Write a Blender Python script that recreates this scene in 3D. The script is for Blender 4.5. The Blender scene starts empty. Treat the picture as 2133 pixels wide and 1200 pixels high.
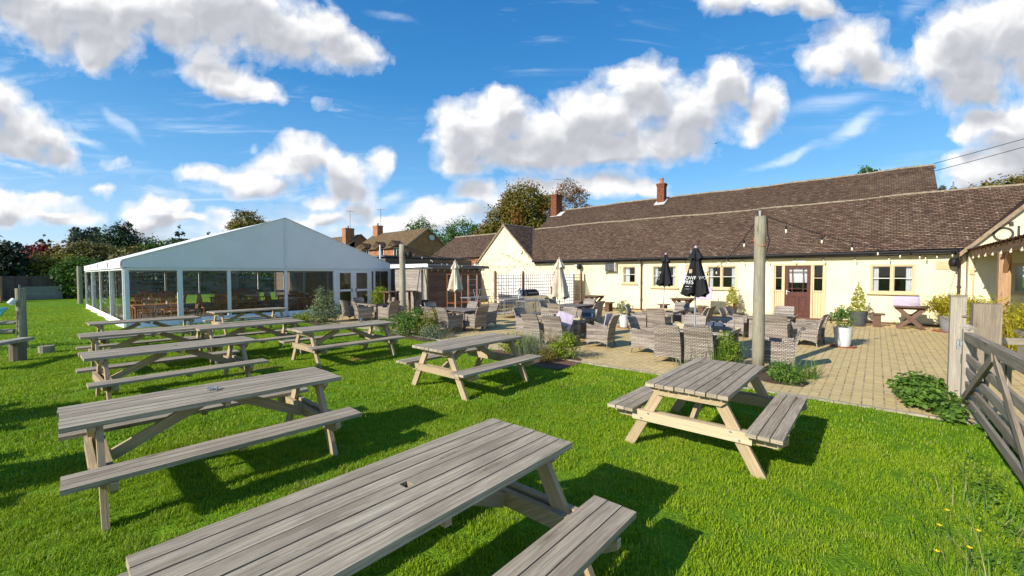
import bpy, math, random
import numpy as np
from math import sin, cos, pi, radians, sqrt, hypot, atan2
from mathutils import Vector, Matrix

sc = bpy.context.scene
COL = sc.collection
random.seed(7)

# ------------------------------------------------------------------ camera constants
FPX = 876.0; PITCH = .033; ROLL = -.0029; EYE = 1.72; HEAD = .857

def cam_axes():
    fw = Vector((sin(HEAD), cos(HEAD), 0)); r = Vector((cos(HEAD), -sin(HEAD), 0)); z = Vector((0, 0, 1))
    f = fw * cos(PITCH) - z * sin(PITCH); u = fw * sin(PITCH) + z * cos(PITCH)
    c, s = cos(ROLL), sin(ROLL)
    return c * r + s * u, -s * r + c * u, f
RX, UP, FW = cam_axes()

def far(px, depth):
    """point on the ground, 'depth' metres from the viewer, on the bearing of photo column px"""
    r = FW + RX * ((px - 1066.5) / FPX)
    k = depth / hypot(r.x, r.y)
    return r.x * k, r.y * k

def hz(py, dist):
    """height of something seen at photo row py at horizontal distance dist (near the middle)"""
    return EYE + (571 - py) / FPX * dist

# ------------------------------------------------------------------ node helper
class N:
    def __init__(s, tree): s.t = tree; s.n = tree.nodes; s.l = tree.links
    def new(s, typ, **kw):
        n = s.n.new(typ)
        for k, v in kw.items(): setattr(n, k, v)
        return n
    def lk(s, a, b): s.l.new(a, b)
    def put(s, sock, v):
        if isinstance(v, bpy.types.NodeSocket): s.lk(v, sock)
        elif v is not None: sock.default_value = v
    def math(s, op, a, b=None, c=None, clamp=False):
        n = s.new('ShaderNodeMath', operation=op); n.use_clamp = clamp
        s.put(n.inputs[0], a)
        if b is not None: s.put(n.inputs[1], b)
        if c is not None: s.put(n.inputs[2], c)
        return n.outputs[0]
    def vmath(s, op, a, b=None, sc=None):
        n = s.new('ShaderNodeVectorMath', operation=op)
        s.put(n.inputs[0], a)
        if b is not None: s.put(n.inputs[1], b)
        if sc is not None: s.put(n.inputs['Scale'], sc)
        return n.outputs[1] if op in ('LENGTH', 'DISTANCE', 'DOT_PRODUCT') else n.outputs[0]
    def mapr(s, v, a, b, c=0., d=1., smooth=True):
        n = s.new('ShaderNodeMapRange'); n.interpolation_type = 'SMOOTHSTEP' if smooth else 'LINEAR'
        s.put(n.inputs[0], v); s.put(n.inputs[1], a); s.put(n.inputs[2], b); s.put(n.inputs[3], c); s.put(n.inputs[4], d)
        return n.outputs[0]
    def mix(s, f, a, b, mode='MIX'):
        n = s.new('ShaderNodeMix', data_type='RGBA', blend_type=mode)
        s.put(n.inputs[0], f); s.put(n.inputs[6], a); s.put(n.inputs[7], b)
        return n.outputs[2]
    def noise(s, vec, scale, detail=4, rough=.55, dist=0, dim='3D', col=False):
        n = s.new('ShaderNodeTexNoise', noise_dimensions=dim)
        if vec is not None: s.lk(vec, n.inputs['Vector'])
        n.inputs['Scale'].default_value = scale; n.inputs['Detail'].default_value = detail
        n.inputs['Roughness'].default_value = rough; n.inputs['Distortion'].default_value = dist
        return n.outputs['Color'] if col else n.outputs['Fac']
    def mapping(s, vec, loc=(0, 0, 0), rot=(0, 0, 0), scl=(1, 1, 1), typ='POINT'):
        n = s.new('ShaderNodeMapping', vector_type=typ)
        s.lk(vec, n.inputs[0]); n.inputs[1].default_value = loc; n.inputs[2].default_value = rot; n.inputs[3].default_value = scl
        return n.outputs[0]
    def ramp(s, f, stops):
        n = s.new('ShaderNodeValToRGB'); s.put(n.inputs[0], f)
        e = n.color_ramp.elements
        while len(e) < len(stops): e.new(0.5)
        for i, (p, c) in enumerate(stops):
            e[i].position = p; e[i].color = c4(c)
        return n.outputs[0]
    def attr(s, name):
        n = s.new('ShaderNodeAttribute', attribute_name=name); return n.outputs['Fac']
    def uv(s): return s.new('ShaderNodeTexCoord').outputs['UV']
    def obj(s): return s.new('ShaderNodeTexCoord').outputs['Object']
    def pos(s): return s.new('ShaderNodeNewGeometry').outputs['Position']
    def orand(s): return s.new('ShaderNodeObjectInfo').outputs['Random']
    def bump(s, h, strength=.3, dist=.01, nrm=None):
        n = s.new('ShaderNodeBump'); n.inputs['Strength'].default_value = strength; n.inputs['Distance'].default_value = dist
        s.put(n.inputs['Height'], h)
        if nrm is not None: s.lk(nrm, n.inputs['Normal'])
        return n.outputs[0]

def c4(c): return (c[0], c[1], c[2], 1.0) if len(c) == 3 else c

def material(name, fn):
    m = bpy.data.materials.new(name); m.use_nodes = True
    t = m.node_tree; t.nodes.clear(); n = N(t)
    out = n.new('ShaderNodeOutputMaterial')
    sh = fn(n)
    n.lk(sh, out.inputs['Surface'])
    return m

def pbsdf(n, col, rough=.8, normal=None, metal=0, spec=.5, **kw):
    b = n.new('ShaderNodeBsdfPrincipled')
    n.put(b.inputs['Base Color'], c4(col) if isinstance(col, tuple) else col)
    n.put(b.inputs['Roughness'], rough); n.put(b.inputs['Metallic'], metal); n.put(b.inputs['Specular IOR Level'], spec)
    if normal is not None: n.lk(normal, b.inputs['Normal'])
    for k, v in kw.items(): n.put(b.inputs[k.replace('_', ' ')], v)
    return b.outputs[0]

# ------------------------------------------------------------------ materials
def wood(name, light, dark, knots=True, stain=None, grain=1.0, rough=.85, blot=.5):
    def f(n):
        uv = n.uv(); r = n.attr('rnd'); o = n.orand()
        off = n.new('ShaderNodeCombineXYZ'); n.lk(n.math('MULTIPLY', r, 37.), off.inputs[0]); n.lk(n.math('MULTIPLY', o, 91.), off.inputs[1])
        p = n.vmath('ADD', uv, off.outputs[0])
        wv = n.noise(n.mapping(p, scl=(1.3, 7, 1)), 1.0, 3, .5, col=True)
        pw = n.vmath('ADD', p, n.vmath('SCALE', n.vmath('SUBTRACT', wv, (.5, .5, .5)), None, .02))
        g = n.noise(n.mapping(pw, scl=(2.2, 95 * grain, 1)), 1.0, 5, .62, .6)
        g2 = n.noise(n.mapping(pw, scl=(9, 330 * grain, 1)), 1.0, 3, .6)
        b = n.noise(n.mapping(p, scl=(1.4, 4, 1)), 1.3, 5, .65)
        st = n.noise(n.mapping(p, scl=(.9, 24, 1)), 1.3, 4, .6, 1.0)
        f1 = n.mapr(n.math('ADD', n.math('MULTIPLY', g, .6), n.math('MULTIPLY', g2, .4)), .34, .66)
        col = n.mix(f1, c4(dark), c4(light))
        col = n.mix(n.math('MULTIPLY', n.mapr(st, .54, .68), .6), col, c4(tuple(min(.8, x * 1.25) for x in light)))
        col = n.mix(n.math('MULTIPLY', n.mapr(b, .42, .7), blot), col, c4(tuple(x * .55 for x in dark) if stain is None else stain))
        col = n.mix(n.mapr(o, 0, 1, 0., .30, False), col, c4((.36, .32, .27)))
        col = n.mix(n.mapr(r, 0, 1, 0., .38, False), col, c4(tuple(x * .8 for x in dark)))
        h = f1
        if knots:
            v = n.new('ShaderNodeTexVoronoi', feature='F1'); n.lk(n.mapping(pw, scl=(1.9, 9.5, 1)), v.inputs['Vector']); v.inputs['Scale'].default_value = 1.
            d = v.outputs['Distance']; rr_ = n.new('ShaderNodeSeparateColor'); n.lk(v.outputs['Color'], rr_.inputs[0])
            on = n.mapr(rr_.outputs[0], .42, .45)
            rg = n.math('SINE', n.math('MULTIPLY', d, 110.))
            k = n.math('MULTIPLY', n.mapr(d, .07, .34, 1., 0.), on)
            col = n.mix(n.math('MULTIPLY', k, n.mapr(rg, -1, 1, .0, .55)), col, c4(tuple(x * .55 for x in dark)))
            col = n.mix(n.math('MULTIPLY', n.math('MULTIPLY', n.mapr(d, .13, .19, 1., 0.), n.mapr(d, .08, .12)), n.math('MULTIPLY', on, .45)), col, c4(tuple(x * .7 for x in dark)))
            col = n.mix(n.math('MULTIPLY', n.mapr(d, .05, .1, 1., 0.), n.math('MULTIPLY', on, .9)), col, c4((dark[0] * .6, dark[1] * .42, dark[2] * .3)))
        return pbsdf(n, col, rough, n.bump(h, .35, .004), spec=.25)
    return material(name, f)

M = {}
M['table_top'] = wood('weathered grey timber', (.66, .565, .41), (.25, .19, .12), blot=.5)
M['table_leg'] = wood('pale treated pine', (.60, .47, .29), (.36, .255, .13), blot=.4, stain=(.30, .24, .15))
M['table_new'] = wood('fresh pine board', (.80, .66, .42), (.60, .45, .26), blot=.2, stain=(.5, .38, .2))
M['pole'] = wood('weathered pole timber', (.46, .42, .31), (.21, .19, .13), grain=.5, blot=.5, stain=(.18, .19, .10))
M['gate'] = wood('silver grey oak', (.47, .39, .28), (.18, .14, .095), blot=.4)
M['gate_post'] = wood('pale grey gate post', (.56, .50, .40), (.30, .26, .20), blot=.35)
M['brown_wood'] = wood('dark stained timber', (.20, .10, .06), (.09, .045, .028), blot=.4)
M['slat_wood'] = wood('dark grey slatted wood', (.26, .22, .20), (.12, .10, .095), blot=.4)
M['boards_dark'] = wood('brown weather boards', (.20, .105, .06), (.085, .045, .028), blot=.5)
M['boards_grey'] = wood('silvered weather boards', (.50, .45, .40), (.24, .21, .18), blot=.5)
M['pine'] = wood('orange varnished pine', (.52, .22, .06), (.34, .12, .03), blot=.3)
M['oak'] = wood('oak frame', (.55, .33, .17), (.33, .17, .08), blot=.4)
M['fence_dark'] = wood('dark fence boards', (.14, .11, .09), (.06, .05, .04), blot=.5)
M['fence_grey'] = wood('grey fence boards', (.36, .38, .36), (.20, .21, .20), blot=.4)
M['trellis'] = wood('brown trellis laths', (.28, .17, .12), (.17, .10, .07), knots=False)
M['bark'] = wood('bark', (.20, .15, .10), (.08, .06, .04), knots=False, grain=.3)

def plain(name, col, rough=.6, metal=0, spec=.5, vary=.15, scale=6, bump=0., bscale=60):
    def f(n):
        p = n.obj()
        v = n.noise(p, scale, 5, .6)
        c = n.mix(n.mapr(v, .3, .7, 0, 1), c4(tuple(x * (1 - vary) for x in col)), c4(tuple(min(1, x * (1 + vary)) for x in col)))
        nm = n.bump(n.noise(p, bscale, 4), bump, .01) if bump else None
        return pbsdf(n, c, rough, nm, metal, spec)
    return material(name, f)

M['black'] = plain('black plastic', (.012, .012, .013), .6, spec=.3)
M['black_fabric'] = plain('black canvas', (.012, .012, .014), .85, bump=.2, bscale=300)
M['cream_fabric'] = plain('cream canvas', (.62, .55, .42), .9, bump=.2, bscale=300)
M['lilac'] = plain('pale lilac cushion', (.50, .43, .53), .9, bump=.3, bscale=200, vary=.06)
M['navy'] = plain('dark blue cushion', (.05, .07, .11), .9, bump=.3, bscale=200)
M['white_paint'] = plain('white powder coat', (.78, .80, .80), .45, vary=.04)
M['white_wall'] = plain('white painted render', (.80, .79, .76), .8, vary=.06, scale=3)
M['steel'] = plain('stainless steel', (.55, .56, .57), .38, .9, vary=.12, scale=3)
M['grey_metal'] = plain('dull grey metal', (.20, .21, .22), .45, .6)
M['zinc'] = plain('galvanised metal', (.55, .58, .62), .4, .8)
M['pipe'] = plain('dark brown plastic pipe', (.06, .035, .03), .4)
M['fascia'] = plain('dark fascia', (.03, .026, .026), .55)
M['frame_tan'] = plain('tan painted joinery', (.60, .47, .27), .55, vary=.05)
M['frame_white'] = plain('white glazing bar', (.78, .75, .68), .5, vary=.04)
M['curtain'] = plain('white net curtain', (.75, .75, .76), .9, vary=.1, scale=25)
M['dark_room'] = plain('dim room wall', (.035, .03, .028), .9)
M['door_red'] = plain('mahogany stained door', (.085, .022, .012), .4, vary=.25, scale=9)
M['terracotta'] = plain('terracotta saucer', (.38, .14, .07), .8)
M['pot_white'] = plain('pale glazed pot', (.62, .66, .66), .35, vary=.08, scale=12, bump=.1, bscale=15)
M['pot_dark'] = plain('slate coloured pot', (.07, .075, .085), .6)
M['pot_grey'] = plain('ribbed grey pot', (.23, .23, .24), .6)
M['soil'] = plain('bare soil', (.09, .055, .035), .95, vary=.4, scale=30, bump=.8, bscale=60)
M['bark_chip'] = plain('bark mulch', (.16, .08, .045), .95, vary=.6, scale=60, bump=1., bscale=80)
M['orange_metal'] = plain('rusty orange frame', (.42, .13, .035), .6)
M['red_plastic'] = plain('red plastic', (.5, .03, .02), .4)
M['blue_net'] = plain('turquoise rope', (.05, .32, .38), .7)
M['bulb'] = plain('milky glass bulb', (.72, .66, .52), .15, vary=.03)
M['lead'] = plain('pale lead flashing', (.62, .61, .58), .6, vary=.2, scale=10)
M['mortar'] = plain('ridge mortar', (.26, .21, .14), .9, vary=.35, scale=9, bump=.6, bscale=25)
M['verge'] = plain('weathered bargeboard', (.30, .22, .14), .8, vary=.3)
M['concrete'] = plain('grey concrete', (.36, .31, .23), .9, vary=.2, scale=8, bump=.4)
M['dish'] = plain('pale grey dish', (.60, .60, .60), .5)
M['asphalt_sheet'] = plain('bitumen roof sheet', (.10, .105, .115), .75, vary=.3, scale=5)
M['letter'] = plain('dark cut out letter', (.035, .03, .028), .5)
M['print_white'] = plain('white print', (.78, .78, .78), .7, vary=.01)
M['tint'] = plain('light dry twigs', (.45, .36, .24), .9)
M['floor_mat'] = plain('dark brown matting', (.12, .09, .07), .95, vary=.3)
M['paper'] = plain('white litter', (.8, .8, .8), .8)
M['yellow_petal'] = plain('yellow petal', (.85, .62, .01), .6, vary=.05)

def f_cream(n):
    p = n.obj()
    v = n.noise(p, 1.1, 6, .65); s = n.noise(n.mapping(p, scl=(3, 3, .5)), 1.7, 5, .6)
    c = n.mix(n.mapr(v, .3, .72), c4((.77, .70, .44)), c4((.85, .785, .53)))
    c = n.mix(n.math('MULTIPLY', n.mapr(s, .50, .74), .5), c, c4((.64, .55, .36)))
    z = n.new('ShaderNodeSeparateXYZ'); n.lk(n.pos(), z.inputs[0])
    dirt = n.math('MULTIPLY', n.mapr(z.outputs[2], .0, .28, 1., 0.), n.mapr(n.noise(p, 5, 5), .35, .65))
    c = n.mix(n.math('MULTIPLY', dirt, .6), c, c4((.33, .24, .13)))
    h = n.math('ADD', n.noise(p, 14, 5), n.math('MULTIPLY', n.noise(p, 2.2, 3), 2.))
    return pbsdf(n, c, .88, n.bump(h, .35, .012), spec=.2)
M['cream'] = material('cream painted roughcast', f_cream)

def f_roof(base, pale):
    def f(n):
        uv = n.uv()
        b = n.new('ShaderNodeTexBrick'); b.offset = .5
        n.lk(uv, b.inputs['Vector']); b.inputs['Scale'].default_value = 1
        b.inputs['Brick Width'].default_value = .165; b.inputs['Row Height'].default_value = .105
        b.inputs['Mortar Size'].default_value = .010; b.inputs['Bias'].default_value = 0
        b.inputs['Color1'].default_value = (0, 0, 0, 1); b.inputs['Color2'].default_value = (1, 1, 1, 1); b.inputs['Mortar'].default_value = (.5, .5, .5, 1)
        sep = b.outputs['Color']
        big = n.noise(uv, .45, 5, .6); mid = n.noise(uv, 2.5, 4, .6)
        t = n.math('ADD', n.math('MULTIPLY', sep, .5), n.math('MULTIPLY', mid, .6))
        c = n.mix(n.mapr(t, .2, .9), c4(tuple(x * .55 for x in base)), c4(tuple(x * 1.25 for x in base)))
        c = n.mix(n.math('MULTIPLY', n.mapr(big, .45, .75), .5), c, c4(pale))
        fine = n.noise(n.mapping(uv, scl=(3.4, 9.5, 1)), 1.1, 4, .72)
        c = n.mix(n.math('MULTIPLY', n.mapr(fine, .53, .62), .62), c, c4((.46, .36, .23)))
        v = n.new('ShaderNodeTexVoronoi'); n.lk(n.mapping(uv, scl=(1.6, 2.6, 1)), v.inputs['Vector']); v.inputs['Scale'].default_value = 1.6
        rr = n.new('ShaderNodeSeparateColor'); n.lk(v.outputs['Color'], rr.inputs[0])
        sp = n.math('MULTIPLY', n.mapr(v.outputs['Distance'], .06, .12, 1, 0), n.mapr(rr.outputs[0], .6, .62))
        c = n.mix(sp, c, c4((.62, .57, .46)))
        c = n.mix(n.math('MULTIPLY', b.outputs['Fac'], .8), c, c4((.02, .015, .012)))
        h = n.math('SUBTRACT', n.math('MULTIPLY', sep, .7), n.math('MULTIPLY', b.outputs['Fac'], 1.4))
        return pbsdf(n, c, .9, n.bump(h, .8, .02), spec=.2)
    return f
M['roof'] = material('brown clay roof tiles', f_roof((.165, .098, .066), (.27, .20, .125)))
M['roof_far'] = material('ochre brown roof tiles', f_roof((.34, .22, .11), (.40, .28, .15)))

def f_brick(n):
    uv = n.uv()
    b = n.new('ShaderNodeTexBrick'); n.lk(uv, b.inputs['Vector']); b.inputs['Scale'].default_value = 1
    b.inputs['Brick Width'].default_value = .23; b.inputs['Row Height'].default_value = .075; b.inputs['Mortar Size'].default_value = .009
    b.inputs['Color1'].default_value = (.48, .17, .055, 1); b.inputs['Color2'].default_value = (.34, .11, .04, 1); b.inputs['Mortar'].default_value = (.36, .28, .20, 1)
    c = n.mix(n.math('MULTIPLY', n.mapr(n.noise(uv, 1.5, 5), .4, .7), .4), b.outputs['Color'], c4((.16, .06, .035)))
    return pbsdf(n, c, .9, n.bump(b.outputs['Fac'], -.4, .01), spec=.2)
M['brick'] = material('orange red brick', f_brick)
M['brick_dark'] = material('dull red brick', lambda n: pbsdf(n, n.mix(n.mapr(n.noise(n.uv(), 9, 4), .35, .65), c4((.13, .045, .025)), c4((.24, .085, .045))), .9, spec=.2))

def f_patio(n):
    p = n.pos()
    m = n.mapping(p, rot=(0, 0, .0))
    b = n.new('ShaderNodeTexBrick'); b.offset = .5; n.lk(m, b.inputs['Vector']); b.inputs['Scale'].default_value = 1
    b.inputs['Brick Width'].default_value = .20; b.inputs['Row Height'].default_value = .115; b.inputs['Mortar Size'].default_value = .008
    b.inputs['Mortar Smooth'].default_value = .3
    b.inputs['Color1'].default_value = (.58, .43, .18, 1); b.inputs['Color2'].default_value = (.68, .52, .24, 1); b.inputs['Mortar'].default_value = (.17, .12, .06, 1)
    c = b.outputs['Color']
    big = n.noise(p, .7, 5, .6); mid = n.noise(p, 6, 5, .65); fine = n.noise(p, 90, 3, .6)
    c = n.mix(n.math('MULTIPLY', n.mapr(big, .4, .75), .4), c, c4((.44, .35, .20)))
    c = n.mix(n.math('MULTIPLY', n.mapr(mid, .56, .7), .35), c, c4((.25, .19, .09)))
    c = n.mix(n.math('MULTIPLY', n.mapr(fine, .35, .65), .25), c, c4((.62, .49, .27)))
    nib = n.noise(n.mapping(p, scl=(9, 5, 1)), 1., 2, .5)
    c = n.mix(n.math('MULTIPLY', b.outputs['Fac'], n.mapr(nib, .40, .52)), c, c4((.52, .40, .22)))
    w = n.noise(n.mapping(p, scl=(1, 1, 1)), 1.3, 6, .7)
    c = n.mix(n.math('MULTIPLY', n.mapr(w, .63, .72), n.math('MULTIPLY', b.outputs['Fac'], .9)), c, c4((.07, .10, .02)))
    h = n.math('ADD', n.math('MULTIPLY', b.outputs['Fac'], -1.), n.math('MULTIPLY', fine, .3))
    return pbsdf(n, c, .9, n.bump(h, .6, .01), spec=.2)
M['patio'] = material('buff block paving', f_patio)

def grass_col(n, p):
    big = n.noise(p, .22, 4, .6); mid = n.noise(p, 1.6, 5, .65); fine = n.noise(p, 26, 4, .7)
    c = n.mix(n.mapr(fine, .3, .7), c4((.08, .175, .008)), c4((.20, .34, .015)))
    c = n.mix(n.math('MULTIPLY', n.mapr(mid, .45, .72), .55), c, c4((.22, .33, .018)))
    c = n.mix(n.math('MULTIPLY', n.mapr(big, .42, .7), .4), c, c4((.10, .26, .01)))
    return c
def f_grass(n):
    p = n.pos()
    c = grass_col(n, p)
    def patch(x, y, rx, ry, rot):
        q = n.mapping(n.vmath('ADD', p, n.vmath('SCALE', n.vmath('SUBTRACT', n.noise(p, 3., 3, col=True), (.5, .5, .5)), None, .5)), loc=(x, y, 0), rot=(0, 0, rot), scl=(rx, ry, 50), typ='TEXTURE')
        return n.mapr(n.vmath('LENGTH', q), .5, 1., 1., 0.)
    a = n.math('MAXIMUM', patch(4.55, 7.95, .7, .28, .15), patch(2.75, 8.5, .6, .3, .2))
    a = n.math('MULTIPLY', a, n.mapr(n.noise(p, 9, 4), .38, .6))
    c = n.mix(a, c, c4((.30, .17, .07)))
    h = n.math('ADD', n.noise(p, 60, 3), n.math('MULTIPLY', n.noise(p, 4, 4), 2.))
    return pbsdf(n, c, .9, n.bump(h, .9, .03), spec=.1)
M['grass'] = material('mown lawn', f_grass)

def f_blade(n):
    p = n.pos(); r = n.attr('rnd'); o = n.orand()
    mid = n.noise(p, 1.6, 5, .65); big = n.noise(p, .22, 4, .6)
    c = n.mix(r, c4((.175, .315, .008)), c4((.41, .545, .02)))
    c = n.mix(n.math('MULTIPLY', n.mapr(mid, .48, .70), .6), c, c4((.40, .47, .05)))
    c = n.mix(n.math('MULTIPLY', n.mapr(big, .44, .66), .45), c, c4((.09, .22, .012)))
    c = n.mix(n.math('MULTIPLY', n.mapr(n.noise(p, .9, 5, .7), .60, .70), .5), c, c4((.42, .40, .12)))
    c = n.mix(n.mapr(r, .93, .96), c, c4((.42, .40, .14)))
    d = pbsdf(n, c, .55, spec=.25)
    t = n.new('ShaderNodeBsdfTranslucent'); n.lk(c, t.inputs[0])
    m = n.new('ShaderNodeMixShader'); m.inputs[0].default_value = .35; n.lk(d, m.inputs[1]); n.lk(t.outputs[0], m.inputs[2])
    return m.outputs[0]
M['blade'] = material('grass blades', f_blade)

def leafm(name, a, b, c2=None, tr=.3, rough=.55):
    def f(n):
        r = n.attr('rnd')
        c = n.mix(r, c4(a), c4(b))
        if c2: c = n.mix(n.mapr(n.noise(n.obj(), .35 if tr < .25 else 3., 3), .52, .66), c, c4(c2))
        d = pbsdf(n, c, rough, spec=.25)
        t = n.new('ShaderNodeBsdfTranslucent'); n.lk(c, t.inputs[0])
        m = n.new('ShaderNodeMixShader'); m.inputs[0].default_value = tr; n.lk(d, m.inputs[1]); n.lk(t.outputs[0], m.inputs[2])
        return m.outputs[0]
    return material(name, f)
M['lf_green'] = leafm('mid green leaves', (.03, .085, .012), (.10, .20, .025), tr=.2)
M['lf_dark'] = leafm('dark conifer needles', (.018, .042, .018), (.06, .105, .038), tr=.1)
M['lf_black'] = leafm('very dark evergreen leaves', (.010, .022, .011), (.04, .065, .03), tr=.05)
M['lf_red'] = leafm('copper red leaves', (.09, .014, .012), (.30, .05, .03), tr=.2)
M['lf_olive'] = leafm('olive brown leaves', (.09, .085, .025), (.24, .21, .055), (.22, .13, .04), tr=.2)
M['lf_autumn'] = leafm('turning autumn leaves', (.085, .09, .012), (.24, .19, .03), (.26, .11, .03), tr=.2)
M['lf_amber'] = leafm('amber brown leaves', (.16, .09, .04), (.34, .20, .09), tr=.2)
M['lf_yellow'] = leafm('yellow green leaves', (.14, .16, .015), (.32, .30, .03), tr=.2)
M['lf_poplar'] = leafm('grey green leaves', (.06, .075, .05), (.15, .17, .11), tr=.2)
M['lf_shrub'] = leafm('garden shrub leaves', (.05, .12, .015), (.17, .30, .04), tr=.3)
M['lf_shrub_pale'] = leafm('silvery shrub leaves', (.11, .16, .07), (.30, .36, .17), tr=.3)
M['lf_box'] = leafm('glossy yellow green leaves', (.09, .17, .012), (.36, .42, .03), tr=.3)
M['lf_gold'] = leafm('golden conifer sprays', (.18, .24, .01), (.50, .50, .02), tr=.3)
M['lf_bamboo'] = leafm('yellow bamboo leaves', (.22, .22, .012), (.62, .55, .04), tr=.35)
M['lf_dry'] = leafm('dry straw stems', (.30, .22, .10), (.50, .40, .20), tr=.2)
M['lf_lav'] = leafm('lavender grey stems', (.12, .17, .09), (.28, .34, .22), tr=.3)

def f_glass_top(n):
    p = n.obj()
    return pbsdf(n, (.015, .022, .026), .04, spec=.7)
M['glass_top'] = material('dark tempered glass', f_glass_top)

def f_pane(n):
    g = n.new('ShaderNodeBsdfGlossy'); g.inputs['Roughness'].default_value = .02; g.inputs['Color'].default_value = (.9, .95, 1, 1)
    t = n.new('ShaderNodeBsdfTransparent'); t.inputs[0].default_value = (.85, .88, .88, 1)
    fr = n.new('ShaderNodeFresnel'); fr.inputs[0].default_value = 1.5
    m = n.new('ShaderNodeMixShader'); n.lk(n.math('ADD', n.math('MULTIPLY', fr.outputs[0], 1.), .02), m.inputs[0]); n.lk(t.outputs[0], m.inputs[1]); n.lk(g.outputs[0], m.inputs[2])
    return m.outputs[0]
M['pane'] = material('window glass', f_pane)

def f_vinyl(n):
    p = n.obj()
    w = n.noise(n.mapping(p, rot=(0, .5, 0), scl=(.5, .5, 4)), 1.8, 3, .5, .8)
    st = n.mapr(w, .60, .66)
    g = n.new('ShaderNodeBsdfGlossy'); g.inputs['Roughness'].default_value = .1
    n.lk(n.bump(w, .5, .05), g.inputs['Normal'])
    d = n.new('ShaderNodeBsdfDiffuse'); d.inputs[0].default_value = (.7, .74, .76, 1)
    t = n.new('ShaderNodeBsdfTransparent'); t.inputs[0].default_value = (.94, .955, .95, 1)
    fr = n.new('ShaderNodeFresnel'); fr.inputs[0].default_value = 1.4
    m = n.new('ShaderNodeMixShader'); n.lk(n.math('ADD', fr.outputs[0], .02), m.inputs[0]); n.lk(t.outputs[0], m.inputs[1]); n.lk(g.outputs[0], m.inputs[2])
    m2 = n.new('ShaderNodeMixShader'); n.lk(n.math('MULTIPLY', st, .16), m2.inputs[0]); n.lk(m.outputs[0], m2.inputs[1]); n.lk(d.outputs[0], m2.inputs[2])
    return m2.outputs[0]
M['vinyl'] = material('clear wrinkled vinyl', f_vinyl)

def f_pvc(n):
    p = n.obj()
    v = n.noise(p, .8, 4, .6)
    c = n.mix(n.mapr(v, .3, .7), c4((.84, .835, .82)), c4((.90, .895, .88)))
    h = n.math('ADD', n.noise(n.mapping(p, scl=(1, 1, .6)), .9, 4, .5, .6), n.math('MULTIPLY', n.noise(p, 14, 3), .03))
    return pbsdf(n, c, .5, n.bump(h, .5, .12), spec=.4)
M['pvc'] = material('white marquee canvas', f_pvc)

def f_wicker(n):
    uv = n.uv(); r = n.attr('rnd'); o = n.orand()
    off = n.new('ShaderNodeCombineXYZ'); n.lk(n.math('MULTIPLY', r, 3.), off.inputs[0]); n.lk(n.math('ADD', n.math('MULTIPLY', o, 11.), n.math('MULTIPLY', r, 7.)), off.inputs[1])
    p = n.vmath('ADD', uv, off.outputs[0])
    b = n.new('ShaderNodeTexBrick'); n.lk(uv, b.inputs['Vector']); b.inputs['Scale'].default_value = 1; b.offset = .5
    b.inputs['Brick Width'].default_value = .062; b.inputs['Row Height'].default_value = .027; b.inputs['Mortar Size'].default_value = .0045
    b.inputs['Color1'].default_value = (.30, .30, .30, 1); b.inputs['Color2'].default_value = (.75, .75, .75, 1); b.inputs['Mortar'].default_value = (0, 0, 0, 1)
    band = n.noise(n.mapping(p, scl=(.9, 26, 1)), 1., 3, .6)
    t = n.math('ADD', n.math('MULTIPLY', n.mapr(band, .34, .66), .65), n.math('MULTIPLY', b.outputs['Color'], .3))
    c = n.ramp(t, [(0., (.16, .125, .10)), (.42, (.35, .295, .245)), (1., (.62, .55, .47))])
    c = n.mix(n.math('MULTIPLY', b.outputs['Fac'], .75), c, c4((.03, .025, .022)))
    w = n.new('ShaderNodeTexWave', wave_type='BANDS', bands_direction='X'); n.lk(uv, w.inputs[0]); w.inputs['Scale'].default_value = 7.6
    h = n.math('ADD', n.math('MULTIPLY', b.outputs['Fac'], -1.), n.math('MULTIPLY', w.outputs['Fac'], .4))
    return pbsdf(n, c, .6, n.bump(h, .8, .008), spec=.35)
M['wicker'] = material('grey woven rattan', f_wicker)

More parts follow.
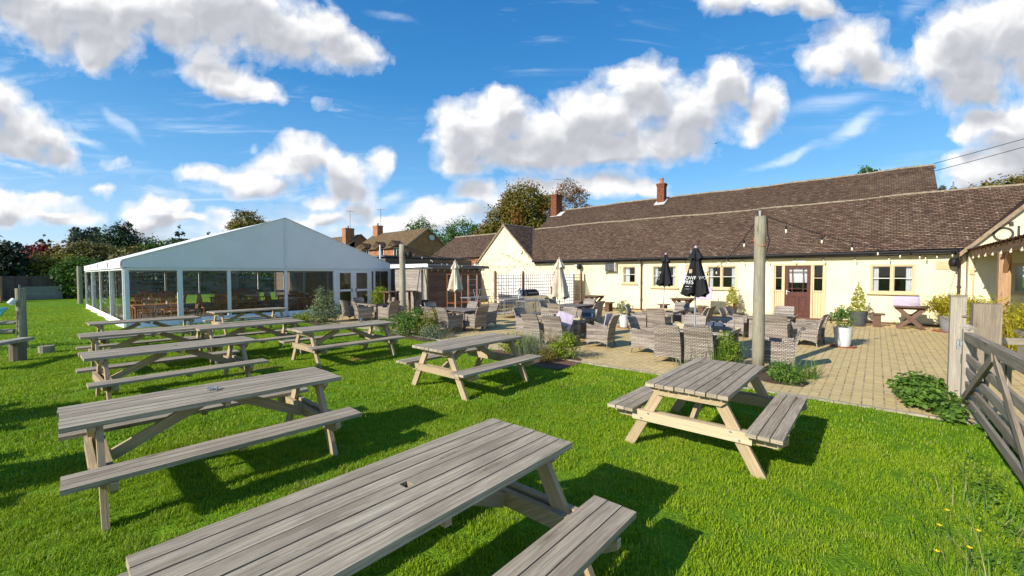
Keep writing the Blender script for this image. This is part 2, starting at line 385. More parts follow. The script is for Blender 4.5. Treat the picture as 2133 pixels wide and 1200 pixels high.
# ------------------------------------------------------------------ mesh builder
class MB:
    def __init__(s): s.v = []; s.f = []; s.uv = []; s.r = []; s.mi = []
    def face(s, pts, uvs=None, r=0., mi=0):
        i = len(s.v); s.v.extend([tuple(p) for p in pts]); s.f.append(tuple(range(i, i + len(pts))))
        s.uv.extend(uvs if uvs else [(0., 0.)] * len(pts)); s.r.append(r); s.mi.append(mi)
    def quad(s, a, b, c, d, r=0., mi=0, uo=None):
        """a->b is u, a->d is v, uv in metres"""
        a, b, c, d = map(Vector, (a, b, c, d)); w = (b - a).length; h = (d - a).length
        u0, v0 = uo if uo else (0., 0.)
        s.face([a, b, c, d], [(u0, v0), (u0 + w, v0), (u0 + w, v0 + h), (u0, v0 + h)], r, mi)
    def hexa(s, P, r=None, ax=0, mi=0):
        """P: 8 corners indexed [x][y][z] bit order x*4+y*2+z ; ax = grain axis (uv u)"""
        if r is None: r = random.random()
        P = [Vector(p) for p in P]
        F = [(0, 1, 3, 2), (4, 6, 7, 5), (0, 4, 5, 1), (2, 3, 7, 6), (0, 2, 6, 4), (1, 5, 7, 3)]
        L = [(P[4] - P[0]).length, (P[2] - P[0]).length, (P[1] - P[0]).length]
        for fi, f in enumerate(F):
            n = fi // 2
            others = [k for k in (0, 1, 2) if k != n]
            ua = ax if ax != n else others[0]
            va = [k for k in others if k != ua][0]
            uvs = []
            for i in f:
                b = ((i >> 2) & 1, (i >> 1) & 1, i & 1)
                uvs.append((b[ua] * L[ua] + (.0 if ax != n else 5.), b[va] * L[va] + .31 * fi))
            s.face([P[i] for i in f], uvs, r, mi)
    def box(s, c, d, rot=None, r=None, ax=None, mi=0, taper=None):
        c = Vector(c); hx, hy, hz_ = d[0] / 2, d[1] / 2, d[2] / 2
        if ax is None: ax = max(range(3), key=lambda k: d[k])
        P = []
        for x in (-1, 1):
            for y in (-1, 1):
                for z in (-1, 1):
                    v = Vector((x * hx, y * hy, z * hz_))
                    if taper and z > 0: v.x *= taper; v.y *= taper
                    if rot is not None: v = rot @ v
                    P.append(c + v)
        s.hexa(P, r, ax, mi)
    def beam(s, a, b, w, h, up=(0, 0, 1), r=None, mi=0):
        """board from a to b, width w (sideways), height h (along up)"""
        a, b = Vector(a), Vector(b); d = (b - a); L = d.length; d.normalize()
        u = Vector(up); sd = d.cross(u)
        if sd.length < 1e-4: sd = d.cross(Vector((1, 0, 0)))
        sd.normalize(); u = sd.cross(d)
        R = Matrix((d, sd, u)).transposed()
        s.box((a + b) / 2, (L, w, h), R, r, 0, mi)
    def tube(s, pts, rad, seg=8, cap=True, r=None, mi=0):
        pts = [Vector(p) for p in pts]
        if r is None: r = random.random()
        rad = rad if hasattr(rad, '__len__') else [rad] * len(pts)
        rings = []; acc = 0.; accs = []
        pn = None
        for i, p in enumerate(pts):
            if i > 0: acc += (p - pts[i - 1]).length
            accs.append(acc)
            t = (pts[min(i + 1, len(pts) - 1)] - pts[max(i - 1, 0)]).normalized()
            if pn is None:
                pn = t.cross(Vector((0, 0, 1)) if abs(t.z) < .9 else Vector((1, 0, 0))).normalized()
            else:
                pn = (pn - t * pn.dot(t)).normalized()
            bn = t.cross(pn)
            rings.append([p + (pn * cos(2 * pi * k / seg) + bn * sin(2 * pi * k / seg)) * rad[i] for k in range(seg)])
        base = len(s.v)
        for rg in rings: s.v.extend([tuple(q) for q in rg])
        for i in range(len(rings) - 1):
            for k in range(seg):
                k2 = (k + 1) % seg
                s.f.append((base + i * seg + k, base + i * seg + k2, base + (i + 1) * seg + k2, base + (i + 1) * seg + k))
                c = 2 * pi * max(rad[i], .01) / seg
                s.uv.extend([(accs[i], k * c), (accs[i], (k + 1) * c), (accs[i + 1], (k + 1) * c), (accs[i + 1], k * c)])
                s.r.append(r); s.mi.append(mi)
        if cap:
            for j in (0, len(rings) - 1):
                f = tuple(base + j * seg + k for k in range(seg))
                if j == 0: f = f[::-1]
                s.f.append(f); s.uv.extend([(0., 0.)] * seg); s.r.append(r); s.mi.append(mi)
    def lathe(s, c, prof, seg=20, r=None, mi=0):
        """prof: list of (radius, z) around vertical axis at c"""
        if r is None: r = random.random()
        c = Vector(c); base = len(s.v)
        for (q, z) in prof:
            for k in range(seg): s.v.append((c.x + q * cos(2 * pi * k / seg), c.y + q * sin(2 * pi * k / seg), c.z + z))
        for i in range(len(prof) - 1):
            for k in range(seg):
                k2 = (k + 1) % seg
                s.f.append((base + i * seg + k, base + i * seg + k2, base + (i + 1) * seg + k2, base + (i + 1) * seg + k))
                s.uv.extend([(k / seg, prof[i][1]), ((k + 1) / seg, prof[i][1]), ((k + 1) / seg, prof[i + 1][1]), (k / seg, prof[i + 1][1])])
                s.r.append(r); s.mi.append(mi)
    def prism(s, poly, a, b, r=None, mi=0):
        """poly: list of 3D points (planar), extruded by vector from offset a to offset b (Vectors)"""
        if r is None: r = random.random()
        a, b = Vector(a), Vector(b); A = [Vector(p) + a for p in poly]; B = [Vector(p) + b for p in poly]
        e1 = (A[1] - A[0]).normalized(); nn = (b - a).normalized(); e2 = nn.cross(e1)
        uvA = [((p - A[0]).dot(e1), (p - A[0]).dot(e2)) for p in A]
        s.face(A[::-1], uvA[::-1], r, mi); s.face(B, uvA, r, mi)
        for i in range(len(A)):
            j = (i + 1) % len(A); s.quad(A[i], A[j], B[j], B[i], r, mi)
    def build(s, name, mat, parent=None, smooth=False, bevel=0, loc=None):
        me = bpy.data.meshes.new(name)
        me.from_pydata(s.v, [], s.f)
        uvl = me.uv_layers.new(name='UVMap')
        uvl.data.foreach_set('uv', np.array(s.uv, dtype=np.float32).ravel())
        at = me.attributes.new('rnd', 'FLOAT', 'FACE'); at.data.foreach_set('value', np.array(s.r, dtype=np.float32))
        mats = mat if isinstance(mat, (list, tuple)) else [mat]
        for m in mats: me.materials.append(M[m] if isinstance(m, str) else m)
        if len(mats) > 1: me.polygons.foreach_set('material_index', np.array(s.mi, dtype=np.int32))
        if smooth: me.polygons.foreach_set('use_smooth', np.ones(len(me.polygons), dtype=bool))
        me.update()
        o = bpy.data.objects.new(name, me); COL.objects.link(o)
        if parent is not None: o.parent = parent
        if loc is not None: o.location = loc
        if bevel:
            b = o.modifiers.new('bevel', 'BEVEL'); b.width = bevel; b.segments = 2; b.limit_method = 'ANGLE'
            me2 = o.modifiers  # kept live
        return o

def tag(o, label=None, cat=None, group=None, kind=None):
    if label: o['label'] = label
    if cat: o['category'] = cat
    if group: o['group'] = group
    if kind: o['kind'] = kind
    return o
def thing(name, label, cat, loc=(0, 0, 0), rz=0., group=None, kind=None):
    o = bpy.data.objects.new(name, None); COL.objects.link(o); o.location = loc; o.rotation_euler = (0, 0, rz)
    o.empty_display_size = .1
    return tag(o, label, cat, group, kind)
def dup(root, loc, rz, label=None, group=None):
    r = root.copy(); COL.objects.link(r); r.location = loc; r.rotation_euler = (0, 0, rz)
    if label: r['label'] = label
    if group: r['group'] = group
    for ch in list(root.children):
        c = ch.copy(); COL.objects.link(c); c.parent = r
        for g in ch.children:
            d = g.copy(); COL.objects.link(d); d.parent = c
    return r

# ------------------------------------------------------------------ foliage
def leaves_obj(name, mat, blobs, n, size, seed, parent=None, per=14, spread=.35, flat=.0, shell=.55, aspect=.55, loc=None, droop=0., edge=1.0):
    """many small leaf faces gathered in clumps through a set of ellipsoids (x,y,z,rx,ry,rz[,weight])"""
    rg = np.random.default_rng(seed)
    B = np.array([b[:6] for b in blobs], float)
    w = np.array([(b[6] if len(b) > 6 else 1.) * (b[3] * b[4] * b[5]) ** .67 for b in blobs]); w /= w.sum()
    nc = max(1, n // per)
    bi = rg.choice(len(B), nc, p=w)
    d = rg.normal(size=(nc, 3)); d /= np.linalg.norm(d, axis=1)[:, None]
    rad = shell + (1.06 * edge - shell) * rg.random(nc) ** .6
    cen = B[bi, :3] + d * B[bi, 3:6] * rad[:, None]
    csz = spread * (B[bi, 3:6].mean(axis=1)) * (.5 + rg.random(nc))
    crnd = rg.random(nc)
    ci = np.repeat(np.arange(nc), per)
    N_ = len(ci)
    off = rg.normal(size=(N_, 3)) * csz[ci][:, None] * .55
    off[:, 2] *= .75
    P = cen[ci] + off
    P[:, 2] -= droop * np.abs(rg.random(N_)) * csz[ci]
    nrm = rg.normal(size=(N_, 3)) + d[ci] * .9 + np.array([0, 0, .5 + flat])
    nrm /= np.linalg.norm(nrm, axis=1)[:, None]
    t = rg.normal(size=(N_, 3)); t -= nrm * (t * nrm).sum(1)[:, None]; t /= np.linalg.norm(t, axis=1)[:, None]
    b = np.cross(nrm, t)
    s = size * (.55 + .9 * rg.random(N_))
    L = t * s[:, None]; W = b * (s * aspect)[:, None]
    V = np.empty((N_, 4, 3)); V[:, 0] = P - L; V[:, 1] = P - W * .9 + nrm * s[:, None] * .12; V[:, 2] = P + L; V[:, 3] = P + W * .9 - nrm * s[:, None] * .12
    rnd = np.clip(crnd[ci] * .65 + rg.random(N_) * .35, 0, 1)
    return quads_obj(name, V, rnd, mat, parent, loc)

def quads_obj(name, V, rnd, mat, parent=None, loc=None):
    N_ = len(V)
    me = bpy.data.meshes.new(name)
    me.vertices.add(N_ * 4); me.vertices.foreach_set('co', V.reshape(-1).astype(np.float32))
    me.loops.add(N_ * 4); me.loops.foreach_set('vertex_index', np.arange(N_ * 4, dtype=np.int32))
    me.polygons.add(N_); me.polygons.foreach_set('loop_start', np.arange(0, N_ * 4, 4, dtype=np.int32))
    try: me.polygons.foreach_set('loop_total', np.full(N_, 4, dtype=np.int32))
    except Exception: pass
    at = me.attributes.new('rnd', 'FLOAT', 'FACE'); at.data.foreach_set('value', rnd.astype(np.float32))
    me.materials.append(M[mat]); me.update(calc_edges=True); me.validate()
    o = bpy.data.objects.new(name, me); COL.objects.link(o)
    if parent is not None: o.parent = parent
    if loc is not None: o.location = loc
    return o

def strands_obj(name, mat, pts, n, h, w, seed, parent=None, lean=.35, curve=.5, rad=.1, seg=3, loc=None):
    """thin arching strap leaves or stems growing up from around the given (x, y, z) points"""
    rg = np.random.default_rng(seed); Vs = []; rn = []
    pts = np.array(pts, float)
    for i in range(n):
        p = pts[rg.integers(len(pts))].copy()
        a = rg.random() * 2 * pi; q = rad * sqrt(rg.random()); p[0] += q * cos(a); p[1] += q * sin(a)
        a += rg.normal() * .5
        dx, dy = cos(a), sin(a); H = h * (.55 + .6 * rg.random()); le = lean * (.3 + rg.random()); cu = curve * rg.random()
        r = rg.random(); sx, sy = -dy, dx; ww = w * (.6 + .8 * rg.random())
        prev = None
        for k in range(seg + 1):
            t = k / seg
            x = p[0] + dx * H * (le * t + cu * t * t); y = p[1] + dy * H * (le * t + cu * t * t); z = p[2] + H * (t - .45 * cu * t * t)
            hw = ww * (1 - t * .85) * .5
            cur = ((x - sx * hw, y - sy * hw, z), (x + sx * hw, y + sy * hw, z))
            if prev: Vs.append([prev[0], prev[1], cur[1], cur[0]]); rn.append(r)
            prev = cur
    return quads_obj(name, np.array(Vs), np.array(rn), mat, parent, loc)
# ------------------------------------------------------------------ ground
def sheet(name, poly, z, mat, kind='structure', t=0):
    m = MB(); m.face([(x, y, z) for x, y in poly], [(x, y) for x, y in poly])
    return tag(m.build(name, mat), kind=kind)
sheet('lawn', [(-260, -260), (260, -260), (260, 260), (-260, 260)], 0, 'grass')
sheet('patio', [(7.03, -14), (18.95, -14), (18.95, 18.25), (7.03, 18.25)], .008, 'patio')
mb = MB()
y = -14.
while y < 18.2:
    L = .9
    mb.box((6.99, y + L / 2 - .004, .0), (.055, L - .008, .05), ax=1); y += L
tag(mb.build('patio_kerb', 'concrete'), kind='structure')
for nm, pts in (('flower_bed', [(6.15, 4.35), (6.35, 4.2), (6.95, 4.25), (7.3, 4.5), (7.35, 5.6), (7.2, 6.35), (6.8, 6.5), (6.3, 6.1), (6.1, 5.2)]),):
    sheet(nm, pts, .014, 'bark_chip')
sheet('flower_bed', [(7.6, .8), (7.9, .75), (8.2, 1.0), (8.35, 1.5), (8.3, 2.0), (8.0, 2.15), (7.8, 1.7), (7.55, 1.2)], .014, 'soil')
sheet('flower_bed', [(6.6, 8.7), (7.1, 8.6), (7.4, 9.2), (7.4, 10.3), (7.0, 10.8), (6.6, 10.4)], .014, 'soil')
sheet('flower_bed', [(6.4, 14.2), (7.2, 14.2), (7.3, 15.9), (6.5, 15.9)], .014, 'soil')

# grass blades: one object, tufts scattered over the lawn near the viewer
def tuft(name, seed, n, h, w, R):
    rg = np.random.default_rng(seed); Vs = []; rn = []
    for i in range(n):
        q = R * sqrt(rg.random()); a = rg.random() * 2 * pi; x, y = q * cos(a), q * sin(a)
        b = rg.random() * 2 * pi; dx, dy = cos(b), sin(b); sx, sy = -dy, dx
        H = h * (.45 + .75 * rg.random()); le = .15 + .6 * rg.random(); ww = w * (.7 + .6 * rg.random()) / 2
        m = (x + dx * H * le * .35, y + dy * H * le * .35, H * .6); t = (x + dx * H * le, y + dy * H * le, H)
        Vs.append([(x - sx * ww, y - sy * ww, -.005), (x + sx * ww, y + sy * ww, -.005), (m[0] + sx * ww * .8, m[1] + sy * ww * .8, m[2]), (m[0] - sx * ww * .8, m[1] - sy * ww * .8, m[2])]); rn.append(rg.random())
        Vs.append([(m[0] - sx * ww * .8, m[1] - sy * ww * .8, m[2]), (m[0] + sx * ww * .8, m[1] + sy * ww * .8, m[2]), (t[0] + sx * .0004, t[1] + sy * .0004, t[2]), (t[0] - sx * .0004, t[1] - sy * .0004, t[2])]); rn.append(rn[-1])
    o = quads_obj(name, np.array(Vs), np.array(rn), 'blade')
    COL.objects.unlink(o)
    return o
def in_bed(x, y):
    if x > 6.93 and -20 < y < 18.3: return True
    if 6.1 < x < 7 and 4.2 < y < 6.5 and (x - 6.1) > .0: return True
    if 6.55 < x < 7 and (8.7 < y < 10.5 or 14.3 < y < 15.8): return True
    if 2.0 < x < 12 and 18.2 < y < 31.6: return True
    for (cx, cy, a, b) in ((4.55, 7.95, .6, .22), (2.75, 8.5, .5, .22)):
        if ((x - cx) / a) ** 2 + ((y - cy) / b) ** 2 < 1 and random.random() < .75: return True
    return False
def scatter(name, dist0, dist1, dens, tufts, smin, smax, seed):
    rg = np.random.default_rng(seed); pts = []
    a0, a1 = -56, 56
    area = pi * (dist1 ** 2 - dist0 ** 2) * (a1 - a0) / 360
    n = int(area * dens)
    for i in range(n):
        d = sqrt(dist0 ** 2 + (dist1 ** 2 - dist0 ** 2) * rg.random()); a = HEAD + radians(a0 + (a1 - a0) * rg.random())
        x, y = d * sin(a), d * cos(a)
        if in_bed(x, y): continue
        pts.append((x, y, 0.))
    me = bpy.data.meshes.new(name); me.from_pydata(pts, [], []); me.update()
    o = bpy.data.objects.new(name, me); COL.objects.link(o)
    ng = bpy.data.node_groups.new('scatter_' + name, 'GeometryNodeTree')
    ng.interface.new_socket('Geometry', in_out='INPUT', socket_type='NodeSocketGeometry')
    ng.interface.new_socket('Geometry', in_out='OUTPUT', socket_type='NodeSocketGeometry')
    gi = ng.nodes.new('NodeGroupInput'); go = ng.nodes.new('NodeGroupOutput'); join = ng.nodes.new('GeometryNodeJoinGeometry')
    ri = ng.nodes.new('FunctionNodeRandomValue'); ri.data_type = 'INT'; ri.inputs['Min'].default_value = 0; ri.inputs['Max'].default_value = len(tufts) - 1; ri.inputs['Seed'].default_value = seed
    for k, tf in enumerate(tufts):
        iop = ng.nodes.new('GeometryNodeInstanceOnPoints'); oi = ng.nodes.new('GeometryNodeObjectInfo'); oi.inputs['Object'].default_value = tf
        try: oi.inputs['As Instance'].default_value = True
        except Exception: pass
        cmp_ = ng.nodes.new('FunctionNodeCompare'); cmp_.data_type = 'INT'; cmp_.operation = 'EQUAL'
        ng.links.new(ri.outputs[2], cmp_.inputs[2]); cmp_.inputs[3].default_value = k
        rr = ng.nodes.new('FunctionNodeRandomValue'); rr.data_type = 'FLOAT_VECTOR'; rr.inputs[0].default_value = (-.08, -.08, 0); rr.inputs[1].default_value = (.08, .08, 6.283); rr.inputs['Seed'].default_value = seed + 5
        rs = ng.nodes.new('FunctionNodeRandomValue'); rs.data_type = 'FLOAT'; rs.inputs[2].default_value = smin; rs.inputs[3].default_value = smax; rs.inputs['Seed'].default_value = seed + 9
        ng.links.new(gi.outputs[0], iop.inputs['Points']); ng.links.new(cmp_.outputs[0], iop.inputs['Selection'])
        ng.links.new(oi.outputs['Geometry'], iop.inputs['Instance']); ng.links.new(rr.outputs[0], iop.inputs['Rotation']); ng.links.new(rs.outputs[1], iop.inputs['Scale'])
        ng.links.new(iop.outputs[0], join.inputs[0])
    ng.links.new(join.outputs[0], go.inputs[0])
    md = o.modifiers.new('scatter', 'NODES'); md.node_group = ng
    return tag(o, kind='stuff')
TN = [tuft('tuft', 10 + i, 75, .028, .0045, .075) for i in range(3)]
TM = [tuft('tuft', 20 + i, 85, .030, .008, .15) for i in range(3)]
scatter('grass', .9, 5.5, 150, TN, .7, 1.15, 3)
scatter('grass', 5.2, 14., 42, TM, .75, 1.2, 4)
TF = [tuft('tuft', 30 + i, 60, .032, .016, .3) for i in range(2)]
scatter('grass', 13.5, 34., 8, TF, .75, 1.2, 6)

# ------------------------------------------------------------------ pub building
XW = 18.9
def wall_x(m, X, y0, y1, z0, z1, holes, t=.22):
    """wall in the plane x = X facing -x with rectangular holes (y0,y1,z0,z1), reveals included"""
    ys = sorted({y0, y1, *[h[0] for h in holes], *[h[1] for h in holes]}); zs = sorted({z0, z1, *[h[2] for h in holes], *[h[3] for h in holes]})
    for i in range(len(ys) - 1):
        for j in range(len(zs) - 1):
            cy, cz = (ys[i] + ys[i + 1]) / 2, (zs[j] + zs[j + 1]) / 2
            if any(h[0] < cy < h[1] and h[2] < cz < h[3] for h in holes): continue
            m.quad((X, ys[i + 1], zs[j]), (X, ys[i], zs[j]), (X, ys[i], zs[j + 1]), (X, ys[i + 1], zs[j + 1]), uo=(-ys[i + 1], zs[j]))
    for (a, b, c, d) in holes:
        m.quad((X, a, c), (X + t, a, c), (X + t, a, d), (X, a, d)); m.quad((X + t, b, c), (X, b, c), (X, b, d), (X + t, b, d))
        m.quad((X, a, d), (X + t, a, d), (X + t, b, d), (X, b, d)); m.quad((X, b, c), (X + t, b, c), (X + t, a, c), (X, a, c))

WIN = [(8.59, 9.29, 1.25, 2.10, 1), (6.68, 7.82, 1.09, 2.10, 2), (4.27, 5.45, 1.08, 2.06, 2), (-.97, .17, 1.04, 2.01, 2)]
DOORF = (1.37, 3.03, .03, 2.08)
pub = thing('pub_building', 'long low cream pub with brown tiled roof, red door and tan windows along the patio', 'pub', (XW, 6, 0))
def P_(m, name, mat, parent=None, **k):
    """build a part of the pub in world coordinates"""
    o = m.build(name, mat, parent or pub, **k)
    if parent is None or parent is pub: o.location = (-XW, -6, 0)
    return o
m = MB()
wall_x(m, XW, -2.08, 14.69, -.02, 2.4, [w[:4] for w in WIN] + [DOORF])
P_(m, 'front_wall', 'cream')
m = MB()  # gable wing wall, 3 cm proud
g = [(14.69, -.02), (19.22, -.02), (19.22, 2.5), (16.95, 4.66), (14.69, 2.5)]
m.prism([(XW - .03, y, z) for y, z in g], (0, 0, 0), (.25, 0, 0)); P_(m, 'gable_wall', 'cream')
for yy, zz in ((16.95, 4.28), (17.05, 2.95)):
    m = MB(); m.tube([(XW - .035, yy, zz), (XW - .06, yy, zz)], .05, 10); P_(m, 'wall_vent', 'steel')
# interior dim box so windows look into a room
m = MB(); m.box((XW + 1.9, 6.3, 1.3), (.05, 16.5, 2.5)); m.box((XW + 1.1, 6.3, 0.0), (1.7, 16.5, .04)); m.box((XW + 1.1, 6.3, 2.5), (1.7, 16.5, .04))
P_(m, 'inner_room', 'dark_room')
def window(y0, y1, z0, z1, n, X=XW, sill=True):
    fr = MB(); w = .055
    x = X + .035
    fr.box((x, (y0 + y1) / 2, z1 - w / 2), (.09, y1 - y0 - .004, w)); fr.box((x, (y0 + y1) / 2, z0 + w / 2), (.09, y1 - y0 - .004, w))
    for yy in (y0 + w / 2 + .002, y1 - w / 2 - .002): fr.box((x, yy, (z0 + z1) / 2), (.088, w, z1 - z0 - 2 * w - .002))
    iw = (y1 - y0 - 2 * w - (n - 1) * w) / n
    for k in range(n - 1): fr.box((x - .003, y0 + w + iw * (k + 1) + w * k + w / 2, (z0 + z1) / 2), (.09, w, z1 - z0 - 2 * w - .002))
    f = P_(fr, 'window', 'frame_tan')
    for k in range(n):
        a = y0 + w + (iw + w) * k; b = a + iw; s = .026
        sa = MB(); xx = x + .008
        for zz in (z0 + w + s / 2, z1 - w - s / 2): sa.box((xx, (a + b) / 2, zz), (.05, iw - .004, s))
        for yy in (a + s / 2 + .002, b - s / 2 - .002): sa.box((xx, yy, (z0 + z1) / 2), (.048, s, z1 - z0 - 2 * w - 2 * s))
        P_(sa, 'sash', 'frame_tan', f)
        gb = MB(); zc = z0 + (z1 - z0) * .52; gb.box((xx - .004, (a + b) / 2, zc), (.03, iw - 2 * s, .022)); P_(gb, 'glazing_bar', 'frame_white', f)
        pn = MB(); pn.quad((xx + .012, b - s, z0 + w + s), (xx + .012, a + s, z0 + w + s), (xx + .012, a + s, z1 - w - s), (xx + .012, b - s, z1 - w - s)); P_(pn, 'pane', 'pane', f)
    if sill:
        sl = MB(); sl.box((X - .03, (y0 + y1) / 2, z0 - .02), (.12, y1 - y0 + .16, .045)); P_(sl, 'sill', 'frame_tan', f)
    for side in ((0, 1) if n > 1 else (1,)):
        cu = MB(); cw = .17 if n > 1 else .26; yb = y0 + .06 if side == 0 else y1 - .06 - cw; K = 14
        for k in range(K):
            ya, yc = yb + cw * k / K, yb + cw * (k + 1) / K
            xa = x + .09 + .018 * sin(k * 1.9); xc = x + .09 + .018 * sin((k + 1) * 1.9)
            cu.quad((xc, yc, z0 + .05), (xa, ya, z0 + .05), (xa, ya, z1 - .05), (xc, yc, z1 - .05))
        P_(cu, 'curtain', 'curtain', f)
    return f
for w_ in WIN: window(*w_, sill=True)
# door set: frame, two side lights, door
y0, y1, z0, z1 = DOORF
fr = MB()
fr.box((XW + .02, (y0 + y1) / 2, z1 - .035), (.10, y1 - y0 - .004, .07))
for yy in (y0 + .032, y1 - .032, 1.79, 2.66): fr.box((XW + .018, yy, (z1 - .07) / 2), (.10, .06, z1 - .075))
P_(fr, 'door_frame', 'frame_tan')
for a, b in ((y0 + .062, 1.76), (2.69, y1 - .062)):
    pnl = MB(); k = 4
    for i in range(k):
        ya = a + (b - a) * i / k; pnl.box((XW + .035, ya + (b - a) / k / 2, .53), (.03, (b - a) / k - .006, 1.0), ax=2)
    pnl.box((XW + .02, (a + b) / 2, 1.06), (.05, b - a, .05)); pnl.box((XW + .02, (a + b) / 2, 1.545), (.04, b - a - .05, .024))
    for yy in (a + .02, b - .02): pnl.box((XW + .02, yy, 1.55), (.045, .04, .92))
    sl = P_(pnl, 'side_light', 'frame_tan')
    pn = MB(); pn.quad((XW + .04, b - .03, 1.08), (XW + .04, a + .03, 1.08), (XW + .04, a + .03, z1 - .07), (XW + .04, b - .03, z1 - .07)); P_(pn, 'pane', 'pane', sl)
d = MB(); a, b = 1.825, 2.625; X = XW + .03; T = .045
zt = z1 - .085
for yy in (a + .055, b - .055): d.box((X, yy, (zt + .05) / 2), (T, .11, zt - .05), ax=2)
for zz, h in ((.14, .2), (.93, .18), (zt - .05, .10)): d.box((X - .001, (a + b) / 2, zz), (T, b - a - .22, h), ax=1)
d.box((X - .001, (a + b) / 2, .54), (T, .09, .6), ax=2)
for (ya, yb) in ((a + .11, (a + b) / 2 - .045), ((a + b) / 2 + .045, b - .11)):
    d.box((X + .012, (ya + yb) / 2, .54), (.02, yb - ya, .6)); d.box((X + .0, (ya + yb) / 2, .54), (.03, yb - ya - .07, .5))
gy0, gy1, gz0, gz1 = a + .11, b - .11, 1.02, zt - .10
for yy in (gy0 + .12, gy1 - .12): d.box((X - .004, yy, (gz0 + gz1) / 2), (.035, .022, gz1 - gz0), ax=2)
for zz in (gz0 + .12, gz1 - .12): d.box((X - .002, (a + b) / 2, zz), (.034, gy1 - gy0, .022), ax=1)
door = P_(d, 'door', 'door_red'); door['label'] = 'dark red glazed entrance door'
pn = MB(); pn.quad((X + .012, gy1, gz0), (X + .012, gy0, gz0), (X + .012, gy0, gz1), (X + .012, gy1, gz1)); P_(pn, 'pane', 'pane', door)
bl = MB(); bl.quad((X + .12, gy1, gz0 + .35), (X + .12, gy0, gz0 + .35), (X + .05, gy0, gz1), (X + .05, gy1, gz1)); P_(bl, 'blind', 'curtain', door)
hd = MB(); hd.box((X - .028, b - .06, 1.0), (.012, .04, .17)); hd.box((X - .055, b - .10, 1.03), (.016, .12, .02)); P_(hd, 'handle', 'steel', door)
pq = MB(); pq.box((XW - .012, 2.2, 2.17), (.02, .42, .07)); P_(pq, 'name_plaque', 'white_paint')

# roofs
def sag(y): return .028 * sin(y * .43 + .6) + .014 * sin(y * 1.35) + .008 * sin(y * 3.1)
def tiled(m, e0, e1, r0, r1, rows=None, th=.02, pl=.105, seg=1):
    """tiled slope: eave from e0 to e1, ridge from r0 to r1, laid in stepped courses"""
    e0, e1, r0, r1 = map(Vector, (e0, e1, r0, r1))
    L = ((r0 - e0).length + (r1 - e1).length) / 2; R = rows or max(2, int(L / pl)); n = (e1 - e0).cross(r0 - e0).normalized()
    if n.z < 0: n = -n
    ud = (e1 - e0).normalized()
    for i in range(R):
        t0, t1 = i / R, (i + 1) / R
        a, b = e0.lerp(r0, t0), e1.lerp(r1, t0); c, d2 = e1.lerp(r1, t1), e0.lerp(r0, t1)
        au, bu, cu, du = [(p - e0).dot(ud) for p in (a, b, c, d2)]
        A, B = a + n * th, b + n * th
        v0, v1 = t0 * L / (L / R) * pl, t1 * L / (L / R) * pl
        Cc, Dd = c + n * .002, d2 + n * .002; A0, B0 = a - n * .001, b - n * .001
        for q in range(seg):
            s0, s1 = q / seg, (q + 1) / seg
            def wv(p, t): return p + Vector((0, 0, sag(p.dot(ud)) * (.35 + .65 * t))) if seg > 1 else p
            pa, pb, pc, pd = wv(A.lerp(B, s0), t0), wv(A.lerp(B, s1), t0), wv(Dd.lerp(Cc, s1), t1), wv(Dd.lerp(Cc, s0), t1)
            qa, qb = wv(A0.lerp(B0, s0), t0), wv(A0.lerp(B0, s1), t0)
            ua, ub, uc, ud_ = au + (bu - au) * s0, au + (bu - au) * s1, du + (cu - du) * s1, du + (cu - du) * s0
            m.face([pa, pb, pc, pd], [(ua, v0 + .004), (ub, v0 + .004), (uc, v1 - .001), (ud_, v1 - .001)], 0)
            m.face([qa, qb, pb, pa], [(ua, v0), (ub, v0), (ub, v0 + .003), (ua, v0 + .003)], 0)
EX, EZ, RXX, RZ = 18.62, 2.45, 21.6, 4.62
m = MB(); tiled(m, (EX, 14.60, EZ), (EX, -7.0, EZ), (RXX, 16.80, RZ), (RXX, -7.0, RZ), seg=40)
m.quad((RXX, 16.95, RZ), (RXX, -7, RZ), (24.4, -7, 2.6), (24.4, 16.95, 2.6))
P_(m, 'main_roof', 'roof')
def ridge(m, a, b, r=.085, wavy=False):
    a, b = Vector(a), Vector(b); L = (b - a).length; k = int(L / .33); d = (b - a) / k
    for i in range(k):
        p = a + d * i; o = Vector((0, 0, random.uniform(-.006, .006)))
        o.z += sag(-(p.y)) if wavy else 0
        m.tube([p + o, p + d * .985 + o], [r, r * .94], 8, True)
m = MB(); ridge(m, (RXX, 16.9, RZ - .035), (RXX, -7, RZ - .035), .075, True); P_(m, 'ridge_tiles', 'mortar')
m = MB()
tiled(m, (24.5, 14.55, 2.36), (XW - .13, 14.55, 2.36), (24.5, 16.95, 4.70), (XW - .13, 16.95, 4.70))
tiled(m, (24.5, 19.35, 2.36), (XW - .13, 19.35, 2.36), (24.5, 16.95, 4.70), (XW - .13, 16.95, 4.70))
P_(m, 'gable_roof', 'roof')
m = MB(); ridge(m, (XW - .1, 16.95, 4.68), (21.7, 16.95, 4.68), .075); P_(m, 'ridge_tiles', 'mortar')
m = MB()
for s in (-1, 1):
    m.beam((XW - .09, 16.95 + s * 2.42, 2.30), (XW - .09, 16.95, 4.66), .05, .10, up=(1, 0, 0)) if False else m.prism(
        [(XW - .13, 16.95 + s * 2.42, 2.26), (XW - .13, 16.95, 4.60), (XW - .13, 16.95, 4.71), (XW - .13, 16.95 + s * 2.42, 2.37)], (0, 0, 0), (.06, 0, 0))
P_(m, 'bargeboard', 'verge')
m = MB(); m.beam((18.72, 14.66, 2.47), (21.55, 16.82, 4.66), .05, .03); P_(m, 'valley_flashing', 'grey_metal')
m = MB(); m.box((XW - .06, 6.3, 2.37), (.03, 16.7, .15)); m.box((XW - .14, 6.3, 2.30), (.17, 16.7, .012)); P_(m, 'fascia', 'fascia')
m = MB()
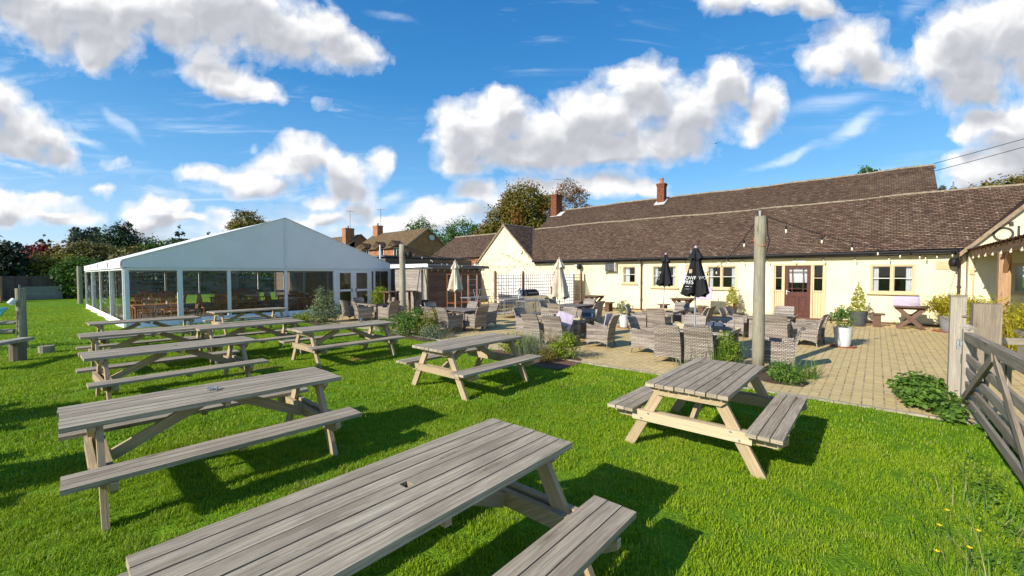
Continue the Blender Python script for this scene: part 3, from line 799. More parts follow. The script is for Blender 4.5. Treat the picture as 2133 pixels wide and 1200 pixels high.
m.tube([(EX - .03, 14.6, 2.415), (EX - .03, -2.1, 2.39)], .052, 10)
for i in range(17): m.box((EX + .02, 14.2 - i, 2.40), (.07, .03, .1))
P_(m, 'gutter', 'black')
for yy in (8.32, -1.93):
    m = MB(); m.tube([(EX - .03, yy, 2.38), (EX - .03, yy, 2.33), (XW - .05, yy, 2.2), (XW - .05, yy, .03)], .036, 10)
    for zz in (.5, 1.3, 2.1): m.box((XW - .045, yy, zz), (.09, .10, .03))
    P_(m, 'downpipe', 'pipe')
for (ya, yb, za, zb) in ((6.02, 6.34, 1.80, 2.12), (-1.75, -1.42, 1.83, 2.10)):
    m = MB(); m.box((XW - .012, (ya + yb) / 2, (za + zb) / 2), (.022, yb - ya, zb - za))
    for i in range(9): m.box((XW - .026, ya + .03 + (yb - ya - .06) * i / 8, (za + zb) / 2), (.012, .012, zb - za - .04))
    P_(m, 'louvre_vent', 'frame_tan')
m = MB(); m.box((XW - .03, 11.9, 2.16), (.07, .2, .1)); P_(m, 'junction_box', 'frame_white')
m = MB(); m.box((XW - .02, 8.72, 1.05), (.05, .07, .05)); P_(m, 'socket_box', 'frame_white')
m = MB(); m.box((XW - .02, 6.3, .03), (.05, 16.6, .08)); P_(m, 'plinth', 'bark_chip')
m = MB(); m.tube([(18.75, 6.05, 2.42), (18.75, 6.05, 2.72)], .035, 8); m.tube([(18.75, 6.05, 2.72), (18.75, 6.05, 2.73)], .05, 8); P_(m, 'vent_pipe', 'steel')
m = MB(); m.tube([(21.6, -2.0, 4.62), (21.6, -2.0, 4.95)], .02, 6); P_(m, 'vent_stub', 'mortar')

# right wing: gable facing the patio behind the veranda
WX = 18.62
m = MB()
holes = [(-4.1, -2.95, 1.12, 2.0)]
wall_x(m, WX, -6.4, -2.1, -.02, 2.42, holes)
m.face([(WX, -2.1, 2.42), (WX, -6.4, 2.42), (WX, -4.25, 4.75)], [(2.1, 2.42), (6.4, 2.42), (4.25, 4.75)])
m.quad((WX, -2.1, -.02), (WX, -2.1, 2.42), (WX + .5, -2.1, 2.42), (WX + .5, -2.1, -.02))
P_(m, 'right_wing_wall', 'cream')
window(-4.1, -2.95, 1.12, 2.0, 2, WX, True)
m = MB()
tiled(m, (WX - .15, -1.95, 2.38), (24, -1.95, 2.38), (WX - .15, -4.25, 4.88), (24, -4.25, 4.88))
tiled(m, (24, -6.55, 2.38), (WX - .15, -6.55, 2.38), (24, -4.25, 4.88), (WX - .15, -4.25, 4.88))
P_(m, 'right_wing_roof', 'roof')
m = MB()
for s in (-1, 1):
    m.prism([(WX - .15, -4.25 + s * 2.36, 2.20), (WX - .15, -4.25, 4.74), (WX - .15, -4.25, 4.885), (WX - .15, -4.25 + s * 2.36, 2.34)], (0, 0, 0), (.05, 0, 0))
P_(m, 'bargeboard', 'verge')
def text_mesh(name, s, size, mat, parent, mtx, extr=.01, bold=0., align='CENTER'):
    cu = bpy.data.curves.new(name + '_c', 'FONT'); cu.body = s; cu.size = size; cu.extrude = extr; cu.offset = bold; cu.align_x = align; cu.align_y = 'CENTER'
    t = bpy.data.objects.new(name + '_t', cu); COL.objects.link(t)
    dg = bpy.context.evaluated_depsgraph_get(); me = bpy.data.meshes.new_from_object(t.evaluated_get(dg))
    bpy.data.objects.remove(t); bpy.data.curves.remove(cu)
    me.materials.clear(); me.materials.append(M[mat]); me.transform(mtx); me.name = name
    o = bpy.data.objects.new(name, me); COL.objects.link(o); o.parent = parent
    return o
RW = Matrix(((0, 0, -1, 0), (-1, 0, 0, 0), (0, 1, 0, 0), (0, 0, 0, 1)))  # text facing -x
m = MB(); K = 40
for k in range(K):
    a0, a1 = 2 * pi * k / K, 2 * pi * (k + 1) / K
    for (ra, rb, xx) in ((.155, .205, WX - .03),):
        pt = lambda r, a: (xx, -2.76 + r * 1.02 * cos(a), 2.84 + r * sin(a))
        m.hexa([pt(ra, a0), (WX - .012,) + pt(ra, a0)[1:], pt(rb, a0), (WX - .012,) + pt(rb, a0)[1:], pt(ra, a1), (WX - .012,) + pt(ra, a1)[1:], pt(rb, a1), (WX - .012,) + pt(rb, a1)[1:]])
m.box((WX - .021, -3.05, 2.86), (.02, .05, .40)); m.box((WX - .021, -3.16, 2.68), (.02, .2, .05))
P_(m, 'sign_letters', 'letter')
m = MB(); m.box((WX - .05, -2.9, 3.14), (.1, .08, .08)); P_(m, 'wall_lamp', 'letter')
m = MB(); m.tube([(WX - .02, -2.2, 0.02), (WX - .02, -2.2, 2.2)], .02, 6); m.box((WX - .03, -2.17, 1.75), (.05, .1, .16)); P_(m, 'conduit', 'frame_tan')

# veranda in front of the right wing
ver = thing('veranda', 'oak framed veranda with lean-to roof in front of the right wing of the pub', 'veranda', (14.6, -2.2, 0))
def VP(m, name, mat): o = m.build(name, mat, ver); o.location = (-14.6, 2.2, 0); return o
for X in (14.6, 11.2):
    m = MB(); m.box((X, -2.2, 1.12), (.19, .19, 2.24), ax=2); VP(m, 'post', 'oak')
    for s in (-1, 1):
        m = MB(); m.beam((X + s * .05, -2.2, 1.75), (X + s * .5, -2.2, 2.2), .07, .12); VP(m, 'brace', 'oak')
m = MB(); m.box((14.6, -2.2, 2.28), (8.0, .17, .19)); VP(m, 'beam', 'oak')
m = MB(); m.box((14.6, -5.9, 2.33), (8.0, .17, .19)); VP(m, 'beam', 'oak')
for i in range(14):
    m = MB(); X = 10.9 + i * .58; m.beam((X, -2.09, 2.36), (X, -6.1, 2.38), .05, .08); VP(m, 'rafter', 'oak')
m = MB(); K = 120
for k in range(K):
    xa, xb = 10.55 + 8.05 * k / K, 10.55 + 8.05 * (k + 1) / K; za = 2.42 + .016 * sin(k * 1.25); zb = 2.42 + .016 * sin((k + 1) * 1.25)
    m.quad((xa, -2.03, za), (xb, -2.03, zb), (xb, -6.2, zb + .02), (xa, -6.2, za + .02))
VP(m, 'roof_sheet', 'brown_wood')
for i in range(8):
    m = MB(); m.tube([(11.6 + i * .9, -2.13, 2.26), (11.6 + i * .9, -2.10, 2.18)], .012, 6); m.lathe((11.6 + i * .9, -2.10, 2.125), [(.001, 0), (.018, .012), (.024, .03), (.016, .052), (.001, .054)], 8); VP(m, 'light_bulb', 'bulb')

# chimney helper and rear building
def chimney(x, y, z0, z1, w, d, parent, loc, pots=1, mat='brick', off=(0, 0)):
    m = MB()
    def bx(cx, cy, za, zb, w_, d_):
        P = [(cx + sx * w_ / 2, cy + sy * d_ / 2) for sx, sy in ((-1, -1), (1, -1), (1, 1), (-1, 1))]
        for i in range(4):
            a, b = P[i], P[(i + 1) % 4]; m.quad((*a, za), (*b, za), (*b, zb), (*a, zb))
        m.face([(*p, zb) for p in P]); m.face([(*p, za) for p in P[::-1]])
    bx(x, y, z0, z1 - .2, w, d); bx(x, y, z1 - .2, z1 - .1, w + .04, d + .04); bx(x, y, z1 - .1, z1, w + .08, d + .08)
    c = m.build('chimney', mat, parent, loc=loc)
    f = MB(); f.lathe((x, y, z1), [(.16, 0), (.13, .03), (.11, .1), (.10, .28), (.13, .3), (.12, .34), (.09, .34), (.085, .3)], 12)
    f.build('chimney_pot', 'terracotta', c)
    return c
rear = thing('rear_building', 'taller rear building whose brown tiled roof rises behind the long pub roof', 'building', (27, 8, 0))
RL = (-27, -8, 0)
m = MB(); tiled(m, (22.9, 18.8, 4.0), (22.9, -1.85, 4.0), (27, 18.8, 6.57), (27, -1.85, 6.57), seg=34); m.quad((27, 18.8, 6.57), (27, -1.85, 6.57), (31.1, -1.85, 4.0), (31.1, 18.8, 4.0))
rr = m.build('roof', 'roof', rear, loc=RL)
m = MB(); m.prism([(23.1, 18.6, 0), (30.9, 18.6, 0), (30.9, 18.6, 4.05), (27, 18.6, 6.5), (23.1, 18.6, 4.05)], (0, 0, 0), (0, -20.2, 0)); m.build('wall', 'cream', rear, loc=RL)
m = MB(); ridge(m, (27, 18.8, 6.55), (27, -1.85, 6.55), .08, True); m.build('ridge_tiles', 'mortar', rear, loc=RL)
chimney(26.55, 18.5, 5.9, 7.72, .75, .5, rear, RL, mat='brick_dark')
m = MB(); m.beam((26.15, 18.3, 6.06), (26.7, 18.3, 6.42), 1.0, .03); m.build('flashing', 'lead', rear, loc=RL)
chimney(26.55, 10.4, 6.2, 7.42, .42, .46, rear, RL, mat='brick_dark')
m = MB(); m.beam((26.1, 10.4, 6.05), (26.85, 10.4, 6.52), .66, .04); m.build('flashing', 'lead', rear, loc=RL)
m = MB(); m.box((26.93, -1.9, 6.5), (.25, .06, .12)); m.build('ridge_end', 'mortar', rear, loc=RL)
aer = thing('tv_aerial', 'thin rooftop television aerial above the left chimney of the rear roof', 'aerial', (26.9, 18.0, 6.5))
m = MB(); m.tube([(0, 0, 0), (0, 0, 2.42)], .02, 6); m.tube([(-.35, .75, 2.45), (.3, -.75, 2.25)], .014, 6)
for k in range(7):
    t = k / 6; p = Vector((-.35, .75, 2.45)).lerp(Vector((.3, -.75, 2.25)), t); m.tube([p + Vector((.1, .05, .0)), p - Vector((.1, .05, 0))], .008, 4)
m.build('mast', 'grey_metal', aer)

# outbuilding roof further left
outb = thing('outbuilding', 'dark tiled outbuilding between the cream gable and the brick house', 'outbuilding', (22, 22.5, 0))
OL_ = (-22, -22.5, 0)
m = MB(); tiled(m, (19.5, 25.1, 2.85), (19.5, 19.5, 2.85), (22.2, 25.1, 4.62), (22.2, 19.5, 4.62)); m.quad((22.2, 25.1, 4.62), (22.2, 19.5, 4.62), (25, 19.5, 2.8), (25, 25.1, 2.8)); m.build('roof', 'roof', outb, loc=OL_)
m = MB(); m.prism([(19.7, 25, 0), (24.8, 25, 0), (24.8, 25, 2.9), (22.2, 25, 4.55), (19.7, 25, 2.9)], (0, 0, 0), (0, -5.4, 0)); m.build('wall', 'brick', outb, loc=OL_)
m = MB(); ridge(m, (22.2, 25.1, 4.6), (22.2, 19.5, 4.6), .08); m.build('ridge_tiles', 'mortar', outb, loc=OL_)

# brick houses
def house(name, label, x0, x1, y0, y1, ze, zr, chim, dish=False, mat='roof_far'):
    t = thing(name, label, 'house', ((x0 + x1) / 2, y0, 0)); L = (-(x0 + x1) / 2, -y0, 0); xm = (x0 + x1) / 2
    m = MB()
    m.face([(x0, y0, 0), (x1, y0, 0), (x1, y0, ze), (xm, y0, zr), (x0, y0, ze)], [(0, 0), (x1 - x0, 0), (x1 - x0, ze), (xm - x0, zr), (0, ze)])
    m.face([(x0, y1, 0), (x0, y1, ze), (xm, y1, zr), (x1, y1, ze), (x1, y1, 0)])
    m.quad((x0, y1, 0), (x0, y0, 0), (x0, y0, ze), (x0, y1, ze)); m.quad((x1, y0, 0), (x1, y1, 0), (x1, y1, ze), (x1, y0, ze))
    m.build('wall', 'brick', t, loc=L)
    s = (zr - ze) / (xm - x0); o = .35
    m = MB(); tiled(m, (x0 - o, y1 + .2, ze - s * o), (x0 - o, y0 - .25, ze - s * o), (xm, y1 + .2, zr + .05), (xm, y0 - .25, zr + .05)); tiled(m, (x1 + o, y0 - .25, ze - s * o), (x1 + o, y1 + .2, ze - s * o), (xm, y0 - .25, zr + .05), (xm, y1 + .2, zr + .05))
    m.build('roof', mat, t, loc=L)
    m = MB(); m.prism([(x0 - o, y0 - .26, ze - s * o - .16), (xm, y0 - .26, zr - .13), (xm, y0 - .26, zr + .04), (x0 - o, y0 - .26, ze - s * o)], (0, 0, 0), (0, .05, 0)); m.prism([(x1 + o, y0 - .26, ze - s * o - .16), (xm, y0 - .26, zr - .13), (xm, y0 - .26, zr + .04), (x1 + o, y0 - .26, ze - s * o)], (0, 0, 0), (0, .05, 0)); m.build('bargeboard', 'verge', t, loc=L)
    for (cx, cy, za, zb, w, dd) in chim: chimney(cx, cy, za, zb, w, dd, t, L)
    k = max(1, int((y1 - y0) / 3.3))
    for i in range(k):
        yc = y0 + 1.6 + i * 3.2; zc = ze - .75
        f = MB(); f.box((x0 - .02, yc, zc), (.08, 1.15, 1.1)); f = f.build('window', 'white_paint', t, loc=L)
        g_ = MB(); g_.box((x0 - .065, yc - .27, zc), (.02, .46, .94)); g_.box((x0 - .065, yc + .27, zc), (.02, .46, .94)); g_.build('pane', 'glass_top', f)
        dm = MB(); dm.face([(x0 - .7, yc - .9, ze + .02), (x0 - .7, yc + .9, ze + .02), (x0 - .7, yc, ze + .55)]); dm.face([(x0 - .7, yc - .9, ze), (x0 - .7, yc, ze + .6), (x0 + .55, yc, ze + .6), (x0 - .2, yc - .9, ze)]); dm.face([(x0 - .7, yc + .9, ze), (x0 - .2, yc + .9, ze), (x0 + .55, yc, ze + .6), (x0 - .7, yc, ze + .6)])
        dm.build('dormer_roof', mat, t, loc=L)
    if dish:
        dd = MB(); dd.lathe((0, 0, 0), [(.001, -.06), (.15, -.045), (.29, 0), (.30, .01), (.28, .0)], 16)
        o_ = dd.build('satellite_dish', 'dish', t); o_.location = (.45, -.3, zr - 1.05); o_.rotation_euler = (radians(80), 0, radians(-20)); o_.scale = (1.1, 1.1, 1.1)
    return t
house('brick_house', 'orange brick house with ochre tiled roof and a satellite dish on its gable', 27.57, 33.6, 39.5, 50.5, 4.95, 7.05, [(30.4, 49.6, 6.2, 8.1, .8, 1.1)], True)
house('brick_house', 'second brick house half hidden behind the marquee roof, its chimney left of the other', 29.0, 34.6, 56.5, 66, 5.3, 7.5, [(30.2, 57.0, 5.0, 8.3, 1.3, 1.0)])
for (x, y, z, h) in ((30.3, 56.6, 8.2, 2.6), (30.6, 49.2, 8.0, 2.3)):
    a = thing('tv_aerial', 'slender aerial mast above the %s brick chimney' % ('left' if y > 55 else 'right'), 'aerial', (x, y, z), 0, 'aerials above the brick houses')
    m = MB(); m.tube([(0, 0, 0), (0, 0, h)], .03, 6); m.tube([(-.4, .3, h - .1), (.4, -.3, h - .1)], .02, 5)
    for k in range(5): m.tube([(-.4 + .2 * k - .1, .3 - .15 * k - .14, h - .1), (-.4 + .2 * k + .1, .3 - .15 * k + .14, h - .1)], .015, 4)
    m.build('mast', 'grey_metal', a)
# ------------------------------------------------------------------ marquee
MX0, MX1, MY0, MY1, ME, MR = 2.08, 11.88, 18.35, 31.5, 2.2, 4.03
MXC = (MX0 + MX1) / 2
mq = thing('marquee', 'large white frame marquee with clear vinyl walls on the lawn', 'marquee', (MXC, MY0, 0))
ML = (-MXC, -MY0, 0)
def Q(m, name, mat, parent=None, **k):
    return m.build(name, mat, parent or mq, loc=(ML if parent is None else None), **k)
# roof canvas: five frames, canvas slightly sagging between
m = MB(); NB = 4; SUB = 6
for side in (0, 1):
    xe = MX0 - .06 if side == 0 else MX1 + .06
    for b in range(NB):
        for k in range(SUB):
            ya = MY0 - .04 + (MY1 - MY0 + .08) * (b + k / SUB) / NB; yb = MY0 - .04 + (MY1 - MY0 + .08) * (b + (k + 1) / SUB) / NB
            sa = .035 * sin(pi * k / SUB); sb = .035 * sin(pi * (k + 1) / SUB)
            for j in range(4):
                t0, t1 = j / 4, (j + 1) / 4
                def pt(t, y, s): return (xe + (MXC - xe) * t, y, ME + (MR - ME) * t - s * sin(pi * min(1, t + .15)) + (.0 if t < 1 else 0))
                m.quad(pt(t0, ya, sa), pt(t0, yb, sb), pt(t1, yb, sb), pt(t1, ya, sa))
Q(m, 'roof_canvas', 'pvc', smooth=False)
m = MB()  # front gable panel with hem
for yy, d in ((MY0 - .045, 1), (MY1 + .045, -1)):
    m = MB(); nx = 24
    for i in range(nx):
        xa, xb = MX0 - .06 + (MX1 - MX0 + .12) * i / nx, MX0 - .06 + (MX1 - MX0 + .12) * (i + 1) / nx
        zt = lambda x: ME - .005 + (MR - ME) * (1 - abs(x - MXC) / ((MX1 - MX0) / 2 + .06))
        w = lambda x: .02 * sin(x * 2.1) * d
        m.quad((xa, yy + w(xa) * .3, 1.97), (xb, yy + w(xb) * .3, 1.97), (xb, yy, zt(xb)), (xa, yy, zt(xa)))
    Q(m, 'gable_canvas', 'pvc')
m = MB(); m.box((MXC, MY0 - .056, 3.0), (.10, .012, 2.0)); m.box((MXC, MY0 - .062, 1.985), (MX1 - MX0 + .1, .02, .03))
for sgn in (-1, 1): m.beam((MXC, MY0 - .05, MR + .012), (MXC + sgn * ((MX1 - MX0) / 2 + .07), MY0 - .05, ME + .012), .06, .03)
Q(m, 'canvas_seam', 'white_paint')
m = MB()  # side valances
for xx in (MX0 - .07, MX1 + .07): m.box((xx, (MY0 + MY1) / 2, 2.085), (.02, MY1 - MY0 + .1, .24))
for xx in (MX0 - .08, MX1 + .08): m.box((xx, (MY0 + MY1) / 2, 1.965), (.03, MY1 - MY0 + .1, .012))
Q(m, 'side_valance', 'pvc')
for b in range(NB + 1):
    y = MY0 + (MY1 - MY0) * b / NB
    m = MB()
    for xx in (MX0 - .085,):
        m.tube([(xx, y + .10, 2.17), (xx, y + .02, 1.96), (xx, y - .02, 1.96), (xx, y - .10, 2.17), (xx, y + .10, 2.17)], .008, 5)
    Q(m, 'tension_strap', 'black')
    for xx in (MX0, MX1):
        m = MB(); m.box((xx, y if 0 < b < NB else y + (.045 if b == 0 else -.045), 1.0), (.11, .09, 2.0)); Q(m, 'leg', 'white_paint')
    if 0 < b < NB:
        for s in (-1, 1):
            m = MB(); m.beam((MXC + s * 4.87, y, 2.08), (MXC, y, MR - .12), .10, .16); Q(m, 'rafter', 'white_paint')
        for xx in (4.9, 9.0):
            pass
for xx in (MX0, MX1):
    m = MB(); m.box((xx, (MY0 + MY1) / 2, 1.93), (.08, MY1 - MY0, .08)); Q(m, 'eaves_rail', 'white_paint')
def vinyl_y(y, x0, x1, z0=.22, z1=1.9, ph=0.):
    m = MB(); K = 8
    for i in range(K):
        a, b = x0 + (x1 - x0) * i / K, x0 + (x1 - x0) * (i + 1) / K; f = lambda x: .012 * sin(x * 5 + ph)
        m.quad((a, y + f(a), z0), (b, y + f(b), z0), (b, y + f(b), z1), (a, y + f(a), z1))
    return m
FP = [2.08, 3.5, 4.97, 6.97, 9.03]
for k, xx in enumerate(FP):
    m = MB(); m.box((xx + (.045 if k == 0 else 0), MY0, .97), (.15 if k in (1,) else .11, .09, 1.94)); Q(m, 'front_post', 'white_paint')
m = MB(); m.box((MXC, MY0 + .003, 1.925), (MX1 - MX0 - .1, .07, .09)); Q(m, 'front_rail', 'white_paint')
for k in range(4):
    a, b = FP[k] + .06, FP[k + 1] - .055
    Q(vinyl_y(MY0 - .01, a, b, .2, 1.88, k), 'clear_panel', 'vinyl')
    m = MB(); K = 10
    for i in range(K):
        xa, xb = a + (b - a) * i / K, a + (b - a) * (i + 1) / K; f = lambda x, z: MY0 - .03 - (.02 + .03 * sin(x * 3.1 + k)) * (1 - z / .22)
        m.quad((xa, f(xa, 0) - .05, .0), (xb, f(xb, 0) - .05, .0), (xb, f(xb, .22), .22), (xa, f(xa, .22), .22))
    Q(m, 'ground_skirt', 'pvc')
# doors
for xx, w in ((9.12, .10), (9.93, .09), (10.78, .13), (11.0, .08), (11.83, .09)):
    m = MB(); m.box((xx, MY0 - .002, .97), (w, .10, 1.94)); Q(m, 'door_post', 'white_paint')
for a, b in ((9.18, 9.88), (9.98, 10.71)):
    m = MB()
    for zz, h in ((.06, .12), (1.0, .09), (1.84, .08)): m.box(((a + b) / 2, MY0 - .02, zz), (b - a, .05, h))
    for xx in (a + .04, b - .04): m.box((xx, MY0 - .022, .95), (.08, .05, 1.88))
    dr = Q(m, 'door', 'white_paint')
    p = MB(); p.quad((a + .08, MY0 - .02, .12), (b - .08, MY0 - .02, .12), (b - .08, MY0 - .02, 1.8), (a + .08, MY0 - .02, 1.8)); p.build('pane', 'pane', dr)
    h = MB(); h.box((b - .05 if a < 9.5 else a + .05, MY0 - .06, 1.0), (.02, .04, .16)); h.build('handle', 'black', dr)
Q(vinyl_y(MY0 - .01, 11.04, 11.79, .02, 1.9), 'clear_panel', 'vinyl')
# side walls
for b in range(2 * NB):
    ya, yb = MY0 + (MY1 - MY0) * b / (2 * NB), MY0 + (MY1 - MY0) * (b + 1) / (2 * NB)
    for xx, sg in ((MX0, -1), (MX1, 1)):
        if sg == 1 and b % 2: pass
        m = MB(); K = 6
        for i in range(K):
            y0_, y1_ = ya + .06 + (yb - ya - .12) * i / K, ya + .06 + (yb - ya - .12) * (i + 1) / K; f = lambda y: xx + .02 * sin(y * 3)
            m.quad((f(y1_), y1_, .2), (f(y0_), y0_, .2), (f(y0_), y0_, 1.9), (f(y1_), y1_, 1.9))
        Q(m, 'clear_panel', 'vinyl')
        m = MB(); K = 5
        for i in range(K):
            y0_, y1_ = ya + (yb - ya) * i / K, ya + (yb - ya) * (i + 1) / K; f = lambda y: xx + sg * (.07 + .03 * sin(y * 2.3))
            m.quad((f(y1_), y1_, 0), (f(y0_), y0_, 0), (xx + sg * .03, y0_, .21), (xx + sg * .03, y1_, .21))
        Q(m, 'ground_skirt', 'pvc')
        if b % 2 and sg == -1:
            m = MB(); y = ya; K = 12
            for i in range(K):
                z0_, z1_ = .02 + 1.9 * i / K, .02 + 1.9 * (i + 1) / K; w = .055; q = lambda z: .03 * sin(z * 4.7 + b) * (1 - z / 2.2)
                m.quad((xx - .04, y + w + q(z0_), z0_), (xx - .05, y - w + q(z0_), z0_), (xx - .05, y - w + q(z1_), z1_), (xx - .04, y + w + q(z1_), z1_))
            Q(m, 'flap_seam', 'pvc')
# back wall
for i in range(6):
    xa = MX0 + (MX1 - MX0) * i / 6; xb = MX0 + (MX1 - MX0) * (i + 1) / 6
    m = MB(); m.box((xa, MY1, .97), (.09, .07, 1.94)); Q(m, 'back_post', 'white_paint')
    Q(vinyl_y(MY1, xa + .05, xb - .05, .12, 1.9, i), 'clear_panel', 'vinyl')
m = MB(); m.box((MXC, MY1, 1.95), (MX1 - MX0, .07, .1)); Q(m, 'back_rail', 'white_paint')
sheet('marquee_floor', [(MX0 + .05, MY0 + .03), (MX1 - .05, MY0 + .03), (MX1 - .05, MY1 - .05), (MX0 + .05, MY1 - .05)], .012, 'floor_mat') if 'floor_mat' in M else None
# furniture inside
def pine_table(loc, label, L=1.5, W=.8, H=.62):
    t = thing('dining_table', label, 'table', loc, 0, 'pine tables inside the marquee')
    m = MB()
    for i in range(6): m.box((0, -W / 2 + W / 12 + i * W / 6, H - .015), (L, W / 6 - .003, .03), ax=0)
    m.build('table_top', 'pine', t)
    m = MB()
    for s in (-1, 1): m.box((0, s * (W / 2 - .07), H - .075), (L - .2, .02, .09)); m.box((s * (L / 2 - .09), 0, H - .075), (.02, W - .16, .09))
    m.build('apron', 'pine', t)
    for sx in (-1, 1):
        for sy in (-1, 1):
            m = MB(); x, y = sx * (L / 2 - .08), sy * (W / 2 - .08)
            m.lathe((x, y, 0), [(.022, 0), (.03, .05), (.022, .1), (.034, .3), (.024, .42), (.036, H - .12), (.036, H - .03)], 10); m.build('leg', 'pine', t)
    return t
def pine_chair(label):
    t = thing('spindle_chair', label, 'chair', (0, 0, 0), 0, 'pine spindle chairs inside the marquee')
    m = MB(); m.box((0, 0, .375), (.38, .36, .03), ax=1); m.build('seat', 'pine', t)
    for sx in (-1, 1):
        for sy in (-1, 1):
            m = MB(); m.tube([(sx * .14, sy * .13, .37), (sx * .185, sy * .175, 0)], [.018, .013], 7); m.build('leg', 'pine', t)
    m = MB()
    for s in (-1, 1): m.tube([(s * .16, -.15, .38), (s * .18, -.24, .82)], .014, 7)
    for k in range(5): m.tube([(-.1 + .05 * k, -.155, .38), (-.11 + .055 * k, -.235, .78)], .009, 6)
    m.beam((-.2, -.24, .80), (.2, -.24, .80), .022, .11, up=(0, -.2, 1)); m.build('backrest', 'pine', t)
    return t
places = [(3.2, 20.3, 'front left corner of the marquee'), (5.9, 20.9, 'behind the second clear panel'), (9.0, 20.2, 'behind the fourth clear panel'), (3.5, 23.9, 'second row at the left wall'),
          (6.6, 24.4, 'middle of the marquee'), (9.6, 24.2, 'second row near the right wall'), (4.4, 28.2, 'back row on the left'), (8.4, 28.4, 'back row on the right')]
pc0 = None; first = True
for i, (x, y, d) in enumerate(places):
    if i == 0: pt0 = pine_table((x, y, 0.013), 'orange pine dining table with potted plants, ' + d)
    else: dup(pt0, (x, y, .013), 0, 'pine dining table standing ' + ('in the ' if d[0] in 'mbs' and not d.startswith('behind') else '') + d)
    for k, (dx, dy, rz) in enumerate(((-.38, -.62, 0), (.38, -.66, .12), (-.36, .62, pi), (.4, .6, pi + .1), (1.02, 0, pi / 2), (-1.02, .05, -pi / 2))):
        if k == 5 and x < 4: continue
        lab = 'pine chair, ' + ('near left side', 'near right side', 'far left side', 'far right side', 'right end', 'left end')[k] + ' of the table ' + d
        if first: pc0 = pine_chair(lab); pc0.location = (x + dx, y + dy, .013); pc0.rotation_euler[2] = rz; first = False
        else: dup(pc0, (x + dx, y + dy, .013), rz, lab)
pl0 = None
for i, (x, y) in enumerate(((2.85, 20.4), (3.15, 20.25), (3.5, 20.4), (5.7, 20.9), (6.2, 20.95), (8.8, 20.25), (6.4, 24.4), (3.5, 24), (9.5, 24.3))):
    lab = 'small potted plant on the marquee table, ' + ['in the front left corner, left of its three', 'in the front left corner, middle of three', 'in the front left corner, right of three', 'behind the second clear panel, left one', 'behind the second clear panel, right one', 'behind the fourth clear panel', 'in the middle of the marquee', 'second row at the left wall', 'second row near the right wall'][i]
    if pl0 is None:
        pl0 = thing('potted_plant', lab, 'plant pot', (x, y, .633), 0, 'small plants on the marquee tables')
        m = MB(); m.lathe((0, 0, 0), [(.001, 0), (.04, 0), (.055, .1), (.05, .1), (.001, .09)], 12); m.build('pot', 'pot_white', pl0)
        leaves_obj('leaves', 'lf_shrub', [(0, 0, .16, .09, .09, .08)], 90, .03, 5, pl0)
    else: dup(pl0, (x, y, .633), i * 1.3, lab)

# dark boundary fence beside the marquee and flat roofed store behind the bar
def board_fence(name, label, a, b, h, mat, bw=.12, gap=.01, rails=True, cat='fence', horiz=False, posts=True, pmat=None):
    a = Vector((*a, 0)); b = Vector((*b, 0)); L = (b - a).length; d = (b - a) / L; t = thing(name, label, cat, tuple(a), atan2(d.y, d.x))
    m = MB()
    if horiz:
        k = int(h / (bw + gap))
        for j in range(k): m.box((L / 2, 0, .04 + bw / 2 + j * (bw + gap)), (L, .022, bw), ax=0)
    else:
        k = int(L / (bw + gap))
        for i in range(k): m.box((i * (bw + gap) + bw / 2, random.uniform(-.004, .004), h / 2 + random.uniform(-.01, .01)), (bw, .02, h), ax=2)
    m.build('boards', mat, t)
    if posts:
        k = max(1, round(L / 1.85))
        for i in range(k + 1):
            m = MB(); m.box((L * i / k, .03, h / 2 + .04), (.1, .11, h + .08), ax=2); m.build('post', pmat or mat, t)
    if not horiz:
        m = MB(); m.box((L / 2, -.03, h - .12), (L, .04, .08), ax=0); m.build('rail', mat, t)
    return t
board_fence('wooden_fence', 'tall dark brown board fence along the right side of the marquee', (12.25, 18.9), (12.25, 34), 2.1, 'boards_dark')
store = thing('store_shed', 'flat roofed dark timber store rising behind the wooden bar', 'shed', (15.4, 20.6, 0))
m = MB()
for j in range(13): m.box((0, 0, .1 + j * .2), (6.2, 2.4, .19), ax=0)
m.build('wall', 'fence_dark', store)
m = MB(); m.box((0, 0, 2.68), (6.5, 2.7, .08)); m.build('roof', 'asphalt_sheet', store)
for (x, y, z0, z1) in ((-2.9, -1.32, 0, 0),): pass
m = MB(); m.tube([(12.0, 19.4, 0), (12.0, 19.4, 3.25)], .035, 8); lp = m.build('lamp_pole', 'white_paint'); tag(lp, 'slim white pole with a cable behind the marquee corner', 'pole')

# wooden bar
bar = thing('wooden_bar', 'timber clad outdoor bar with dark counter front and grey boarded left side', 'bar', (11.5, 14.95, 0))
m = MB()
for j in range(14):
    z = .07 + j * .139
    m.box((1.72, .012 + .004 * (j % 2), z), (3.36, .03, .133), ax=0)
m.build('front_boards', 'boards_dark', bar)
m = MB()
for j in range(16):
    z = .06 + j * .124
    m.box((-.02, 1.18, z), (.03, 2.3, .118), Matrix.Rotation(-.09, 3, 'Y'), ax=1)
m.build('side_boards', 'boards_grey', bar)
m = MB(); m.box((3.4, 1.2, 1.0), (.05, 2.2, 1.95)); m.box((1.7, 2.35, 1.0), (3.4, .05, 1.95)); m.build('back_walls', 'boards_dark', bar)
m = MB(); m.box((0.01, -.01, 1.0), (.10, .12, 2.0), ax=2); m.build('corner_post', 'gate_post', bar)
m = MB(); m.box((1.72, -.03, 1.08), (3.3, .10, .035), ax=0); m.box((1.72, -.01, 1.035), (3.3, .05, .05)); m.build('counter_ledge', 'boards_dark', bar)
m = MB(); m.hexa([(-.14, -.3, 2.05), (-.14, -.3, 2.12), (-.14, 2.5, 2.16), (-.14, 2.5, 2.23), (3.65, -.3, 2.05), (3.65, -.3, 2.12), (3.65, 2.5, 2.16), (3.65, 2.5, 2.23)]); m.build('roof', 'asphalt_sheet', bar)
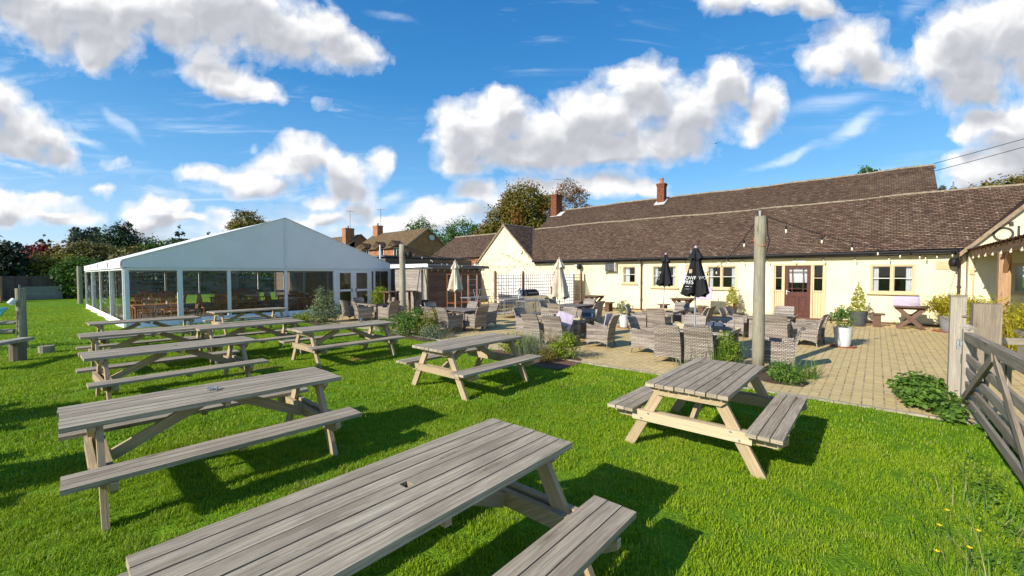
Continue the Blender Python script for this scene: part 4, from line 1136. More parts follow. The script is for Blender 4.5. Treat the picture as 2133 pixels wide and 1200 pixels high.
m = MB(); m.box((-.15, 1.1, 2.10), (.025, 2.85, .17)); m.build('roof_edge', 'white_paint', bar); 
m = MB(); m.box((1.75, -.31, 2.04), (3.82, .025, .10)); m.build('fascia_board', 'slat_wood', bar)
for i in range(9):
    m = MB(); m.lathe((.25 + i * .37, -.06, 1.86), [(.001, 0), (.026, .015), (.032, .04), (.018, .065), (.001, .066)], 8); m.build('light_bulb', 'bulb', bar)
# tall dark serving table next to the bar
tt = thing('high_table', 'tall dark wooden bar table standing left of the wooden bar', 'table', (10.6, 15.6, 0))
m = MB(); 
for i in range(5): m.box((0, -.28 + i * .14, .98), (1.5, .135, .04), ax=0)
m.build('table_top', 'brown_wood', tt)
for sx in (-.62, .0, .62):
    for sy in (-.2, .2):
        m = MB(); m.box((sx, sy, .48), (.08, .08, .96), ax=2); m.build('leg', 'brown_wood', tt)
# pyramid patio heater
ph = thing('patio_heater', 'tall black pyramid patio heater in front of the grey boarded wall', 'heater', (10.95, 14.5, 0))
m = MB(); m.box((0, 0, .33), (.42, .42, .62), taper=.82); m.build('base', 'black', ph)
m = MB()
for sx in (-1, 1):
    for sy in (-1, 1): m.tube([(sx * .2, sy * .2, .6), (sx * .06, sy * .06, 1.95)], .014, 6)
m.build('frame', 'black', ph)
m = MB(); m.tube([(0, 0, .62), (0, 0, 1.9)], .05, 10); m.build('glass_tube', 'grey_metal', ph)
m = MB(); m.box((0, 0, 1.99), (.62, .62, .035)); m.box((0, 0, 2.02), (.4, .4, .03)); m.build('hood', 'steel', ph)
m = MB(); m.box((-.18, -.12, .42), (.012, .08, .03)); m.build('badge', 'white_paint', ph)

# trellis screen
tr = thing('trellis_screen', 'brown lattice trellis screen on posts in front of the white wall', 'trellis', (12.2, 11.45, 0))
PX_ = [0, 1.75, 4.1, 6.45]
for x in PX_:
    m = MB(); m.box((x, 0, .9), (.09, .09, 1.8), ax=2); m.lathe((x, 0, 1.8), [(.05, 0), (.05, .03), (.001, .07)], 8); m.build('post', 'trellis', tr)
for k in range(3):
    a, b = PX_[k] + .05, PX_[k + 1] - .05; m = MB(); n = int((b - a) / .145)
    for i in range(n + 1):
        x = a + (b - a) * i / n; m.box((x, -.012, .90), (.022, .012, 1.62), ax=2)
    for j in range(12):
        m.box(((a + b) / 2, .002, .12 + j * .142), (b - a, .012, .022), ax=0)
    m.build('lattice_panel', 'trellis', tr)
m = MB(); m.box((18.2, 14.2, .86), (.12, 5.2, 1.72)); ww = tag(m.build('low_wall', 'white_wall'), 'white painted low wall behind the lattice trellis', 'wall')

# stainless grill station, tables and frame rack
gr = thing('barbecue_grill', 'stainless steel barbecue cabinet with a black hood in front of the trellis', 'barbecue', (13.75, 10.95, 0))
m = MB(); m.box((0, 0, .42), (1.35, .6, .72)); m.build('cabinet', 'steel', gr, bevel=.01)
for x in (-.33, .33):
    m = MB(); m.box((x, -.31, .42), (.58, .015, .6)); dd = m.build('cabinet_door', 'steel', gr, bevel=.006); h = MB(); h.tube([(x + .2, -.335, .3), (x + .2, -.335, .55)], .01, 6); h.build('handle', 'steel', dd)
m = MB(); m.box((0, 0, .80), (1.6, .62, .04)); m.build('worktop', 'steel', gr)
m = MB()
K = 8
for k in range(K):
    a0, a1 = pi * k / K, pi * (k + 1) / K
    m.quad((-.45, -.26 * cos(a0), .83 + .26 * sin(a0)), (.35, -.26 * cos(a0), .83 + .26 * sin(a0)), (.35, -.26 * cos(a1), .83 + .26 * sin(a1)), (-.45, -.26 * cos(a1), .83 + .26 * sin(a1)))
for x in (-.45, .35): m.face([(x, -.26 * cos(pi * k / K), .83 + .26 * sin(pi * k / K)) for k in range(K + 1)])
m.build('hood', 'black', gr)
m = MB(); m.tube([(-.4, -.29, .95), (.3, -.29, .95)], .014, 6); m.build('handle', 'steel', gr)
m = MB()
for x in (-.55, .55):
    for y in (-.22, .22): m.tube([(x - .015, y, .04), (x + .015, y, .04)], .04, 10)
m.build('castors', 'black', gr)
def steel_table(name, label, x, y, L, W, H, rz=0, shelf=True, mat='steel', top=None):
    t = thing(name, label, 'table', (x, y, 0), rz)
    m = MB(); m.box((0, 0, H), (L, W, .035)); m.build('table_top', top or mat, t)
    for sx in (-1, 1):
        for sy in (-1, 1):
            m = MB(); m.tube([(sx * (L / 2 - .04), sy * (W / 2 - .04), 0), (sx * (L / 2 - .04), sy * (W / 2 - .04), H - .02)], .018, 7); m.build('leg', mat, t)
    if shelf: m = MB(); m.box((0, 0, .2), (L - .1, W - .1, .02)); m.build('shelf', mat, t)
    return t
steel_table('prep_table', 'stainless preparation table with a wooden top beside the barbecue', 12.6, 11.0, 1.4, .6, .72, .0, True, 'steel', 'gate_post')
steel_table('prep_table', 'bare stainless table standing left of the wooden topped one', 12.6, 13.0, 1.3, .55, .74, .1, False)
steel_table('prep_table', 'longer steel table with a lower shelf in front of the barbecue cabinet', 12.75, 10.0, 1.3, .55, .70, -.1)
dc = thing('folding_chair', 'white folding chair frame leaning over the steel tables', 'chair', (13.1, 10.9, .73), .3)
m = MB()
m.tube([(-.2, 0, 0), (.05, .05, .45)], .013, 6); m.tube([(.15, -.1, 0), (-.15, .1, .32)], .013, 6); m.tube([(-.15, .1, .32), (.2, .1, .30)], .013, 6); m.box((-.02, .05, .36), (.22, .04, .12), Matrix.Rotation(.5, 3, 'Y')); m.box((.08, 0, .2), (.3, .05, .05), Matrix.Rotation(-.4, 3, 'Y'))
m.build('frame', 'white_paint', dc)
bf = thing('shelf_rack', 'open rust coloured metal rack in front of the bar', 'rack', (11.6, 12.5, 0))
m = MB()
for x in (-.8, -.05, .8):
    for y in (-.22, .22): m.tube([(x, y, 0), (x, y, 1.72)], .013, 6)
for z in (.25, .6, 1.72):
    for y in (-.22, .22): m.tube([(-.8, y, z), (.8, y, z)], .012, 6)
    for x in (-.8, -.05, .8): m.tube([(x, -.22, z), (x, .22, z)], .01, 6)
m.build('frame', 'orange_metal', bf)
m = MB()
for z in (.3, .62, .95, 1.28, 1.5): m.tube([(.1, .0, z), (.62, .0, z)], .009, 5)
for x in (.1, .62): m.tube([(x, 0, .2), (x, 0, 1.7)], .016, 6)
m.build('ladder_shelves', 'zinc', bf)
cr = thing('airer', 'folding metal drying rack standing between the orange rack and steel table', 'airer', (12.3, 12.2, 0))
m = MB()
for z in (.72, .80, 1.1):
    for y in (-.2, 0, .2): m.tube([(-.4, y, z), (.45, y, z)], .007, 5)
for x in (-.4, .45): m.tube([(x, -.2, 1.1), (x, .2, 0)], .01, 6); m.tube([(x, .2, 1.1), (x, -.2, 0)], .01, 6)
m.build('frame', 'zinc', cr)
rb = thing('red_crate', 'red plastic crate under the steel tables', 'crate', (12.9, 12.4, 0))
m = MB(); 
for (c, d) in (((0, 0, .02), (.45, .3, .03)), ((0, -.15, .14), (.45, .02, .24)), ((0, .15, .14), (.45, .02, .24)), ((-.22, 0, .14), (.02, .28, .24)), ((.22, 0, .14), (.02, .28, .24))): m.box(c, d)
m.build('body', 'red_plastic', rb)
pb = thing('wooden_planter', 'light wooden slatted planter beside the barbecue', 'planter', (15.1, 11.0, 0))
m = MB()
for i in range(6): m.box((-.25 + i * .1, -.2, .36), (.09, .025, .72), ax=2)
for i in range(4): m.box((-.3, -.15 + i * .1, .36), (.025, .09, .72), ax=2); m.box((.3, -.15 + i * .1, .36), (.025, .09, .72), ax=2)
m.box((0, .2, .36), (.6, .025, .72)); m.box((0, 0, .62), (.55, .36, .02)); m.build('boards', 'table_leg', pb)

# far fences and playground on the left
board_fence('wooden_fence', 'dark close boarded fence at the far left end of the lawn', (-9, 43.5), (1.9, 45.9), 1.68, 'fence_dark')
board_fence('wooden_fence', 'lower grey fence of horizontal boards in front of the dark fence', (-.3, 44.6), (1.65, 44.9), 1.0, 'fence_grey', .14, .012, horiz=True, pmat='fence_grey')
board_fence('wooden_fence', 'brown board fence panel left of the grey fence, behind the playground post', (-4.2, 42.2), (-1.1, 43.0), 1.6, 'oak')
board_fence('wooden_fence', 'dark fence running behind the marquee', (3.2, 46.5), (26, 47), 1.7, 'fence_dark')
tp = thing('timber_post', 'round grey timber post standing on the lawn left of the marquee', 'post', (2.12, 36.6, 0))
m = MB(); m.tube([(0, 0, 0), (0, 0, 2.28)], [.125, .11], 12); m.build('shaft', 'pole', tp)
pf = thing('playground_frame', 'log playground frame with a turquoise climbing net at the left edge', 'climbing frame', (-.1, 15.2, 0))
def log(a, b, r, nm='log'):
    m = MB(); m.tube([a, b], r, 12); m.build(nm, 'pole', pf)
log((0, 0, 0), (0, 0, 1.42), .085, 'post'); log((-1.9, .9, 0), (-1.9, .9, 1.5), .085, 'post')
log((-.12, 0, .42), (-2.4, 1.0, .42), .06); log((.02, .02, .62), (-2.3, 1.2, .62), .05)
m = MB(); m.tube([(-.09, -.04, 1.16), (-.17, -.07, 1.06)], .06, 10); m.build('swing_bracket', 'white_paint', pf)
m = MB()
for k in range(5): m.tube([(-.2 - .02 * k, -.08 + .05 * k, .98), (-.35 - .08 * k, -.05 + .08 * k, .75), (-.75 - .12 * k, .05 + .1 * k, .5), (-1.4 - .1 * k, .3 + .1 * k, .42)], .014, 5)
for k in range(6): m.tube([(-.3 - .2 * k, -.06 + .07 * k, .86 - .08 * k), (-.45 - .25 * k, .35 + .07 * k, .84 - .09 * k)], .011, 5)
m.build('climbing_net', 'blue_net', pf)
pbn = thing('log_bench', 'low plank bench on log stumps at the left edge of the lawn', 'bench', (-.42, 12.6, 0), 1.0)
m = MB(); m.box((0, 0, .42), (1.5, .22, .06), ax=0); m.build('seat', 'gate_post', pbn)
for x in (-.5, .5): m = MB(); m.tube([(x, 0, 0), (x, 0, .39)], .12, 12); m.build('stump', 'bark', pbn)
st = thing('log_stump', 'short cut log stump in the grass right of the playground post', 'stump', (.25, 13.9, 0))
m = MB(); m.tube([(0, 0, 0), (0, 0, .16)], .13, 14); m.build('stump', 'pole', st)
gb = thing('compost_bin', 'small dark green bin under the hedge right of the grey fence', 'bin', (3.2, 43.2, 0))
m = MB(); m.lathe((0, 0, 0), [(.4, 0), (.36, .8), (.3, 1.0), (.001, 1.05)], 14); m.build('body', 'pot_dark', gb)
# ------------------------------------------------------------------ picnic tables
def picnic(loc, label, L=1.92, boards=7, bw=.098, rz=0., H=.68, new=False, hole=True, short=False):
    t = thing('picnic_table', label, 'picnic table', loc, rz, 'picnic tables on the lawn')
    W = boards * bw; top = .036
    m = MB()
    for i in range(boards):
        y = -W / 2 + bw / 2 + i * bw; dx = random.uniform(-.006, .006); r = random.random(); z = H - top / 2 + random.uniform(-.0015, .0015)
        if hole and i == boards // 2:
            for s in (-1, 1): m.box((s * (L / 4 + .011) + dx, y, z), (L / 2 - .022, bw - .009, top), r=r, ax=0)
            for s in (-1, 1): m.box((dx, y + s * (bw / 2 - .0125), z), (.044, .016, top), r=r, ax=0)
        else: m.box((dx, y, z), (L, bw - .009, top), r=r, ax=0)
    m.build('table_top', 'table_top', t, bevel=.004)
    xe = L / 2 - (.22 if not short else .16); sh = .40
    m = MB(); m.hexa([(-.02, -W / 2 + .02, H - top - .045), (-.02, -W / 2 + .02, H - top), (-.02, W / 2 - .02, H - top - .045), (-.02, W / 2 - .02, H - top), (.02, -W / 2 + .02, H - top - .045), (.02, -W / 2 + .02, H - top), (.02, W / 2 - .02, H - top - .045), (.02, W / 2 - .02, H - top)], ax=1)
    m.build('centre_cleat', 'table_leg', t)
    for e in (-1, 1):
        x = e * xe; xo = x + e * .02
        nw = new and e == -1
        m = MB(); hw = W / 2 - .015; xt = xo + e * .041
        m.prism([(xt - .02, -hw, H - top - .025), (xt - .02, -hw + .07, H - top - .085), (xt - .02, hw - .07, H - top - .085), (xt - .02, hw, H - top - .025), (xt - .02, hw, H - top - .002), (xt - .02, -hw, H - top - .002)], (0, 0, 0), (.04, 0, 0)); m.build('top_bearer', 'table_leg', t)
        z0, z1 = sh - .032 - .10, sh - .032 - .002
        m = MB(); m.box((xt, 0, (z0 + z1) / 2 + .01), (.04, 1.06, z1 - z0), ax=1)
        b_ = m.build('cross_board', 'table_new' if nw else 'table_leg', t)
        for s in (-1, 1):
            for dy, dz in ((.03, -.03), (-.04, .03)):
                m = MB(); m.tube([(xt + e * .02, s * (.405 + dy), sh - .07 + dz), (xt + e * .027, s * (.405 + dy), sh - .07 + dz)], .011, 8); m.build('bolt', 'zinc', b_)
        m = MB(); hb = .775; xb = xo - e * .041
        m.prism([(xb - .02, -hb, z0 + .05), (xb - .02, -hb + .08, z0), (xb - .02, hb - .08, z0), (xb - .02, hb, z0 + .05), (xb - .02, hb, z1), (xb - .02, -hb, z1)], (0, 0, 0), (.04, 0, 0)); m.build('seat_bearer', 'table_leg', t)
        for s in (-1, 1):
            m = MB(); a = (xo, s * .235, H - top - .004); b = (xo, s * .585, 0.0)
            d = Vector(b) - Vector(a); d.normalize(); w2 = .047 / abs(d.z)
            P = []
            for xx in (xo - .0195, xo + .0195):
                P += [(xx, b[1] - w2, 0.), (xx, a[1] - w2, a[2]), (xx, b[1] + w2, 0.), (xx, a[1] + w2, a[2])]
            m.hexa(P, ax=2); m.build('leg', 'table_leg', t)
        m = MB(); m.beam((xo - e * .07, 0, sh - .09), (e * .12, 0, H - top - .045), .038, .085); m.build('brace', 'table_leg', t)
    for s in (-1, 1):
        m = MB()
        for k in range(3):
            y = s * (.535 + k * .092); m.box((random.uniform(-.005, .005), y, sh - .016 + random.uniform(-.001, .001)), (L, .084, .032), ax=0)
        m.build('bench', 'table_top', t, bevel=.004)
        m = MB(); m.prism([(-.02, s * .50, sh - .034), (-.02, s * .76, sh - .034), (-.02, s * .74, sh - .06), (-.02, s * .72, sh - .07), (-.02, s * .53, sh - .07)], (0, 0, 0), (.04, 0, 0)); m.build('bench_cleat', 'table_leg', t)
    return t
ptA = picnic((1.20, 1.74, 0), 'nearest weathered picnic table, with a parasol hole, filling the bottom of the view', L=1.97)
PT = [((1.11, 4.48, 0), 'long picnic table at the left with a glass ashtray on its top', -.03),
      ((1.42, 7.80, 0), 'picnic table directly behind the one with the ashtray', .02),
      ((1.55, 10.42, 0), 'picnic table in the left column, third row behind the ashtray table', .0),
      ((1.83, 12.98, 0), 'picnic table nearest the front left corner of the marquee', .02),
      ((3.13, 10.12, 0), 'picnic table touching the right end of another in the middle of the lawn', .0),
      ((4.36, 14.2, 0), 'picnic table closest to the marquee front, its bench tops catching the sun', .03),
      ((4.27, 8.28, 0), 'picnic table over a worn bare patch, left of the pole flower bed', .0)]
for loc, lab, rz in PT:
    dup(ptA, loc, rz, lab)
dup(ptA, (-1.75, 5.7, 0), .0, 'picnic table just outside the left edge of the view')
dup(ptA, (-1.75, 8.1, 0), .0, 'picnic table outside the left edge of the view, further back')
ptD = picnic((4.63, 1.29, 0), 'shorter picnic table at the right with a pale new board across its near end', L=1.55, boards=8, bw=.092, new=True, hole=False, short=True)
picnic((4.55, 4.80, 0), 'picnic table with pale legs at the edge of the bark mulched flower bed', L=1.72, boards=7, bw=.1, hole=False)
ash = thing('glass_ashtray', 'clear glass ashtray on the left picnic table', 'ashtray', (1.08, 4.52, .681))
M['clear'] = material('clear glass', lambda n: pbsdf(n, (.9, .95, 1.), .03, spec=.6, Transmission_Weight=.9))
m = MB(); m.lathe((0, 0, 0), [(.001, 0), (.042, 0), (.048, .022), (.042, .024), (.036, .006), (.001, .006)], 16); m.build('bowl', 'clear', ash, smooth=True)
gl = thing('drinking_glass', 'small empty glass on the picnic table beside the pole flower bed', 'glass', (4.75, 8.45, .681))
m = MB(); m.lathe((0, 0, 0), [(.001, 0), (.028, 0), (.036, .1), (.033, .1), (.026, .008), (.001, .008)], 14); m.build('tumbler', 'clear', gl, smooth=True)

# ------------------------------------------------------------------ rattan chairs
def rattan_chair(loc, rz, label):
    """faces +y, seat centre at origin"""
    t = thing('rattan_chair', label, 'chair', loc, rz, 'rattan chairs on the patio')
    W, D = .50, .50; th = .035; zb = .10
    # side panels with sloping arm tops and arched bottom
    for s in (-1, 1):
        x0 = s * (W / 2 - th / 2); K = 8; m = MB(); rnd = random.random()
        def top(y): q = (y + D / 2) / D; return .545 + .0 * q - .03 * sin(q * pi) + (.02 if q > .9 else 0)
        def bot(y): q = (y + D / 2) / D; return zb + .055 * sin(pi * q)
        for k in range(K):
            ya, yb = -D / 2 + D * k / K, -D / 2 + D * (k + 1) / K; xa, xb = x0 - th / 2, x0 + th / 2
            m.hexa([(xa, ya, bot(ya)), (xa, ya, top(ya)), (xa, yb, bot(yb)), (xa, yb, top(yb)), (xb, ya, bot(ya)), (xb, ya, top(ya)), (xb, yb, bot(yb)), (xb, yb, top(yb))], rnd, 1)
        # continuous uv from position
        for i, v in enumerate(m.v): m.uv[i] = (v[1] + v[0], v[2])
        m.build('armrest', 'wicker', t)
    # back, curved and leaning outward
    m = MB(); K = 10; rnd = random.random()
    def bk(z): q = (z - zb) / (.75 - zb); return -D / 2 - .005 - .13 * q * q * q - .01 * q
    def hw(z): q = (z - zb) / (.75 - zb); return W / 2 - .0 - .012 * q
    for k in range(K):
        za, zc = zb + (.75 - zb) * k / K, zb + (.75 - zb) * (k + 1) / K
        for j in range(4):
            xa, xb = -1 + 2 * j / 4, -1 + 2 * (j + 1) / 4
            cv = lambda x, z: -.018 * (1 - x * x) * ((z - zb) / .6)
            tz = lambda x, z: z + (.012 * (1 - x * x) if z > .74 else 0) + (.05 * cos(x * pi / 2) if z <= zb + .001 else 0)
            m.hexa([(xa * hw(za), bk(za) + cv(xa, za), tz(xa, za)), (xa * hw(zc), bk(zc) + cv(xa, zc), tz(xa, zc)), (xa * hw(za), bk(za) + th + cv(xa, za), tz(xa, za)), (xa * hw(zc), bk(zc) + th + cv(xa, zc), tz(xa, zc)),
                    (xb * hw(za), bk(za) + cv(xb, za), tz(xb, za)), (xb * hw(zc), bk(zc) + cv(xb, zc), tz(xb, zc)), (xb * hw(za), bk(za) + th + cv(xb, za), tz(xb, za)), (xb * hw(zc), bk(zc) + th + cv(xb, zc), tz(xb, zc))], rnd, 0)
    for i, v in enumerate(m.v): m.uv[i] = (v[0] + (v[1] * .3), v[2] + 1)
    m.build('backrest', 'wicker', t)
    m = MB(); rnd = random.random(); K = 6
    for k in range(K):
        xa, xb = -W / 2 + th + (W - 2 * th) * k / K, -W / 2 + th + (W - 2 * th) * (k + 1) / K; b = lambda x: .11 + .07 * cos(x * pi / W)
        m.hexa([(xa, D / 2 - .04, b(xa)), (xa, D / 2 - .04, .355), (xa, D / 2 - .008, b(xa)), (xa, D / 2 - .008, .355), (xb, D / 2 - .04, b(xb)), (xb, D / 2 - .04, .355), (xb, D / 2 - .008, b(xb)), (xb, D / 2 - .008, .355)], rnd, 0)
    for i, v in enumerate(m.v): m.uv[i] = (v[0], v[2] + 3 + v[1] * .2)
    m.build('front_apron', 'wicker', t)
    m = MB(); m.box((0, .0, .365), (W - 2 * th - .002, D - .02, .03)); 
    for i, v in enumerate(m.v): m.uv[i] = (v[0], v[1] + 2 + v[2])
    m.build('seat', 'wicker', t)
    for sx in (-1, 1):
        for sy in (-1, 1):
            m = MB(); m.tube([(sx * (W / 2 - .018), sy * (D / 2 - .018) - (.03 if sy < 0 else 0), 0), (sx * (W / 2 - .018), sy * (D / 2 - .018), .14)], [.011, .014], 6); m.build('leg', 'wicker', t)
    return t
CH0 = None
def chair(x, y, ang, label, group=None):
    """ang: compass of where the chair faces: 0 = +x, 90 = +y"""
    global CH0
    rz = radians(ang - 90)
    if CH0 is None: CH0 = rattan_chair((x, y, .008), rz, label); return CH0
    return dup(CH0, (x, y, .008), rz, label)
def jit(a): return a + random.uniform(-4, 4)
SETS = {
 'large black parasol table': [(8.17, 2.97, 0, 'left of two backing the lawn'), (8.2, 2.42, 0, 'right of two backing the lawn'), (8.80, 3.74, -90, 'at the left end'), (9.7, 3.12, 180, 'left one on the pub side'), (9.7, 2.55, 180, 'right one on the pub side'), (8.82, 1.32, 100, 'at the right end behind the pole')],
 'lavender bed parasol table': [(8.24, 6.3, 0, 'left of two backing the lawn'), (8.24, 5.66, 3, 'backing the lawn, lilac cushion'), (9.8, 6.6, 180, 'left one on the pub side'), (9.75, 5.93, 180, 'pub side, dark blue cushion'), (9.12, 7.28, -90, 'at the left end'), (8.82, 4.88, 96, 'right end, pale cushion over back')],
 'table before the wooden bar': [(8.1, 10.05, 0, 'left of two backing the lawn'), (8.2, 9.52, -6, 'right of two backing the lawn'), (8.87, 9.18, 92, 'nearest one at the right end'), (9.85, 10.65, 180, 'on the pub side'), (9.65, 9.5, 170, 'second one at the right end'), (9.12, 11.3, -90, 'at the left end')],
 'grey slatted trellis table': [(12.4, 8.88, -92, 'left one of two at the left end'), (13.15, 9.0, -85, 'right one of two at the left end'), (11.6, 7.95, 0, 'backing the lawn'), (13.8, 8.32, 180, 'on the pub side'), (12.35, 7.35, 100, 'left one of two at the right end'), (13.2, 7.65, 88, 'right one of two at the right end')],
 'distant black parasol table': [(12.15, 5.42, -80, 'at the left end'), (11.6, 4.58, 0, 'backing the lawn'), (12.4, 3.92, 90, 'left one of two at the right end'), (13.1, 3.95, 84, 'right one of two at the right end'), (13.9, 4.85, 180, 'on the pub side')],
 'red door table': [(12.6, 2.88, -90, 'left one of two at the left end'), (13.25, 2.88, -84, 'right one of two at the left end'), (11.6, 1.76, 0, 'backing the lawn'), (14.1, 2.0, 180, 'on the pub side'), (12.12, 1.24, 88, 'nearest one at the right end'), (12.85, 1.2, 92, 'further one at the right end')],
 'table by the marquee doors': [(8.1, 15.1, 0, 'left of two backing the lawn'), (8.12, 14.3, -12, 'right of two backing the lawn'), (8.65, 13.5, 100, 'at the near right end'), (9.9, 15.7, 180, 'sunlit one on the pub side'), (9.05, 16.0, -90, 'at the far left end')],
}
for s, L_ in SETS.items():
    for (x, y, a, lab) in L_:
        chair(x, y, jit(a), 'rattan chair, ' + lab + ', at the ' + s)
def cushion(name, label, x, y, z, rx, ry, rz, sz=(.4, .4, .06), mat='lilac'):
    m = MB(); K = 8; w, d, h = sz
    def P(i, j, s):
        u, v = i / K * 2 - 1, j / K * 2 - 1; e = (1 - u ** 6) * (1 - v ** 6)
        return (u * w / 2 * (1 - .03 * v * v), v * d / 2 * (1 - .03 * u * u), s * h / 2 * (.35 + .65 * e) + .004 * sin(7 * u + 3 * v))
    for i in range(K):
        for j in range(K):
            m.face([P(i, j, 1), P(i + 1, j, 1), P(i + 1, j + 1, 1), P(i, j + 1, 1)]); m.face([P(i, j, -1), P(i, j + 1, -1), P(i + 1, j + 1, -1), P(i + 1, j, -1)])
    for i in range(K):
        for (a, b) in ((0, -1), (K, 1)):
            q = [P(i, a, -1), P(i + 1, a, -1), P(i + 1, a, 1), P(i, a, 1)]; m.face(q if b < 0 else q[::-1])
            q = [P(a, i, -1), P(a, i + 1, -1), P(a, i + 1, 1), P(a, i, 1)]; m.face(q[::-1] if b < 0 else q)
    o = m.build(name, mat, smooth=True); o.location = (x, y, z); o.rotation_euler = (rx, ry, rz)
    return tag(o, label, 'cushion')
cushion('seat_cushion', 'pale lilac cushion propped sideways on the rattan chair by the lavender bed', 8.22, 5.52, .61, radians(72), radians(20), radians(-62), (.40, .42, .06))
cushion('seat_cushion', 'pale lilac cushion hung over a rattan chair back near the pale potted plant', 8.84, 4.70, .62, radians(98), 0, radians(6), (.40, .36, .05))
cushion('seat_cushion', 'dark blue cushion leaning on a rattan chair behind the cream parasol table', 9.86, 5.86, .54, radians(72), 0, radians(-90), (.34, .26, .05), 'navy')
cushion('seat_cushion', 'dark blue cushion leaning on a rattan chair behind the large black parasol', 9.86, 2.66, .53, radians(72), 0, radians(-90), (.34, .26, .05), 'navy')
cushion('seat_cushion', 'lilac cushion standing on the brown table under the right hand window', 17.75, -.72, .83, radians(82), 0, radians(-88), (.62, .34, .12))
cushion('seat_cushion', 'lilac cushion leaning against the wall on the brown table by the middle window', 17.75, 5.2, .92, radians(80), 0, radians(-90), (.62, .52, .10))

# ------------------------------------------------------------------ rattan tables
def rattan_table(label, x, y, W, L, rz=0., H=.61):
    t = thing('rattan_table', label, 'table', (x, y, .008), rz, 'glass topped rattan tables')
    m = MB(); m.box((0, 0, H - .045), (W - .01, L - .01, .06))
    for i, v in enumerate(m.v): m.uv[i] = (v[0] + v[1], v[2])
    m.build('rim', 'wicker', t)
    m = MB(); m.box((0, 0, H - .008), (W, L, .012)); m.build('glass_top', 'glass_top', t)
    for sx in (-1, 1):
        for sy in (-1, 1):
            m = MB(); m.box((sx * (W / 2 - .09), sy * (L / 2 - .09), (H - .08) / 2), (.11, .11, H - .08))
            for i, v in enumerate(m.v): m.uv[i] = (v[0] + v[1], v[2])
            m.build('leg', 'wicker', t)
    return t
rattan_table('glass topped rattan table under the large black parasol by the pole', 9.02, 2.78, .92, 1.45)
rattan_table('glass topped rattan table with the cream parasol by the lavender bed', 9.05, 6.1, .92, 1.5)
rattan_table('glass topped rattan table under the smaller distant black parasol', 12.7, 4.85, 1.2, .95)
rattan_table('glass topped rattan table in front of the red door', 12.9, 2.05, 1.25, .95)
rattan_table('glass topped rattan table outside the marquee doors', 8.95, 14.8, .92, 1.45)
def slat_table(label, x, y, W, L, H=.61):
    t = thing('slatted_table', label, 'table', (x, y, .008), 0, 'slatted wooden patio tables')
    m = MB(); n = int(W / .085)
    for i in range(n): m.box((-W / 2 + W / n * (i + .5), 0, H - .012), (W / n - .007, L, .024), ax=1)
    m.build('table_top', 'slat_wood', t)
    m = MB()
    for s in (-1, 1): m.box((0, s * (L / 2 - .12), H - .055), (W - .08, .05, .06)); m.box((s * (W / 2 - .1), 0, H - .056), (.04, L - .2, .05))
    m.build('frame', 'slat_wood', t)
    for sx in (-1, 1):
        for sy in (-1, 1): m = MB(); m.box((sx * (W / 2 - .1), sy * (L / 2 - .12), (H - .08) / 2), (.06, .06, H - .08), ax=2); m.build('leg', 'slat_wood', t)
    return t
slat_table('dark slatted table under the cream parasol before the bar, left half of the pair', 8.95, 10.42, .95, .78)
slat_table('dark slatted table before the bar, right half of the pair', 9.0, 9.62, .95, .74)
slat_table('grey slatted table standing near the end of the trellis', 12.7, 8.1, 1.35, .95)

# ------------------------------------------------------------------ closed parasols
def parasol(x, y, z0, ztop, zhem, R, mat, label, letters=None, rz=0., tilt=(0, 0)):
    t = thing('parasol', label, 'parasol', (x, y, z0), rz); t.rotation_euler = (tilt[0], tilt[1], rz)
    H = ztop - z0; zh = zhem - z0
    m = MB(); m.tube([(0, 0, -z0 + .06), (0, 0, H - .08)], .017, 10); m.build('pole', 'table_leg' if mat == 'cream_fabric' else 'zinc', t)
    m = MB(); m.lathe((0, 0, H - .1), [(.018, 0), (.03, .015), (.018, .03), (.028, .05), (.02, .075), (.001, .1)], 10); m.build('finial', 'gate_post' if mat == 'cream_fabric' else 'lilac', t)
    m = MB(); m.lathe((0, 0, -z0 + .008), [(.001, .07), (.03, .07), (.05, .05), (.2, .03), (.22, .0)], 16); m.build('base', 'black', t)
    # folded canopy: eight folds, narrow at top, flaring to the hem
    K = 48; Z = 16; m = MB()
    def pr(k, j):
        a = 2 * pi * k / K; q = j / Z; z = (H - .07) + (zh - (H - .07)) * q
        base = R * (.22 + .78 * q ** .9) if q > .04 else R * .24
        fold = 1 + (.18 + .22 * q) * cos(6 * a + 1.3 * sin(2 * a + q)) + .08 * sin(13 * a + 3 * q)
        r = base * fold * (1 - .12 * sin(pi * min(1, q * 1.6)) )
        if j == Z: z += .05 * cos(6 * a)
        return (r * cos(a), r * sin(a), z)
    for j in range(Z):
        for k in range(K): m.face([pr(k, j), pr((k + 1) % K, j), pr((k + 1) % K, j + 1), pr(k, j + 1)], [(k / K, j / Z)] * 4)
    cp = m.build('canopy', mat, t, smooth=True)
    m = MB()
    def pv(k, j):
        a = 2 * pi * k / K; q = j / 3; r = .02 + R * .55 * q * (1 + .3 * cos(6 * a)); return (r * cos(a), r * sin(a), H - .06 - .24 * q + .03 * q * cos(6 * a + .5))
    for j in range(3):
        for k in range(K): m.face([pv(k, j), pv((k + 1) % K, j), pv((k + 1) % K, j + 1), pv(k, j + 1)], [(0, 0)] * 4)
    m.build('vent_cap', mat, cp, smooth=True)
    m = MB(); zt = zh + (H - zh) * .1; m.build if False else None
    if letters:
        for (s, size, dz, da, mt) in letters:
            r = R * 1.22 * (.22 + .78 * ((H - .07 - dz) / (H - .07 - zh))) + .012
            MTX = Matrix.Rotation(da, 4, 'Z') @ Matrix.Translation((-r, 0, dz)) @ RW
            if s == '#':
                b = MB(); b.box((0, 0, 0), size); o = b.build('printed_patch', mt, cp); o.data.transform(Matrix.Rotation(da, 4, 'Z') @ Matrix.Translation((-r + .012, 0, dz)))
            else: text_mesh('printed_letters', s, size, mt, cp, MTX, .001)
    return t
